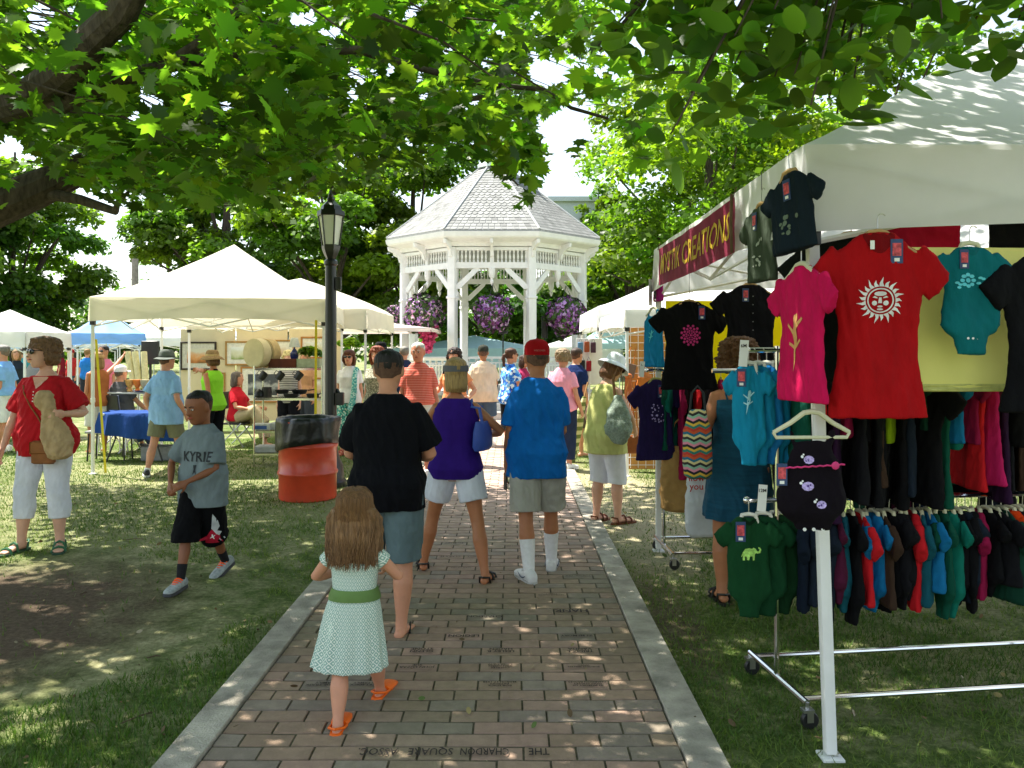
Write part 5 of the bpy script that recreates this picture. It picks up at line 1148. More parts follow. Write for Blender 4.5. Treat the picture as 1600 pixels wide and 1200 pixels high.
# romper with ladybirds
t, o = garment('romper', (X(1268, 3.12), 3.12, Z(655, 3.12)), rad(2), '100a12', 'black baby romper with purple ladybirds on a cream hanger at the white pole', var=1, sc_=.95, hw=.30, hm=CREAM, full=True, sz=.88)
for x, z, s_ in ((-.02, -.155, 1.0), (-.03, -.255, 1.1), (.02, -.325, .95)):
    pr(o, 'print', shp(disc(x, z, .022*s_, .016*s_, 10, .3)), 0, LAV); pr(o, 'print', shp(disc(x, z, .006, n=6), disc(x+.01, z+.005, .004, n=6), disc(x-.011, z-.004, .004, n=6)), 0, mat('violet_print', hx('4a2a80'), .7)); pr(o, 'print', shp(disc(x-.026, z+.012, .006, n=6), disc(x-.02, z+.020, .004, n=6)), 0, WP)
m = MB(); m.tube([(-.115+.23*i/16, -.036-.006*sin(PI*i/16), -.185+.003*(i % 2)+.012*i/16) for i in range(17)], .0035, 5); m.ell((.075, -.045, -.175), (.016, .005, .016), None, 8, 5); m.build('ribbon', mat('pink_ribbon', hx('d23a78'), .6), t)
m = MB(); [m.lathe([(.007, 0), (.007, .003), (.004, .003)], (x, -.02, -.425), 10, rot=Matrix.Rotation(rad(90), 3, 'X')) for x in (-.036, 0, .036)]; m.build('snaps', WHITE, t); price_tag(t, o, -.13, -.21, 1)
# ---- racks
def rack(label, loc, rz, L_, D_, bars, up_top, over=.12, name='clothes_rack'):
    t = thing(name, label, 'clothes rack', loc, rz, 'chrome clothes racks')
    for x in (0, L_): 
        MB().tube([(x, 0, .13), (x, 0, up_top)], .0125, 10).build('upright', CHROME, t)
        MB().tube([(x, -D_/2, .115), (x, D_/2, .115)], .016, 10).build('base_end_rail', CHROME, t)
    for s_ in (-1, 1):
        MB().tube([(0, s_*D_*.42, .115), (L_, s_*D_*.42, .115)], .013, 10).build('base_rail', CHROME, t)
    for z in bars:
        m = MB(); m.tube([(-over, 0, z), (L_+over, 0, z)], .013, 10); m.ell((-over, 0, z), (.018, .018, .018), None, 8, 6); m.ell((L_+over, 0, z), (.018, .018, .018), None, 8, 6); m.build('hanging_bar', CHROME, t)
    for x in (0, L_):
        for s_ in (-1, 1):
            c = emp('caster', (x, s_*D_/2, 0)); c.parent = t
            MB().lathe([(.036, -.012), (.04, -.008), (.04, .008), (.036, .012)], (0.01, 0, .042), 16, rot=Matrix.Rotation(rad(90), 3, 'X')).build('wheel', BLACKP, c)
            m = MB(); m.box((.0, 0, .086), (.05, .042, .012)); m.box((.005, .019, .062), (.03, .003, .05)); m.box((.005, -.019, .062), (.03, .003, .05)); m.tube([(0, 0, .09), (0, 0, .12)], .009, 6); m.build('fork', STEEL, c)
    return t
R1 = (1.27, 3.84); a1 = math.atan2(.16, 1.25); Lr = 1.62
rack('chrome double bar clothes rack on the grass behind the white tent pole', (R1[0], R1[1], 0), a1, Lr, .60, (.962, 1.68), 1.70, .15)
rack('chrome clothes rack of adult shirts further back by the wall of bags', (1.22, 6.42, 0), rad(2), 1.6, .62, (1.52,), 1.54, .14)
CN = {'0e1826': 'navy', '0d0d10': 'black', '17202c': 'dark blue', '146a9c': 'blue', '14505e': 'dark teal', '0f6b5c': 'teal green', '1a7aa0': 'bright blue', 'a0141c': 'red', 'c01c24': 'red', '8c1440': 'crimson', '123a2c': 'dark green', '2a1230': 'dark purple', 'd8400f': 'orange', '4a1630': 'maroon', '141418': 'charcoal', '7f9a12': 'lime green', 'b01a58': 'magenta', '3a2a20': 'brown', '0c4a3a': 'bottle green', '301a40': 'purple'}
def fill(seq, x0, dx, kind, z, base, ang, where, group, sc_=1, seed=1, jit=.25, hm=CREAM, turn=80):
    r_ = random.Random(seed); n = len(seq)
    for i, c in enumerate(seq):
        x = x0+dx*i+r_.uniform(-.006, .006); p = V((base[0]+x*cos(ang), base[1]+x*sin(ang), z-.085))
        a = [CN[seq[j]] if 0 <= j < n else None for j in (i-1, i+1)]
        ctx = f'between the {a[0]} and {a[1]} ones' if a[0] and a[1] else ('first from the path' if not a[0] else 'last at the picture edge')
        k = kind if isinstance(kind, str) else kind[r_.randrange(len(kind))]
        t, o = garment(k, p, ang+rad(turn)+r_.uniform(-jit, jit), c, f'{CN[c]} {KN[k]} on the {where}, {ctx}', group, var=r_.randrange(3), sc_=sc_*r_.uniform(.93, 1.06), hm=hm, hw=None, tilt=r_.uniform(-.07, .07), sx=r_.uniform(.72, 1.0), sz=r_.uniform(.88, 1.14))
low = ['0e1826', '17202c', '0d0d10', '17202c', '4a1630', '14505e', '0d0d10', 'c01c24', '146a9c', '146a9c', '3a2a20', '0d0d10', '141418', '0d0d10', 'c01c24', '14505e', '146a9c', '0c4a3a', '0c4a3a', '0f6b5c', '0d0d10', '17202c', '0d0d10', '8c1440', '0d0d10', '141418', '123a2c', 'd8400f', '0d0d10', '0d0d10', '17202c', '4a1630', '0d0d10', '0e1826', '141418', '14505e']
fill(low, .14, .040, ['onesie', 'onesie', 'ctee'], .962, R1, a1, 'lower bar', 'baby clothes on the lower bar', 1.08, 3, .35, turn=78)
up = ['0c4a3a', '0d0d10', 'c01c24', '0d0d10', '2a1230', '8c1440', '141418', '0d0d10', '3a2a20', '0d0d10', '7f9a12', '0d0d10', '17202c', '0d0d10', '123a2c', '0c4a3a', '146a9c', '0f6b5c', '8c1440', 'c01c24', 'b01a58', '4a1630', '2a1230', '0d0d10', '0d0d10', '141418', '0d0d10', '0e1826', '0d0d10', '8c1440']
fill(up, .10, .048, ['tee', 'tee', 'tank', 'ctee'], 1.68, R1, a1, 'upper bar', 'clothes on the upper bar', .98, 5, .40, turn=74)
far = ['0c4a3a', '0f6b5c', '8c1440', '0d0d10', 'c01c24', '0d0d10', '141418', '8c1440', '0e1826', '0d0d10', '2a1230', '0d0d10', '0c4a3a', '0d0d10']
fill(far, .02, .062, ['tee', 'tank', 'tee'], 1.52, (1.22, 6.42), rad(2), 'far chrome rack', 'shirts on the far rack', .98, 7, .3, turn=76, hm=mat('olive_hanger', (.35, .33, .10), .5))
back = ['0d0d10', '17202c', '2a1230', '0d0d10', '123a2c', '141418', '0d0d10', '4a1630', '0e1826', '0d0d10', '141418', '0c4a3a', '0d0d10', '17202c', '0d0d10', '3a2a20', '0d0d10', '141418', '8c1440', '0d0d10']
fill(back, .30, .095, ['tee', 'dress'], 1.55, (1.5, 5.0), rad(3), 'back rack', 'shirts on the back rack', 1.0, 11, .3, turn=60)
tag(MB().tube([(1.25, 5.0, 1.55), (4.65, 5.15, 1.55)], .014, 8).build('hanging_rail', CHROME), 'chrome rail across the middle of the clothing tent holding dark shirts', 'rail')
t, o = garment('tee', (1.135, 6.30, 1.435), rad(12), '241a44', 'dark purple t shirt with a pale pattern at the near end of the far rack', sc_=.94, var=2, hm=mat('olive_hanger', (.35, .33, .10), .5), sx=.8); pr(o, 'print', blobs(9, .05, .075, 26, .009), -.25, LAV); price_tag(t, o, .03, -.08, 1.2)
for i, (c, lb) in enumerate((('123f22', 'dark green baby bodysuit with a lime elephant at the end of the lower bar'), ('0f3a20', 'plain dark green baby bodysuit just behind the elephant one'), ('0e3018', 'darkest green bodysuit third behind the elephant one'))):
    p = V((X(1168+26*i, 3.82), 3.80+.03*i, .88)); t, o = garment('onesie', p, rad(-6-9*i), c, lb, 'green bodysuits at the bar end', sc_=1.10, sx=.80, var=i, hm=mat('pale_hanger', (.7, .68, .6), .4))
    if i == 0: pr(o, 'print', elephant(.8), -.16, GRP, -.0); price_tag(t, o, -.045, -.055, 1.1); neck_shade(t, o, fab('0a2414'), .9, .05, .04)
for i, (c, lb) in enumerate((('1583a8', 'turquoise baby bodysuit with a pale gecko at the end of the upper bar'), ('1478a0', 'turquoise bodysuit just behind the gecko one'), ('1a70b0', 'mid blue bodysuit third behind the gecko one'), ('0f6f96', 'deep turquoise bodysuit fourth behind the gecko one'), ('1a86b8', 'bright blue toddler shirt nearest the rack upright'))):
    p = V((X(1168+17*i, 3.82), 3.80+.03*i, 1.60)); t, o = garment('onesie', p, rad(-14-9*i), c, lb, 'blue bodysuits at the bar end', sc_=1.02, sx=.66, var=i % 3, hm=mat('pale_hanger', (.7, .68, .6), .4), sz=1.08)
    if i == 0: pr(o, 'print', gecko(.75), -.15, mat('pale_aqua_print', hx('a8dce8'), .7)); price_tag(t, o, -.035, -.05, 1)
# size tags
def size_tag(txt, px, py, Y, lb):
    t = thing('size_tag', lb, 'size tag', P(px, py, Y), rad(-8)); MB().box((0, 0, 0), (.040, .003, .125), Matrix.Rotation(rad(4), 3, 'Y')).build('card', WHITE, t)
    vs, fs = text_vf(txt, .022, .02); MB().add([(x, -.003, y+.035) for x, y in vs], fs).build('lettering', BLACKP, t, smooth=0)
size_tag('12M', 1191, 778, 3.78, 'white size tag reading 12M on the lower bar'); size_tag('18M', 1412, 782, 3.9, 'white size tag reading 18M on the lower bar'); size_tag('6M', 1162, 552, 3.78, 'white size tag on the end of the upper bar'); size_tag('L', 1003, 577, 6.38, 'white size tag on the far rack bar end')
# cloths
def sheet(nm, label, cat_, a, b, z1, z0, m, seed=1, amp=.012, sub=24):
    g_ = MB(); a, b = V(a), V(b); vs, fs = [], []; d = (b-a); nn = V((d.y, -d.x, 0)).normalized()
    for i in range(sub+1):
        for j in range(13):
            q, r = i/sub, j/12; vs.append(a+d*q+V((0, 0, z1+(z0-z1)*r))+nn*(amp*noise.noise(V((q*6+seed, r*2, seed)))+amp*.4*noise.noise(V((q*17, r*7, seed)))))
    for i in range(sub):
        for j in range(12): e = i*13+j; fs.append((e, e+1, e+14, e+13))
    o = g_.add(vs, fs).build(nm, m, smooth=60); return tag(o, label, cat_)
YC = mat('pale_yellow_cloth', hx('fdf894'), .8, .02, 4, .15, 200, trans=.2)
sheet('hanging_cloth', 'pale yellow cloth hanging behind the teal bodysuit at the right', 'cloth', (X(1415, 3.36), 3.36, 0), (2.75, 3.42, 0), Z(386, 3.36), Z(611, 3.36), YC, 1, .02)
MB_ = MB(); tag(sheet('cloth_hem', None, None, (X(1415, 3.355), 3.352, 0), (2.75, 3.412, 0), Z(600, 3.36), Z(612, 3.36), mat('pale_hem', hx('e0e08c'), .8, trans=.2), 1, .02), 'lighter hem band along the bottom of the pale yellow cloth', 'hem')
sheet('hanging_cloth', 'crimson cloth tucked under the tent edge above the pale yellow one', 'cloth', (X(1380, 3.6), 3.6, 0), (X(1500, 3.6), 3.6, 0), 2.26, Z(392, 3.6), fab('a81030'), 3)
sheet('hanging_cloth', 'black cloth under the tent edge at the right picture edge', 'cloth', (X(1545, 3.5), 3.5, 0), (X(1680, 3.5), 3.5, 0), 2.28, Z(390, 3.5), fab('0a0a0e'), 4)
sheet('hanging_cloth', 'bright yellow cloth wall behind the two black t shirts', 'cloth', (X(1040, 6.62), 6.62, 0), (X(1245, 6.62), 6.62, 0), Z(470, 6.62), Z(610, 6.62), mat('yellow_cloth', hx('f5e000'), .8, .04, 5, trans=.35), 5)
sheet('hanging_cloth', 'red patterned cloth behind the upper bar, between the magenta and red shirts', 'cloth', (X(1245, 6.0), 6.0, 0), (X(1600, 6.0), 6.0, 0), Z(500, 6.0), Z(640, 6.0), mat('red_cloth', hx('e01818'), .8, .2, 9, trans=.2), 6)
sheet('hanging_cloth', 'long black sheet added to darken the space behind the rows of shirts', 'cloth', (1.75, 5.35, 0), (4.6, 5.5, 0), 1.60, .70, fab('0c0c10'), 8, .05)  # sheet added to make the booth interior dark between the rows
MB_ = 0
# banner on the tent side
bn = thing('fabric_banner', 'maroon banner with tall mustard lettering on the side of the clothing tent', 'banner', (tx0-.045, 5.15, 2.335), 0)
g_ = MB(); vs, fs = [], []; nI, nJ = 40, 8
def bz(q): return -.03*sin(PI*q)*0
def bp(q, r): return V((-.012+.012*noise.noise(V((q*9, r*2, 3)))-.02*(1-r)*0, 1.06-2.12*q, .13-.285*r-.012*sin(PI*q)))
for i in range(nI+1):
    for j in range(nJ+1): vs.append(bp(i/nI, j/nJ))
for i in range(nI):
    for j in range(nJ): e = i*(nJ+1)+j; fs.append((e, e+1, e+nJ+2, e+nJ+1))
g_.add(vs, fs).build('banner_cloth', mat('maroon_cloth', hx('852040'), .8, .12, 8, .2, 150, trans=.15), bn, smooth=60)
tv, tf = text_vf('MYSTIK CREATIONS', .205, .012, .15, .98); bm = bmesh.new(); bv_ = [bm.verts.new((a, b, 0)) for a, b in tv]; [bm.faces.new([bv_[i] for i in f]) for f in tf]
bmesh.ops.subdivide_edges(bm, edges=[e for e in bm.edges if e.calc_length() > .06], cuts=1); bmesh.ops.triangulate(bm, faces=bm.faces); xm = max(v.co.x for v in bm.verts); bm.verts.index_update()
lv = [bp(.5+v.co.x/xm*.47, .5-v.co.y/.285)+V((-.004, 0, 0)) for v in bm.verts]; lf = [tuple(v.index for v in f.verts) for f in bm.faces]; bm.free()
MB().add(lv, lf).build('lettering', mat('mustard_paint', hx('c9a224'), .7, .1, 8), bn, smooth=0)
m = MB(); [m.tube([(-.02, y, .12), (-.0, y, .18)], .003, 4) for y in (-1.05, 1.05)]; m.tube([(-.03, -1.07, .14), (-.035, -1.075, 0), (-.03, -1.07, -.16)], .008, 5); m.build('cord', mat('brown_cord', (.12, .07, .04), .9), bn)
sheet('paper_sign', 'white paper sign with dark writing at the far corner of the clothing tent', 'sign', (X(1011, 6.7), 6.62, 0), (X(1019, 6.7), 6.70, 0), Z(437, 6.7), Z(478, 6.7), WHITE, 2, .002, 4)
# bags hanging low at the far rack
def bag_shape(nm, label, loc, w, h, d, m, cat_='bag', handle=None, rz=0, vox=.012, taper=1.15, hm=None, hn='handle', hh=.25, fo=.02, top=.75):
    t = thing(nm, label, cat_, loc, rz); g_ = MB(); g_.loft([ringp(V((0, 0, z*h)), V((1, 0, 0)), V((0, 1, 0)), w/2*a, d/2*b, 20, 2.8) for z, a, b in ((0, .80, .7), (.04, .95*taper, 1), (.3, taper, 1.1), (.7, (1+taper)/2, .9), (1, 1*top, .35))]); o = g_.build('bag_body', m, t, vox=vox, it=2, disp=fold(fo, (8, 8, 6), seed=len(label)))
    if handle: MB().tube([(-w*.3*handle, 0, h*.96), (-w*.22*handle, 0, h+hh*.7), (0, 0, h+hh), (w*.22*handle, 0, h+hh*.7), (w*.3*handle, 0, h*.96)], .008, 6).build(hn, hm or m, t)
    return t
bag_shape('shopping_bag', 'white plastic shopping bag with red writing under the far rack', (X(1098, 6.0), 6.0, .28), .22, .62, .10, mat('white_film', (.72, .74, .78), .4, .05, 8, .3, 20, trans=.3), handle=1, top=.6)
vs, fs = text_vf('llow\nyou', .07, .01); tag(MB().add([(X(1088, 5.93)+x, 5.92, .70+y) for x, y in vs], fs).build('bag_print', mat('red_ink', (.55, .03, .03), .6), smooth=0), 'red writing on the white plastic shopping bag', 'lettering')
bag_shape('tote_bag', 'tan brown tote bag hanging under the far rack', (X(1068, 6.35), 6.35, .40), .34, .52, .16, mat('tan_cloth', hx('a07c48'), .85, .1, 9, .2, 80), handle=1)
# ------------------------------------------------ the people on the path
def W2(px, Y): return X(px, Y), Y
BLK = mat('black_leather', (.02, .018, .016), .5, .2, 10)
def lattice_mat():
    m, nt, out = nodes('lattice_print_cotton'); L = nt.links; tc = N(nt, 'ShaderNodeTexCoord'); s = N(nt, 'ShaderNodeSeparateXYZ'); L.new(tc.outputs['Object'], s.inputs[0])
    an = math_n(nt, 'ARCTAN2', s.outputs[1], s.outputs[0]); a = math_n(nt, 'MULTIPLY', an, 15.0); b = math_n(nt, 'MULTIPLY', s.outputs[2], 100.0)
    p = math_n(nt, 'ABSOLUTE', math_n(nt, 'SINE', math_n(nt, 'ADD', a, b))); q = math_n(nt, 'ABSOLUTE', math_n(nt, 'SINE', math_n(nt, 'SUBTRACT', a, b)))
    f = ramp(nt, math_n(nt, 'MINIMUM', p, q), [(.16, (0, 0, 0)), (.30, (1, 1, 1))]); f2 = ramp(nt, math_n(nt, 'MULTIPLY', p, q), [(.80, (0, 0, 0)), (.88, (1, 1, 1))])
    c = mixc(nt, f.outputs[0], (.80, .82, .74), (.27, .42, .36)); c = mixc(nt, f2.outputs[0], c, (.74, .78, .70))
    pr_ = N(nt, 'ShaderNodeBsdfPrincipled', i_Roughness=.9); pr_.inputs['Specular IOR Level'].default_value = .1; L.new(c, pr_.inputs['Base Color']); L.new(pr_.outputs[0], out.inputs['Surface']); return m
def print_mat(name, cols, scale=40, det=2):
    m, nt, out = nodes(name); L = nt.links; tc = N(nt, 'ShaderNodeTexCoord'); v = N(nt, 'ShaderNodeTexVoronoi', i_Scale=float(scale)); L.new(tc.outputs['Object'], v.inputs['Vector'])
    s = N(nt, 'ShaderNodeSeparateColor'); L.new(v.outputs['Color'], s.inputs[0]); n = len(cols); r = ramp(nt, s.outputs[0], [(i/n, c) for i, c in enumerate(cols)], 'CONSTANT')
    p = N(nt, 'ShaderNodeBsdfPrincipled', i_Roughness=.9); L.new(r.outputs[0], p.inputs['Base Color']); L.new(p.outputs[0], out.inputs['Surface']); return m
def stripe_mat(name, c1, c2, per=.02, w=.25, zig=0, zk=40, cols=None):
    m, nt, out = nodes(name); L = nt.links; tc = N(nt, 'ShaderNodeTexCoord'); s = N(nt, 'ShaderNodeSeparateXYZ'); L.new(tc.outputs['Object'], s.inputs[0]); z = s.outputs[2]
    if zig: z = math_n(nt, 'ADD', z, math_n(nt, 'MULTIPLY', math_n(nt, 'PINGPONG', math_n(nt, 'MULTIPLY', s.outputs[0], float(zk)), 1.0), zig))
    f = math_n(nt, 'FRACT', math_n(nt, 'DIVIDE', z, per)); r = ramp(nt, f, cols or [(0, c1), (w, c2)], 'CONSTANT')
    p = N(nt, 'ShaderNodeBsdfPrincipled', i_Roughness=.9); L.new(r.outputs[0], p.inputs['Base Color']); L.new(p.outputs[0], out.inputs['Surface']); return m
# 1 girl
x, y = W2(554, 3.66)
LAT = lattice_mat()
g1 = person('little girl with long brown hair in a mint print dress with a green sash', x, y, -3, H=1.075, sex='f', B=1.14, hk=1.32, fat=.012, feet=((-.035, -.16, 0, 4), (.075, .20, 0, -8)), hands=((-.11, .17, .62), (.11, .17, .64)), elb=((-.8, -.5, -.4), (.8, -.5, -.4)), vox=.0065, skin=SKIN,
    top=dict(mat=LAT, hem=.60, slv=.38, sr=(.066, .074), ease=.008, loose=.004, neck=.83, skirt=(.215, 1.62, 13), ripple=.055, name='dress', fold=.006, vox=.0055, sway=(-.025, .01)), shoe=dict(kind='clog', mat=mat('orange_foam', hx('f06a10'), .5, .05, 10)),
    hair=dict(col='7a5a3a', kind='long', len=.255, w=.118, vol=.010, strands=650), seed=2, limb=1.06, grip=(.6, .6))
m = MB(); m.loft([g1['tring'](z, e, e, 28) for z, e in ((.585, .006), (.583, .0125), (.60, .0145), (.625, .0145), (.632, .011), (.63, .006))], cap=False); m.build('sash', mat('green_ribbon', hx('5c7a3e'), .6, .1, 8), g1['root'], smooth=50)
# 2 man in black
x, y = W2(606, 4.72)
g2 = person('man in a black t shirt and grey blue shorts walking behind the little girl', x, y, 0, H=1.70, sex='m', B=1.13, fat=.008, feet=((-.16, .12, 0, 8), (.085, -.05, 0, -10)), hands=((-.12, .30, 1.03), (.13, .28, 1.02)), elb=((-.7, -.7, -.5), (.7, -.7, -.5)), vox=.0075, skin=SKIN, hp=8,
    top=dict(mat=fab('0b0c12'), hem=.455, slv=.80, sr=(.078, .086), ease=.012, loose=.010, straight=.88, fold=.022), bot=dict(mat=fab('5d6f74'), len=1.04, flare=.022, ease=.014, fold=.010), shoe=dict(kind='flip', mat=BLK), hair=dict(col='120f0d', kind='short', line=.14), seed=3)
# 3 visor woman
x, y = W2(712, 5.92)
g3 = person('blond woman in a purple tank top, white shorts and grey visor', x, y, 0, H=1.665, sex='f', B=1.05, feet=((-.26, .17, 0, 10), (.23, -.20, 0, -12)), hands=((-.12, .30, 1.02), (.20, .22, 1.03)), elb=((-1, -.6, -.3), (1, -.5, -.4)), skin=SKINT, hy=12, limb=.93, vox=.0075,
    top=dict(mat=fab('33197a'), hem=.475, slv=0, tank=1, ease=.012, loose=.026, fold=.010, name='tank_top'), bot=dict(mat=fab('d8dcea'), len=.62, flare=.034, ease=.014), shoe=dict(kind='sandal', mat=BLK), hair=dict(col='a88a58', kind='bob', len=.085, w=.076, vol=.008, side=False), hat=dict(kind='visor', mat=fab('6a6a70')), seed=4)
MB().ell(g3['hp']((-.070, 0, -.045)), (.007, .007, .009), None, 8, 6).build('earring', CHROME, g3['root'])
# 4 man in blue
x, y = W2(839, 5.93)
g4 = person('man in a bright blue t shirt, red cap and tall white socks', x, y, 0, H=1.775, sex='m', B=1.04, fat=.02, feet=((-.06, -.19, 0, 20), (.115, .15, 0, -6)), hands=((-.225, .04, .79), (.12, .30, 1.02)), elb=((-.6, -.8, 0), (.35, -.9, -.3)), skin=SKINT, hy=10, vox=.0075, grip=(.75, .5), limb=.98,
    top=dict(mat=fab('0e66b8'), hem=.440, slv=.80, sr=(.072, .080), ease=.012, loose=.012, straight=.90, fold=.024), bot=dict(mat=fab('a9a79f'), len=.92, flare=.034, ease=.016, fold=.010), shoe=dict(kind='sneaker', mat=mat('white_leather', (.68, .68, .68), .5, .05, 10), mark=mat('grey_mark', (.12, .14, .18), .5), lace=mat('pale_lace', (.5, .5, .5), .6), sole=mat('pale_sole', (.5, .5, .48), .6), sock=(mat('white_sock', (.78, .78, .80), .9, .05, 40, .3, 200), .62)),
    hair=dict(col='4a3a30', kind='short', line=.14), hat=dict(kind='cap', mat=fab('a01018')), seed=5)
hp = g4['hp']; vs, fs = text_vf('WISCONSIN', .016, .01); bmv = [hp((sin(a/.085)*-.0, 0, 0)) for a in (0,)]
m = MB(); m.add([hp((-.086*sin(-a/.095)*1.0, -.008-.1015*cos(a/.095), .050+b)) for a, b in vs], fs); m.build('cap_lettering', mat('dull_thread', (.42, .16, .14), .8), g4['root'], smooth=0)
# bottle and phone in his hand
aw = g4['arms'][0][2]; bw = toworld(g4, aw)
t = thing('water_bottle', 'clear plastic water bottle held at his side by the man in blue', 'bottle', bw+V((.035, .0, -.165))); GL = nodes('clear_plastic'); bs = N(GL[1], 'ShaderNodeBsdfPrincipled', i_Roughness=.08); bs.inputs['Base Color'].default_value = (.75, .82, .85, 1); bs.inputs['Transmission Weight'].default_value = .8; bs.inputs['IOR'].default_value = 1.2; GL[1].links.new(bs.outputs[0], GL[2].inputs[0]); GLM = GL[0]
MB().lathe([(.028, 0), (.033, .006), (.033, .04), (.030, .05), (.033, .06), (.033, .10), (.030, .11), (.033, .12), (.030, .15), (.014, .18), (.013, .195)], n=18).build('bottle', GLM, t); MB().lathe([(.016, .195), (.016, .212), (.014, .215)], n=14).build('cap', WHITE, t)
t = thing('mobile_phone', 'black phone held beside the water bottle by the man in blue', 'phone', bw+V((-.012, -.01, -.105)), .3); MB().box((0, 0, 0), (.009, .068, .125), bev=.003).build('phone_body', BLACKP, t)
# blue tote of the visor woman
def strap(pts, w, m, parent): MB().tube(pts, w, 8, flat=.3).build('strap', m, parent)
t = thing('shoulder_bag', 'blue shoulder bag under the arm of the woman in purple', 'bag', (X(754, 5.85), 5.86, .93)); BB = mat('blue_leather', hx('3c57b0'), .5, .08, 8)
MB().loft([ringp(V((.0, 0, z)), V((.35, 1, 0)).normalized(), V((1, -.35, 0)).normalized(), a, b, 20, 3) for z, a, b in ((.02, .115, .035), (.05, .13, .05), (.15, .125, .045), (.23, .115, .025))]).build('bag_body', BB, t, smooth=50)
sw = toworld(g3, g3['sh'][1]); sb = V((X(754, 5.85), 5.86, .93)); sv = sw-sb+V((-.02, 0, .058)); strap([(0, -.09, .22), (-.02, -.075, .33), V((sv.x-.0, sv.y-.055, sv.z-.05)), sv, V((sv.x+.01, sv.y+.06, sv.z-.06)), (-.01, .09, .33), (0, .09, .22)], .012, BB, t)
# 5 yellow woman
x, y = W2(946, 7.75)
g5 = person('woman in a white bucket hat and yellow green sleeveless top looking at the bags', x, y, -52, H=1.66, sex='f', B=1.08, fat=.012, feet=((-.10, -.03, 0, 12), (.10, .07, 0, -8)), hands=((-.17, .10, .82), (.16, .24, .90)), elb=((-.6, -.8, 0), (.8, -.6, 0)), hp=28, hy=-8, lean=.03, skin=SKINP, vox=.0085,
    top=dict(mat=mat('yellow_green_cotton', hx('c6c67c'), .9, .08, 6, .3, 120), hem=.425, slv=0, tank=1, ease=.018, loose=.045, straight=1.06, fold=.02, name='sleeveless_top'), bot=dict(mat=fab('e2e2ea'), len=1.22, flare=.012, ease=.014, name='capri_pants'), shoe=dict(kind='sandal', mat=mat('brown_leather', hx('6a3a20'), .5, .15, 10)),
    hair=dict(col='6a4426', kind='bob', len=.09, w=.080, vol=.006), hat=dict(kind='bucket', mat=fab('e4e8ee'), brim=(.150, .045, .105)), shades=True, seed=6)
t = thing('shoulder_bag', 'grey green crocheted shoulder bag of the woman in the bucket hat', 'bag', (X(966, 7.52), 7.50, .80), rad(-40)); KB = mat('crochet', hx('8f9d90'), .95, .2, 60, .9, 130)
MB().loft([ringp(V((0, 0, z)), V((1, 0, 0)), V((0, 1, 0)), a, b, 20, 2.4) for z, a, b in ((0, .05, .03), (.03, .10, .05), (.12, .14, .065), (.25, .12, .055), (.38, .075, .035), (.46, .035, .02))]).build('bag_body', KB, t, vox=.012, disp=fold(.02, (10, 10, 8)))
strap([(-.04, 0, .45), (-.06, .0, .60), (-.03, .03, .72), (.01, .06, .60), (.04, 0, .45)], .016, mat('tan_strap', hx('7a5532'), .7), t)
# 6 woman in red
x, y = W2(72, 6.78)
g6 = person('woman in a red blouse, white capri pants and sunglasses at the far left', x, y, 180, H=1.80, sex='f', B=1.12, fat=.025, feet=((-.13, .02, 0, 25), (.15, .10, 0, -12)), hands=((-.30, .26, 1.16), (.36, .05, .80)), elb=((-.45, -.9, -.6), (.8, -.6, 0)), hy=-38, skin=SKINP, vox=.0085, limb=.96, palm=((.9, .1, .2), None), grip=(.7, .3),
    top=dict(mat=mat('red_cotton', hx('b8101c'), .85, .1, 6, .3, 150), hem=.455, slv=.82, sr=(.080, .098), ease=.016, loose=.020, straight=.92, fold=.024, name='blouse', neck=.823), bot=dict(mat=fab('dadce4'), len=1.58, flare=.004, ease=.010, name='capri_pants', fold=.009), shoe=dict(kind='sandal', mat=mat('green_strap', hx('3a6a4a'), .6), sole=mat('dark_green_sole', hx('2c4a38'), .7)),
    hair=dict(col='6f5236', kind='curly', len=.07, w=.088, vol=.022, amp=.012), shades=True, seed=7)
r6 = g6['root']; o6 = g6['top']['obj']
vn = []; c6 = g6['tz'](.80)[0]
decal('neckline_skin', shp([(-.085, .075), (-.06, .02), (-.03, -.03), (0, -.062), (.03, -.03), (.06, .02), (.085, .075), (.03, .085), (-.03, .085)]), o6, (0, .0, c6.z), (1, 0, 0), (0, 0, 1), (0, -1, 0), SKINP, .004)
m = MB(); fr_ = [V((0, c6.y+.2, c6.z-.085-.026*i)) for i in range(4)]; bv = BVHTree.FromPolygons([q.co for q in o6.data.vertices], [p.vertices for p in o6.data.polygons]); 
for q in fr_:
    h = bv.ray_cast(V((.01, .6, q.z)), V((0, -1, 0))); m.ell(h[0]+V((0, .003, 0)) if h[0] else q, (.006, .004, .006), None, 8, 5)
m.build('buttons', WHITE, r6)
def surf(o, x_, z_, off=.012, dy=-1): 
    b_ = BVHTree.FromPolygons([q.co for q in o.data.vertices], [p.vertices for p in o.data.polygons]); h = b_.ray_cast(V((x_, -dy*.8, z_)), V((0, dy, 0))); return (h[0]+V((0, -dy*off, 0))) if h[0] else V((x_, .15, z_))
t = thing('purse', 'small brown leather purse hanging in front of the woman in red', 'purse', r6.location.copy(), PI); BR = mat('brown_purse', hx('8a5426'), .5, .15, 8, .15, 60)
pc = surf(o6, -.10, .90, .035); m = MB(); m.box(pc-V((0, 0, .06)), (.19, .055, .19), bev=.02); m.box(pc+V((0, .03, -.02)), (.19, .01, .10), bev=.012); m.build('bag_body', BR, t)
pts = [surf(o6, -.17+.33*q, .92+.50*q, .008) for q in (0, .2, .4, .6, .8, .93)]; MB().tube(pts, .006, 6).build('strap', BR, t)
t = thing('cloth_bag', 'beige cloth bag clutched by the woman in red', 'bag', r6.location.copy(), PI); hpz = g6['arms'][0][2]; BG = mat('beige_cloth', hx('b59a72'), .9, .15, 7, .3, 60)
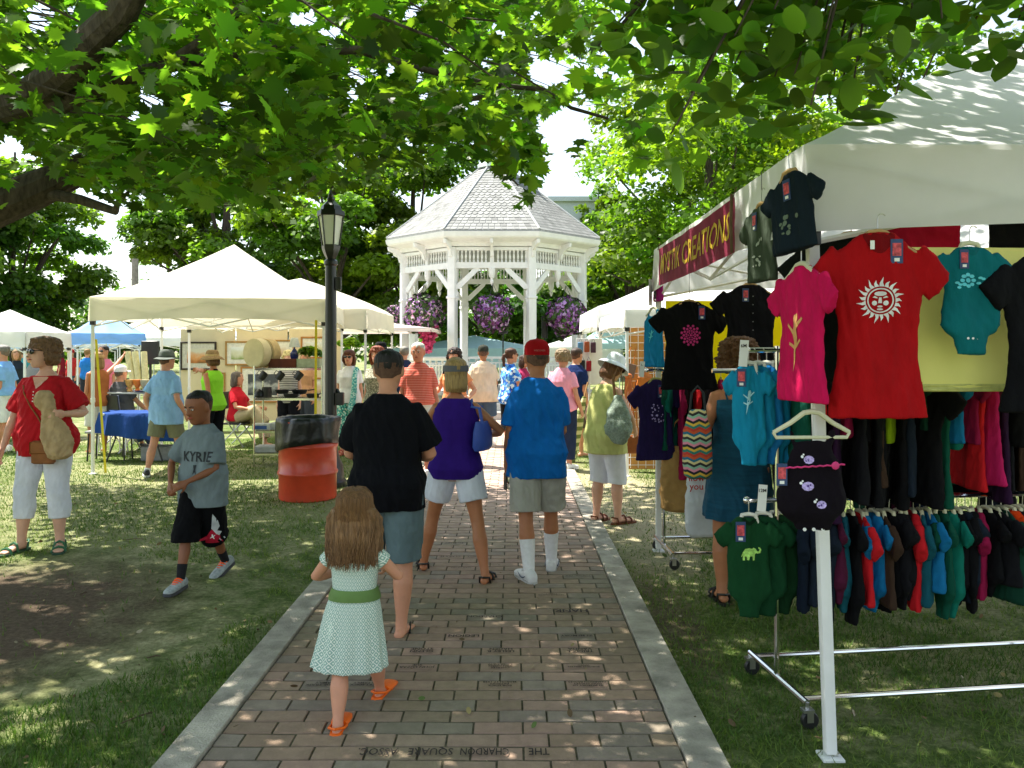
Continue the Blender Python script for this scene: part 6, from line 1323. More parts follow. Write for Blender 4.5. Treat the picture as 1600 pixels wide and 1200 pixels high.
q = hpz+V((.055, .06, 0)); m = MB(); m.loft([ringp(q+V((dx, dy, dz)), V((1, 0, 0)), V((0, 1, 0)), a, b, 18, 2.2) for dz, a, b, dx, dy in ((-.36, .05, .04, -.04, -.02), (-.33, .10, .07, -.04, -.02), (-.22, .115, .08, -.03, -.01), (-.08, .085, .065, 0, 0), (.02, .055, .045, .02, .02), (.10, .075, .05, .06, .02), (.16, .06, .04, .07, .02), (.19, .03, .02, .06, .02))]); m.build('bag_body', BG, t, vox=.009, disp=fold(.024, (14, 14, 6)))
# 7 boy
x, y = W2(318, 5.80)
g7 = person('boy in a grey t shirt and black shorts with orange laces, looking down', x, y, 168, H=1.43, sex='m', B=.93, hk=1.14, feet=((-.03, -.25, .035, -8, 20), (.04, .22, 0, 6)), hands=((.0, .20, .755), (.15, .17, .735)), elb=((-1, -.6, -.3), (1, -.5, -.2)), kn=((.1, 1, 0), None), hy=-14, hp=14, skin=SKINB, vox=.0075, limb=.90, palm=((0, -1, 0), (0, -1, 0)), grip=(.8, .8),
    top=dict(mat=fab('748084'), hem=.43, slv=.86, sr=(.074, .084), ease=.014, loose=.020, straight=1.04, fold=.018), bot=dict(mat=fab('0b0b0e'), len=1.17, flare=.042, ease=.022, fold=.012), shoe=dict(kind='sneaker', mat=mat('grey_mesh', (.33, .36, .36), .7, .2, 40), sole=mat('dark_sole', (.06, .06, .065), .7), lace=mat('orange_lace', hx('ff5a1a'), .6), sock=(mat('black_sock', (.012, .012, .014), .9), .40)),
    hair=dict(col='120d0b', kind='short', line=.27, vol=.0), face=True, seed=8)
o7 = g7['top']['obj']; vs, fs = text_vf('KYRIE', .098, .02, .1, .92); cz7 = g7['tz'](.70)[0].z
decal('shirt_lettering', (vs, fs), o7, (-.015, 0, cz7-.015), (-1, 0, 0), (0, 0, 1), (0, -1, 0), mat('ink_dark', (.025, .03, .035), .7), .004)
decal('shirt_logo', shp([(-.012, .03), (.012, .03), (.006, 0), (.014, -.04), (0, -.02), (-.014, -.04), (-.006, 0)]), o7, (-.01, 0, cz7-.10), (-1, 0, 0), (0, 0, 1), (0, -1, 0), mat('ink_dark', (.025, .03, .035), .7), .004)
b7 = g7['bot']['obj']; kz = g7['legs'][1][1].z
k0 = g7['legs'][0][0].lerp(g7['legs'][0][1], 1.0)
for nm, sh_, m_, of in (('red_panel', shp([(-.03, -.15), (-.02, -.11), (.03, -.045), (.065, -.10), (.07, -.15)]), mat('red_panel_cloth', hx('b01030'), .8), .004), ('white_panel', shp([(.05, .07), (.12, -.15), (.065, -.15), (.06, -.10), (.028, -.04)]), mat('white_panel_cloth', (.55, .57, .6), .8), .005), ('leaping_figure_logo', shp([(.026, -.084), (.034, -.084), (.034, -.096), (.046, -.088), (.047, -.092), (.036, -.102), (.042, -.118), (.036, -.118), (.03, -.106), (.016, -.114), (.014, -.110), (.026, -.098)]), WHITE, .008), ('red_hem', shp([(-.10, -.20), (-.10, -.14), (-.088, -.13), (-.085, -.20)]), mat('red_panel_cloth', hx('b01030'), .8), .004)):
    decal(nm, sh_, b7, (k0.x-.02, 0, k0.z+.09), (-1, 0, 0), (0, 0, 1), (0, -1, 0), m_, of)
# 8 hat man
x, y = W2(259, 10.75)
person('man in a light blue polo and grey bucket hat beside the cream tent', x, y, -14, H=1.70, B=1.04, fat=.02, feet=((-.14, -.20, 0, 40), (.10, .22, 0, 10)), hands=((-.24, .02, .82), (.24, .08, .82)), skin=SKIN, hy=-15, top=dict(mat=fab('8cb2dc'), hem=.43, slv=.75, sr=(.075, .085), ease=.014, loose=.016, straight=1.04, fold=.014, name='polo_shirt'),
    bot=dict(mat=fab('7c7c64'), len=.80, flare=.03, ease=.014), shoe=dict(kind='sneaker', mat=BLACKP, sole=WHITE, sock=(WHITE, .16)), hair=dict(col='2a201a', kind='short'), hat=dict(kind='bucket', mat=fab('6f7470'), brim=(.150, .02, .11), band=fab('5a5e5a')), seed=9)
x, y = W2(333, 12.0)
g9 = person('woman in a lime green tank top and straw hat studying the framed pictures', x, y, 62, H=1.68, sex='f', B=1.08, feet=((-.08, .05, 0, 10), (.10, -.04, 0, -10)), hands=((-.12, .10, .95), (-.02, .30, 1.38)), skin=SKINT, top=dict(mat=mat('lime_jersey', hx('8fdc30'), .8, .06, 6, .2, 100), hem=.47, slv=0, tank=1, ease=.01, loose=.02, name='tank_top'),
    bot=dict(mat=fab('10121a'), len=1.35, flare=.0, ease=.008, name='leggings'), shoe=dict(kind='sandal', mat=BLK), hair=dict(col='6a4a2a', kind='bob', len=.06), hat=dict(kind='sun', mat=mat('straw', hx('8a7350'), .9, .2, 60, .6, 150), brim=(.165, .05, .095), band=mat('pale_band', hx('b8a070'), .8)), seed=10)
decal('sports_bra_back', shp([(-.05, .10), (.05, .10), (.02, -.06), (-.02, -.06)]), g9['body'], (0, 0, 1.30), (1, 0, 0), (0, 0, 1), (0, 1, 0), fab('101014'), .006)
x, y = W2(546, 12.9)
person('woman with a brown bob and sunglasses in a white t shirt with a teal scarf', x, y, 180, H=1.69, sex='f', B=1.06, feet=((-.09, 0, 0, 10), (.1, .05, 0, -10)), skin=SKIN, hy=-4, top=dict(mat=fab('e8e6e6'), hem=.50, slv=.6, sr=(.062, .07), ease=.012, loose=.02), bot=dict(mat=print_mat('teal_print', [hx('2f9a8c'), hx('7ad0c4'), hx('d8e8d8'), hx('1f7a78')], 45), len=1.5, flare=.02, name='print_trousers'),
    shoe=dict(kind='sandal', mat=mat('coral_strap', hx('c05a50'), .6)), hair=dict(col='5a3018', kind='bob', len=.10, w=.088, vol=.012, bang=1), shades=True, seed=11)
t = thing('scarf', 'teal patterned scarf over the shoulder of the woman in the white t shirt', 'scarf', (x, y, 0), PI); MB().tube([(-.13, -.08, 1.34), (-.12, .06, 1.40), (-.115, .16, 1.25), (-.11, .17, 1.05), (-.08, .15, .85), (-.05, .15, .72)], [.03, .035, .04, .045, .05, .06], 8, flat=.3, up=(1, 0, 0)).build('scarf', print_mat('scarf_print', [hx('6fc0c0'), hx('bfe4dc'), hx('3a9a9a')], 60), t, smooth=60)
x, y = W2(590, 12.0)
person('woman with wavy auburn hair half hidden by the man in black', x, y, 168, H=1.74, sex='f', B=1.08, skin=SKIN, top=dict(mat=print_mat('mottled_print', [hx('8f8c78'), hx('b8b4a0'), hx('6a6a58')], 70), hem=.46, slv=.6, ease=.014, loose=.03), bot=dict(mat=fab('20222a'), len=1.9, name='trousers'), hair=dict(col='7a3a1c', kind='wavy', len=.17, w=.09, vol=.02, amp=.012), face=True, seed=12)
x, y = W2(596, 13.8)
person('man in a black felt hat behind the auburn haired woman', x, y, 150, H=1.80, skin=SKINT, top=dict(mat=fab('18181c'), hem=.45, slv=1.6, sr=(.07, .075), name='jacket'), bot=dict(mat=fab('1a1a1e'), len=1.9, name='trousers'), hair=dict(col='3a3028', kind='short'), hat=dict(kind='felt', mat=fab('17181a'), brim=(.155, .0, .11), band=BLK), seed=13)
x, y = W2(632, 16)
person('grey haired man with his back turned between the gazebo post and the coral polo', x, y, 20, H=1.76, skin=SKIN, top=dict(mat=fab('2c3550'), hem=.46, slv=.6), bot=dict(mat=fab('5a5a50'), len=1.0), hair=dict(col='7a7870', kind='short', vol=.004), seed=14)
x, y = W2(654, 10.6)
person('older white haired man in a coral striped polo and white shorts', x, y, 186, H=1.79, B=1.06, fat=.035, feet=((-.12, 0, 0, 12), (.12, .04, 0, -12)), hands=((-.26, .06, .84), (.27, .08, .83)), skin=mat('ruddy_skin', hx('cc8468'), .5, .08, 12, .05, 90, sss=.08), hy=-14, hp=6, top=dict(mat=stripe_mat('coral_stripes', hx('d8503c'), hx('f0a090'), .022, .72), hem=.545, slv=.72, sr=(.075, .085), ease=.014, loose=.0, collar=1, name='polo_shirt'),
    bot=dict(mat=fab('e0dcd4'), len=.9, flare=.03, ease=.014, belt=BLK, waist=.575), shoe=dict(kind='sneaker', mat=WHITE), hair=dict(col='c8c4bc', kind='short', line=.2), face=True, seed=15)
x, y = W2(711, 11.6)
person('dark haired woman in a peach top behind the woman with the visor', x, y, 160, H=1.72, sex='f', B=1.05, skin=SKIN, hands=((-.3, .2, 1.0), (.25, .2, 1.05)), top=dict(mat=fab('e89868'), hem=.47, slv=.5, ease=.016, loose=.03), bot=dict(mat=fab('d8d4cc'), len=1.3), hair=dict(col='2c1c16', kind='wavy', len=.12, w=.086, vol=.012), face=True, seed=16)
x, y = W2(755, 13.9)
person('man in a cream t shirt, dark cap and slate blue shorts, back to the camera', x, y, 0, H=1.77, B=1.14, fat=.03, feet=((-.12, -.05, 0, 10), (.13, .1, 0, -10)), hands=((-.22, .12, .88), (.14, .3, 1.1)), skin=SKINT, top=dict(mat=fab('e8cdb0'), hem=.455, slv=.7, sr=(.078, .09), ease=.014, loose=.015, straight=1.02), bot=dict(mat=fab('4a5c74'), len=.85, flare=.035, ease=.016),
    shoe=dict(kind='sneaker', mat=WHITE, sock=(WHITE, .3)), hair=dict(col='5a4030', kind='short'), hat=dict(kind='cap', mat=fab('3a3c34')), seed=17)
x, y = W2(797, 13.2)
person('woman in a blue print top with a brown ponytail and sunglasses, looking right', x, y, -62, H=1.72, sex='f', B=1.15, fat=.02, hands=((-.1, .3, 1.1), (.12, .32, 1.05)), skin=SKIN, top=dict(mat=print_mat('blue_print', [hx('2a7ae0'), hx('6ab4f4'), hx('d0e8ff'), hx('1a4ab0')], 26), hem=.47, slv=.6, sr=(.07, .085), ease=.018, loose=.03), bot=dict(mat=fab('141418'), len=1.4, flare=.05, name='trousers'),
    shoe=dict(kind='sandal', mat=BLK), hair=dict(col='4a2c1a', kind='pony', len=.2), shades=True, seed=18)
x, y = W2(879, 11.2)
person('person with curly grey brown hair in a pink shirt and dark trousers', x, y, -28, H=1.70, sex='f', B=1.12, fat=.01, hands=((-.2, .1, .85), (.24, .1, .84)), skin=SKIN, top=dict(mat=fab('f0a0b8'), hem=.47, slv=.62, sr=(.07, .08), ease=.016, loose=.02), bot=dict(mat=fab('26304a'), len=1.9, flare=.01, name='trousers'), shoe=dict(kind='sneaker', mat=WHITE), hair=dict(col='8a7458', kind='curly', len=.03, w=.08, vol=.02, amp=.014), shades=True, seed=19)
x, y = W2(900, 12.6)
person('man in a navy polo just right of the pink shirt', x, y, -40, H=1.72, B=1.1, skin=SKIN, top=dict(mat=fab('1a2c5a'), hem=.47, slv=.7), bot=dict(mat=fab('5c5248'), len=1.0), hair=dict(col='3a2a20', kind='short'), seed=20)
x, y = W2(818, 14.6)
person('person in a dark pink top between the blue print woman and the red cap', x, y, -120, H=1.6, sex='f', skin=SKIN, top=dict(mat=fab('a03058'), hem=.47, slv=.6), bot=dict(mat=fab('20222c'), len=1.9, name='trousers'), hair=dict(col='3a2418', kind='bob', len=.1), seed=33)
x, y = W2(1155, 5.35)
g20 = person('woman with curly brown hair in a dark teal sun dress among the racks', x, y, -6, H=1.76, sex='f', B=1.14, fat=.015, hands=((-.20, .16, 1.02), (.2, .25, 1.1)), skin=SKINT, hp=12, vox=.0085, feet=((-.12, -.05, 0, 8), (.11, .04, 0, -8)), top=dict(mat=mat('teal_crinkle', hx('17506a'), .85, .15, 6, .5, 60, stretch=(1, 1, 8)), hem=.60, slv=0, neck=.775, ease=.010, loose=.004, skirt=(.315, 1.28, 9), name='sun_dress', fold=.014),
    shoe=dict(kind='sandal', mat=BLK), hair=dict(col='5a3a1c', kind='curly', len=.07, w=.09, vol=.035, amp=.03), seed=21)
m = MB()
for sx in (-1, 1): a = g20['tz'](.77)[0]; m.tube([a+V((sx*.09, -.10, .0)), a+V((sx*.10, -.085, .05)), a+V((sx*.085, -.02, .105)), a+V((sx*.06, .05, .09))], .009, 6, flat=.5)
m.build('dress_straps', fab('17506a'), g20['root'])
CH = stripe_mat('chevron_weave', 0, 0, .16, zig=.018, zk=26, cols=[(0, hx('c03a2c')), (.10, hx('2a7a70')), (.2, hx('d8b040')), (.3, hx('20242a')), (.4, hx('e08aa0')), (.5, hx('8fb8a0')), (.6, hx('303030')), (.7, hx('d8c890')), (.8, hx('1f6a8a')), (.9, hx('c8552a'))])
bag_shape('shoulder_bag', 'colourful chevron woven bag on the back of the woman in the teal dress', (X(1090, 5.12), 5.12, .86), .17, .44, .13, CH, fo=.008, taper=1.05, handle=1, hm=mat('dark_strap', (.03, .035, .04), .8), hh=.15, top=.62)
# far left folk
x, y = W2(6, 13.2)
person('grey haired man in a light blue polo and white shorts at the left picture edge', x, y, 95, H=1.77, B=1.1, fat=.03, hands=((-.2, .1, .86), (.24, .02, .84)), skin=SKIN, top=dict(mat=fab('86b8ee'), hem=.535, slv=.72, sr=(.078, .09), loose=.0, collar=1, name='polo_shirt'), bot=dict(mat=fab('dfe4f0'), len=.95, flare=.03, belt=BLK, waist=.57), shoe=dict(kind='sneaker', mat=WHITE), hair=dict(col='77756e', kind='short', vol=.004), seed=22)
FARP = [('man in a white cap and grey t shirt behind the woman in red', 53, 15, 150, 1.68, 'm', '8c8c92', '3a3c44', 'cap', 'e0e0e4'), ('tanned woman in a brown vest and visor with a raised arm, by the tent leg', 153, 13.0, 40, 1.66, 'f', 'a8643a', 'c8c4bc', 'visor', 'b89468'), ('man in sunglasses and a pink shirt behind the tent leg', 163, 16, 170, 1.78, 'm', 'f08098', '3c4460', None, None),
        ('person in a red cap far off between the woman in red and the tent', 112, 26, 160, 1.7, 'm', 'b83030', '40424c', 'cap', 'a02020'), ('person in a bright blue shirt far off behind the yellow strap', 136, 24, 10, 1.72, 'm', '2c78c8', '30323c', None, None), ('person in an orange shirt far off near the white tents', 118, 29, 0, 1.66, 'f', 'd07030', '50545c', None, None), ('person in a teal shirt far off by the white tent leg', 36, 22, 0, 1.74, 'm', '3f8f98', '2c2c34', None, None),
        ('dark dressed person far off in the shade of the left tents', 26, 19, 200, 1.7, 'f', '2a3038', '181c24', None, None), ('person in a white shirt far off behind the striped woman', 330, 24, 190, 1.7, 'm', 'e0e0e0', '3c4a6a', None, None), ('person in a dark red dress far off by the pale blue tent', 96, 31, 90, 1.65, 'f', '8a2030', '8a2030', None, None)]
for i, (lb, px, Y, yw, H_, sx_, c1, c2_, ht, hc_) in enumerate(FARP):
    x, y = W2(px, Y); person(lb, x, y, yw, H=H_, sex=sx_, B=1.05, vox=.014, skin=(SKINT if i == 1 else SKIN), hands=((None, (.5, .35, 1.62)) if i == 1 else (None, None)), top=dict(mat=fab(c1), hem=.47, slv=.65 if i != 1 else 0, tank=(i == 1)), bot=dict(mat=fab(c2_), len=1.0 if i % 2 else 1.9), hair=dict(col=('3a2a20', '8a6a40', '2a2420')[i % 3], kind='short' if sx_ == 'm' else 'bob'), hat=(dict(kind=ht, mat=fab(hc_)) if ht else None), shades=(i in (0, 2)), group='people strolling far off' if i > 2 else None, seed=40+i)
# seated people
def seated(lb, px, Y, yaw, H_, c1, c2_, hat=None, sex='m', leg=((-.1, .5, 0, 8), (.12, .55, 0, -8)), hair='5a5048', pz=.50, sk=SKIN, B=1.08, kind='short', slv=.7, chairc=BLACKP, bare=False):
    x, y = W2(px, Y); p = person(lb, x, y, yaw, H=H_, sex=sex, B=B, fat=.02, pz=pz, feet=leg, kn=((-.2, .6, 1), (.2, .6, 1)), hands=((-.2, .34, .66), (.2, .34, .66)), lean=-.03, skin=sk, vox=.011, top=dict(mat=fab(c1), hem=.50, slv=slv), bot=dict(mat=fab(c2_), len=1.85, name='trousers', ease=.018, flare=.02), shoe=None if bare else dict(kind='sneaker', mat=BLACKP), hair=dict(col=hair, kind=kind), hat=hat, seed=int(px))
    c = thing('folding_chair', 'folding chair under the '+lb.split(' in ')[0], 'chair', (x, y, 0), rad(yaw)); m = MB(); m.box((0, .02, .405), (.44, .42, .03), bev=.01); m.build('seat', chairc, c); m = MB(); m.box((0, -.24, .80), (.46, .03, .30), Matrix.Rotation(rad(8), 3, 'X'), bev=.01); m.build('backrest', chairc, c)
    for sx in (-1, 1): MB().tube([(sx*.22, .22, .01), (sx*.22, -.20, .62), (sx*.22, -.25, .95)], .012, 6).build('leg', STEEL, c); MB().tube([(sx*.22, -.24, .01), (sx*.22, .18, .42)], .012, 6).build('leg', STEEL, c)
    return p
seated('seated man in a dark grey shirt and white cap under the cream tent', 190, 13.2, -25, 1.70, '5c5c60', '3c4a68', dict(kind='cap', mat=fab('dcdce2')), pz=.62)
seated('seated barefoot person in khaki trousers and a red top, legs crossed', 372, 14.0, -100, 1.70, 'c02030', 'b8a888', None, 'f', ((-.06, .48, 0, 5), (.10, .62, .28, -10)), bare=True, kind='bob')
x, y = W2(452, 13.6)
person('blond woman in a striped top behind the metal shelves', x, y, 175, H=1.68, sex='f', B=1.05, skin=SKINP, top=dict(mat=stripe_mat('grey_stripes', hx('4a4a48'), hx('c8c4bc'), .03, .5), hem=.47, slv=.4), bot=dict(mat=fab('15161c'), len=1.9, name='trousers'), hair=dict(col='d8c890', kind='curly', len=.03, vol=.02, amp=.012), seed=27)
x, y = W2(478, 15.2)
person('person in a tan shirt standing behind the shelves near the yellow strap', x, y, 160, H=1.64, sex='f', skin=SKIN, top=dict(mat=fab('c89870'), hem=.47, slv=.6), bot=dict(mat=fab('404650'), len=1.9, name='trousers'), hair=dict(col='9a7a50', kind='bob'), seed=28)
# ------------------------------------------------ art booth
PANEL = mat('cream_felt_panel', hx('d8c8a4'), .95, .04, 5, .2, 90)
def panel(lb, px0, px1, Y0, Y1, z0, z1):
    a, b = V((X(px0, Y0), Y0, 0)), V((X(px1, Y1), Y1, 0)); t = thing('display_panel', lb, 'display panel', a, math.atan2((b-a).y, (b-a).x), 'cream display panels of the art booth'); w_ = (b-a).length
    MB().box((w_/2, 0, (z0+z1)/2), (w_-.02, .05, z1-z0), bev=.01).build('board', PANEL, t); m = MB()
    for x_ in (.03, w_-.03): m.box((x_, 0, z0/2), (.03, .05, z0)); 
    m.build('foot', STEEL, t); return t
panel('first cream display panel, behind the lime green top', 282, 368, 16.6, 16.6, .22, 2.12); panel('middle cream display panel, behind the round baskets', 369, 450, 16.6, 16.6, .22, 2.12); panel('cream display panel right of the middle one, behind the shelves', 451, 535, 16.6, 16.6, .22, 2.12)
def picture(lb, px0, py0, px1, py1, Y, fm, matc, pic, mw=.18, rz=0, fw=.035):
    a = P(px0, py0, Y); b = P(px1, py1, Y); w_, h_ = b.x-a.x, a.z-b.z; t = thing('framed_picture', lb, 'framed picture', ((a.x+b.x)/2, Y, (a.z+b.z)/2), rz, 'framed pictures in the art booth')
    m = MB()
    for s_ in (-1, 1): m.box((s_*(w_-fw)/2, 0, 0), (fw, .035, h_), bev=.004); m.box((0, 0, s_*(h_-fw)/2), (w_-2*fw-.002, .035, fw), bev=.004)
    m.build('frame', fm, t); MB().box((0, .004, 0), (w_-2*fw, .012, h_-2*fw)).build('mount', mat('mount_board', matc, .9), t)
    k = mw*min(w_, h_)+fw; MB().box((0, -.006, -.0), (w_-2*k, .008, h_-2*k)).build('picture', pic, t)
def pic_mat(nm, cols, sc_=5):
    m, nt, out = nodes(nm); L = nt.links; tc = N(nt, 'ShaderNodeTexCoord'); nz = N(nt, 'ShaderNodeTexNoise', i_Scale=sc_, i_Detail=5.0); L.new(tc.outputs['Object'], nz.inputs['Vector']); s = N(nt, 'ShaderNodeSeparateXYZ'); L.new(tc.outputs['Object'], s.inputs[0])
    f = math_n(nt, 'ADD', math_n(nt, 'ADD', math_n(nt, 'MULTIPLY', s.outputs[2], 2.2), .2), math_n(nt, 'MULTIPLY', nz.outputs['Fac'], .7)); n = len(cols); r = ramp(nt, f, [(.15+.75*i/n, c) for i, c in enumerate(cols)])
    p = N(nt, 'ShaderNodeBsdfPrincipled', i_Roughness=.5); L.new(r.outputs[0], p.inputs['Base Color']); L.new(p.outputs[0], out.inputs['Surface']); return m
BF = mat('dark_frame', (.03, .02, .015), .4, .2, 8); GF = mat('gold_frame', hx('a07838'), .4, .15, 8, spec=.5); OF = mat('oak_frame', hx('a8743c'), .5, .15, 8); YF = 16.55
PA = pic_mat('autumn_picture', [hx('3c4a20'), hx('b06a28'), hx('d89858'), hx('cfc8b0')]); PB = pic_mat('meadow_picture', [hx('5a6a3a'), hx('8a9a5a'), hx('c8c8a8'), hx('d8dcd8')]); PC = pic_mat('barn_picture', [hx('6a4a38'), hx('9a7a5c'), hx('c8b090'), hx('d8d4c8')]); PD = pic_mat('winter_picture', [hx('303438'), hx('6a6e70'), hx('a8aaa8'), hx('40444a')], 9)
picture('dark framed autumn picture, largest of the top row beside the straw hat', 282, 534, 338, 578, YF, BF, (.62, .58, .48), PA)
picture('gold framed meadow picture left of the round baskets', 352, 533, 397, 571, YF, GF, (.70, .68, .6), PB)
picture('gold framed barn picture right of the round baskets', 412, 531, 460, 566, YF, GF, (.70, .68, .6), PC)
picture('oak framed winter picture behind the hanging mugs, the largest low one', 376, 573, 446, 629, YF, OF, (.74, .72, .64), PD, .16)
picture('small gold framed picture under the dark framed one', 316, 582, 352, 620, YF, GF, (.6, .55, .4), PA, .2)
picture('oak framed picture at the top right of the art booth by the strap', 470, 526, 512, 560, YF, OF, (.72, .70, .62), PB)
picture('small framed picture low on the right panel behind the pans', 484, 590, 516, 622, YF, OF, (.7, .68, .6), PC)
# ------------------------------------------------ wire shelf with kitchenware
YS = 11.55; x0, x1 = X(397, YS), X(503, YS); t = thing('metal_shelf_unit', 'chrome wire shelf unit of old kitchenware left of the red drum', 'shelf unit', (x0, YS, 0)); w_ = x1-x0; dsh = .42
SZ = [Z(577, YS), Z(624, YS), Z(675, YS), .17]
for x_ in (0, w_):
    for y_ in (0, dsh): MB().tube([(x_, y_, 0), (x_, y_, SZ[0]+.05)], .013, 8).build('post', CHROME, t)
for z in SZ:
    m = MB(); 
    for y_ in (0, dsh): m.box((w_/2, y_, z), (w_, .008, .03))
    for x_ in (0, w_): m.box((x_, dsh/2, z), (.008, dsh, .03))
    for i in range(12): m.box((w_/2, dsh*(i+.5)/12, z+.012), (w_, .005, .005))
    m.build('wire_shelf', CHROME, t)
def kt(nm, lb, cat_, px, z, dy=.2, rz=0): return thing(nm, lb, cat_, (X(px, YS+dy), YS+dy, z), rz)
CR = mat('cheese_box_wood', hx('cbbf98'), .8, .08, 6); IR = mat('cast_iron', (.02, .02, .02), .6, .3, 20, .2, 60)
for i, (px, dy, s_) in enumerate(((402, .10, 1), (417, .26, .98))):
    k = kt('round_wooden_box', ('pale round wooden box standing on edge, front one on the shelf top', 'round wooden box behind the front one on the shelf top')[i], 'wooden box', px, SZ[0]+.02, dy, rad(-28)); MB().lathe([(.20, -.07), (.212, -.07), (.212, .07), (.195, .07), (.19, .055)], (0, 0, .213), 32, rot=Matrix.Rotation(rad(90), 3, 'X')).build('side', CR if i == 0 else mat('cheese_box_wood2', hx('c0a878'), .8), k); MB().lathe([(.2, .071), (.2, .078)], (0, 0, .213), 32, rot=Matrix.Rotation(rad(90), 3, 'X')).build('lid', CR, k)
k = kt('wooden_crate', 'dark brown wooden tray box on the shelf top', 'crate', 444, SZ[0]+.02); MB().box((0, 0, .065), (.40, .22, .13), bev=.005).build('side', mat('dark_brown_wood', hx('5a2a18'), .6, .2, 8), k)
k = kt('planter_box', 'pale green planter with foliage on the right end of the shelf top', 'planter', 484, SZ[0]+.02); MB().box((0, 0, .065), (.34, .2, .13), bev=.008).build('pot', mat('pale_green_tin', hx('a8b090'), .6), k)
def plant_np(par, n, r, c, seed, tint, size=.07):
    v, col = crown_np([((c[0], c[1], c[2]), r), ((c[0]+r*.6, c[1], c[2]-.02), r*.7), ((c[0]-r*.6, c[1], c[2]), r*.7)], n, size, seed, tint); np_obj('foliage', v, np.arange(len(v)).reshape(-1, 4), 4, LEAFB, par, col)
plant_np(k, 500, .13, (0, 0, .22), 3, (1.6, 1.5, .9))
k = kt('table_lamp', 'small table lamp with a blue base and white shade on the shelf', 'lamp', 460, SZ[0]+.15, .25); MB().lathe([(.05, 0), (.06, .03), (.065, .08), (.03, .13), (.012, .15), (.012, .18)], n=16).build('base', mat('blue_glaze', hx('1a2c70'), .2, spec=.6), k); MB().lathe([(.085, .17), (.05, .31)], n=20, cap=False).build('lamp_shade', mat('white_shade', hx('d8dcd4'), .8, trans=.4), k, smooth=60)
k = kt('flower_arrangement', 'yellow green flower bunch behind the lamp post at shelf height', 'flowers', 546, .0, 3.2); plant_np(k, 700, .17, (0, 0, Z(538, 14.7)), 5, (3.0, 2.6, 1.6)); MB().lathe([(.08, 0), (.10, Z(552, 14.7)-.3), (.14, Z(545, 14.7)-.15)], n=14).build('vase', mat('grey_tin', (.4, .4, .38), .5), k)
for i, px in enumerate((411, 438, 467)):
    k = kt('enamel_mug', 'black enamel mug hanging from the top shelf, %s from the left' % ('first', 'second', 'third')[i], 'mug', px, SZ[0]-.09, -.03); k.rotation_euler = (0, rad(38), 0); MB().lathe([(.052, -.06), (.055, .05), (.050, .05), (.047, -.05)], n=20).build('cup', BLACKM, k); MB().tube([(.05*0-.052, 0, .03), (-.09, 0, .02), (-.09, 0, -.03), (-.052, 0, -.04)], .006, 6).build('handle', BLACKM, k)
k = kt('stock_pot', 'tall black enamel pot on the middle shelf', 'pot', 417, SZ[1]+.02, .15); MB().lathe([(.068, 0), (.07, .01), (.07, .15), (.066, .15), (.062, .02)], n=20).build('pot_body', BLACKM, k)
k = kt('kettle', 'small black kettle at the left end of the middle shelf', 'kettle', 405, SZ[1]+.02, .12); MB().lathe([(.055, 0), (.07, .03), (.06, .08), (.03, .11), (.01, .125)], n=18).build('body', BLACKM, k); MB().tube([(.05, 0, .04), (.10, 0, .09)], .012, 6).build('spout', BLACKM, k)
for i, (px, dy, w2, zz) in enumerate(((441, .30, .105, .05), (468, .30, .12, .05), (455, .12, .115, 0), (489, .12, .10, 0))):
    k = kt('cast_iron_pan', 'black iron pan on the middle shelf, %s' % ('left one at the back', 'wide right one at the back', 'front one in the middle', 'front one at the right end')[i], 'pan', px, SZ[1]+.02+zz, dy, .3*i); MB().lathe([(w2*.75, 0), (w2*.8, .005), (w2, .055), (w2+.006, .055), (w2-.01, .045), (w2*.75, .01)], n=24).build('pan_body', IR, k); MB().tube([(w2, 0, .045), (w2+.10, 0, .055)], .010, 6).build('handle', IR, k)
k = kt('plastic_bin', 'clear food container with a blue label on the low shelf', 'container', 411, SZ[2]+.02, .15); MB().box((0, 0, .045), (.26, .2, .09), bev=.012).build('body', mat('milky_plastic', (.6, .62, .6), .4, trans=.2), k); MB().box((0, -.102, .04), (.17, .003, .05)).build('label', mat('blue_label', hx('3a5a9a'), .6), k)
k = kt('plastic_bin', 'clear food container right of the blue labelled one', 'container', 434, SZ[2]+.02, .2); MB().box((0, 0, .05), (.18, .2, .10), bev=.012).build('body', mat('milky_plastic', (.6, .62, .6), .4, trans=.2), k)
k = kt('grey_bin', 'grey plastic tub on the bottom shelf', 'tub', 425, .19, .2); MB().box((0, 0, .045), (.46, .3, .09), bev=.015).build('body', mat('grey_tub', (.38, .39, .38), .6), k)
# ------------------------------------------------ table with blue cloth and things round it
YT = 11.9; bx0, bx1 = X(188, YT), X(248, YT)
t = thing('folding_table', 'folding table with black legs under the navy cloth, by the bucket hat man', 'table', ((bx0+bx1)/2-.1, YT+.3, 0)); MB().box((0, 0, .72), (.9, .62, .03), bev=.008).build('tabletop', mat('grey_top', (.4, .4, .4), .6), t)
for sx in (-1, 1): MB().tube([(sx*.35, -.2, .70), (sx*.30, -.22, .35), (sx*.42, -.25, .01)], .014, 6).tube([(sx*.35, .2, .70), (sx*.42, .25, .01)], .014, 6).build('leg', BLACKM, t)
nb = MB(); n = 44; rg = []
for q, (e, z) in enumerate(((0, .742), (.012, .738), (.03, .6), (.05, .45), (.07, .30))):
    rg.append([V(((bx0+bx1)/2-.1+math.copysign(min(abs(cos(a))*1.25, 1), cos(a))*(.47+e+.02*q*sin(9*a)), YT+.3+math.copysign(min(abs(sin(a))*1.25, 1), sin(a))*(.33+e+.015*q*sin(11*a)), z+(.16*(1-cos(a))*.5 if q > 1 else 0))) for a in [2*PI*j/n for j in range(n)]])
nb.loft(rg, cap=False); nb.add(rg[0], [tuple(range(n))]); tag(nb.build('tablecloth', fab('20407e'), smooth=60), 'navy blue cloth draped over the folding table', 'tablecloth')
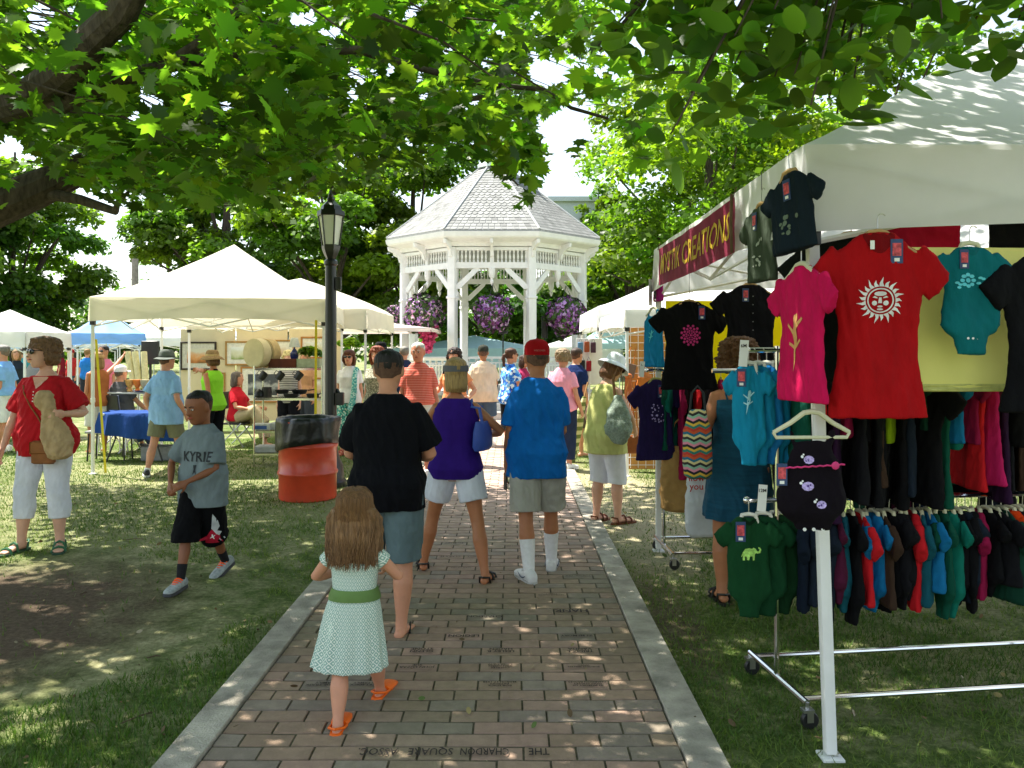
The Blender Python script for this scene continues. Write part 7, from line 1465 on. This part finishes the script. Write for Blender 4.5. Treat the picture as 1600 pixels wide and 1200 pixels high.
t = thing('wooden_stool', 'low grey bench left of the navy cloth', 'bench', (X(172, 12.2), 12.2, 0)); MB().box((0, 0, .44), (.62, .3, .035), bev=.006).build('seat', mat('weathered_plank', (.3, .3, .3), .8), t); [MB().tube([(sx*.26, sy*.12, .43), (sx*.28, sy*.13, 0)], .014, 6).build('leg', BLACKM, t) for sx in (-1, 1) for sy in (-1, 1)]
t = thing('camping_stove_table', 'wire side table with jars and a towel behind the hat man', 'side table', (X(212, 13.2), 13.2, 0)); MB().box((0, 0, .98), (.75, .4, .03), bev=.005).build('tabletop', mat('pale_top', (.55, .55, .53), .6), t); [MB().tube([(sx*.34, sy*.16, .97), (sx*.34, sy*.16, 0)], .012, 6).build('leg', WHITE, t) for sx in (-1, 1) for sy in (-1, 1)]
for i, (px, c, lb) in enumerate(((203, 'c89a58', 'tan fan shaped ornament on the side table'), (215, 'd87830', 'orange and tan ornament on the side table'), (226, 'b8b090', 'grey tan ornament at the right of the side table'))):
    k = thing('ceramic_ornament', lb, 'ornament', (X(px, 13.1), 13.1, .995)); MB().lathe([(.03, 0), (.05, .02), (.025, .06), (.06, .12), (.075, .2), (.07, .2)], n=14).build('body', mat('glaze'+c, hx(c), .4), k)
k = thing('blue_platter', 'dark blue platter lying on the side table', 'platter', (X(218, 12.95), 12.98, .998)); MB().lathe([(.05, 0), (.12, .02), (.125, .025), (.05, .01)], n=20).build('dish', mat('blue_glaze', hx('1a2c70'), .2, spec=.6), k)
for i, px in enumerate((200, 212, 226)):
    k = thing('fabric_roll', 'cream fabric roll leaning behind the side table, %s of three' % ('left', 'middle', 'right')[i], 'fabric roll', (X(px, 14.2), 14.2, 1.0)); MB().tube([(.12-.05*i, 0, 0), (-.06-.0*i, .1, .65)], .055, 10).build('roll', mat('cream_roll', hx('d8d0a0'), .8), k); MB().tube([(.09-.05*i, 0, -1), (.09-.05*i, 0, 0.02)], .02, 6).build('stand', STEEL, k)
k = thing('storage_crate', 'grey plastic crate on the grass under the navy clothed table', 'crate', (X(252, 12.2)-.02, 12.25, 0)); MB().box((0, 0, .11), (.5, .32, .22), bev=.02).build('side', mat('grey_crate', (.25, .26, .26), .6), k)
k = thing('folding_chair', 'white metal folding chair beside the tent leg, left of the navy cloth', 'chair', (X(176, 12.9), 12.9, 0), rad(200)); WH = WHITE
MB().box((0, 0, .43), (.42, .4, .02), bev=.008).build('seat', WH, k); MB().box((0, -.2, .72), (.42, .02, .12), bev=.006).build('backrest', WH, k); [MB().tube([(sx*.2, -.2, .78), (sx*.2, .22, 0)], .011, 6).tube([(sx*.2, .15, .42), (sx*.2, -.25, 0)], .011, 6).build('leg', WH, k) for sx in (-1, 1)]
k = thing('monitor', 'black display box standing on a pole at the left of the art panels', 'display', (X(235, 17.2), 17.2, 0)); MB().box((0, 0, Z(551, 17.2)), (.36, .1, .5), bev=.01).build('screen', BLACKP, k); MB().tube([(0, 0, 0), (0, 0, 1.5)], .03, 8).build('pole', BLACKP, k)
# ------------------------------------------------ bag stall
t = thing('display_wall', 'tan wooden board with a white wire grid, hung with leather bags', 'display wall', (1.60, 11.0, 0)); w_ = 1.35
MB().box((w_/2, .03, 1.02), (w_, .03, 1.96)).build('board', mat('tan_plywood', hx('c08a48'), .8, .1, 5), t)
m = MB(); [m.tube([(i*.105+.03, 0, .06), (i*.105+.03, 0, 2.02)], .004, 4) for i in range(13)]; [m.tube([(0, 0, .1+i*.105), (w_, 0, .1+i*.105)], .004, 4) for i in range(19)]; m.build('wire_grid', WHITE, t)
TAN = mat('tan_leather', hx('b86a28'), .45, .12, 8, .15, 50); BRN = mat('cocoa_leather', hx('5c3c2c'), .5, .12, 8)
k = thing('leather_backpack', 'tan leather backpack hung on the grid wall', 'backpack', P(1008, 600, 10.85)+V((0, 0, -.25))); MB().loft([ringp(V((0, 0, z)), V((1, 0, 0)), V((0, 1, 0)), a, b, 18, 3) for z, a, b in ((0, .12, .05), (.02, .14, .06), (.25, .125, .055), (.38, .08, .035), (.41, .03, .02))]).build('bag_body', TAN, k, smooth=50); MB().tube([(0, 0, .40), (-.03, 0, .5), (.03, 0, .5), (0, 0, .4)], .007, 5).tube([(-.12, .0, .3), (-.17, 0, .0), (-.14, 0, -.25), (-.08, 0, -.2), (-.09, 0, 0)], .007, 5).build('strap', BRN, k); MB().box((0, -.055, .27), (.22, .02, .14), bev=.01).build('flap', TAN, k)
k = thing('leather_purse', 'taupe leather purse hung slanting on the grid wall by the white hat', 'purse', P(979, 578, 10.8)+V((0, 0, -.1)), rad(10)); k.rotation_euler.y = rad(14); MB().box((0, 0, .1), (.19, .07, .19), bev=.015).build('bag_body', mat('taupe', hx('74584a'), .5), k); MB().tube([(-.05, 0, .19), (-.04, 0, .42), (.03, 0, .42), (.05, 0, .19)], .007, 5).build('strap', TAN, k)
k = thing('leather_satchel', 'brown leather satchel hanging low on long straps behind the woman in the bucket hat', 'satchel', P(985, 702, 9.9)+V((0, 0, -.06))); MB().box((0, 0, .12), (.26, .08, .22), bev=.02).build('bag_body', mat('satchel_leather', hx('8a4a20'), .45), k); MB().tube([(-.1, 0, .22), (-.06, 0, .75), (0, 0, .98), (.05, 0, .75), (.1, 0, .22)], .009, 5).build('strap', TAN, k)
k = thing('belt_bundle', 'bundle of orange brown leather straps hung on the tent leg', 'straps', P(982, 590, 10.3)); m = MB(); [m.tube([(.01*i-.03, 0, 0), (.02*i-.05, -.02, -.25), (.03*i-.08, 0, -.55-.04*i)], .009, 5, flat=.4) for i in range(6)]; m.ell((0, 0, .02), (.05, .03, .035)); m.build('strap', mat('orange_leather', hx('c86a34'), .5), k)
k = thing('pouch_stand', 'white stand hung with phone pouches left of the white hat', 'stand', (X(921, 13.0), 13.0, 0)); MB().tube([(0, 0, 0), (0, 0, Z(530, 13))], .015, 8).build('pole', WHITE, k); MB().box((0, .02, Z(565, 13)), (.42, .02, .75), bev=.004).build('board', WHITE, k)
for i, (px, py, c, lb) in enumerate(((907, 543, '5a8ab0', 'light blue pouch top left'), (917, 542, 'a05030', 'rust pouch in the top row'), (927, 543, '4a3040', 'plum pouch top right'), (910, 571, '202428', 'black pouch bottom left'), (920, 572, '901828', 'dark red pouch bottom right'), (914, 595, 'b03040', 'red pouch hanging lowest'))):
    q = thing('phone_pouch', lb+' of the pouch stand', 'pouch', P(px, py, 12.93)); MB().box((0, 0, 0), (.085, .03, .17), bev=.012).build('pouch_body', mat('pouch'+c, hx(c), .7), q); MB().tube([(-.03, 0, .08), (0, 0, .15), (.03, 0, .08)], .004, 4).build('loop', BLACKP, q)
k = thing('banner_stand', 'green and cream striped folded umbrella leaning by the path end', 'umbrella', (X(903, 12.0), 12.0, 0)); MB().tube([(-.14, 0, .02), (-.02, 0, .5), (.10, 0, .98)], [.10, .09, .03], 12).build('canopy', stripe_mat('green_cream', hx('6a7a3a'), hx('c8c890'), .12, .5), k, smooth=50); MB().tube([(.09, 0, .95), (.15, 0, 1.2)], .012, 6).build('handle', WOOD, k)
# flowers by the gazebo
for i, (px, w2, lb) in enumerate(((690, 1.0, 'low planting of white flowers left of the gazebo steps'), (868, .9, 'low planting of white flowers right of the gazebo steps'))):
    k = thing('flower_bed_plant', lb, 'plant', (X(px, 19), 19, 0)); v, col = crown_np([((q_*.3, 0, .18), .25) for q_ in (-1.5, -.5, .5, 1.5)], 900, .07, 50+i, (1.2, 1.2, 1)); c3 = col.reshape(-1, 4, 3); wm = rs.rand(len(c3)) < .3; c3[wm] = (9, 5, 12); np_obj('foliage', v, np.arange(len(v)).reshape(-1, 4), 4, LEAFB, k, c3.reshape(-1, 3))
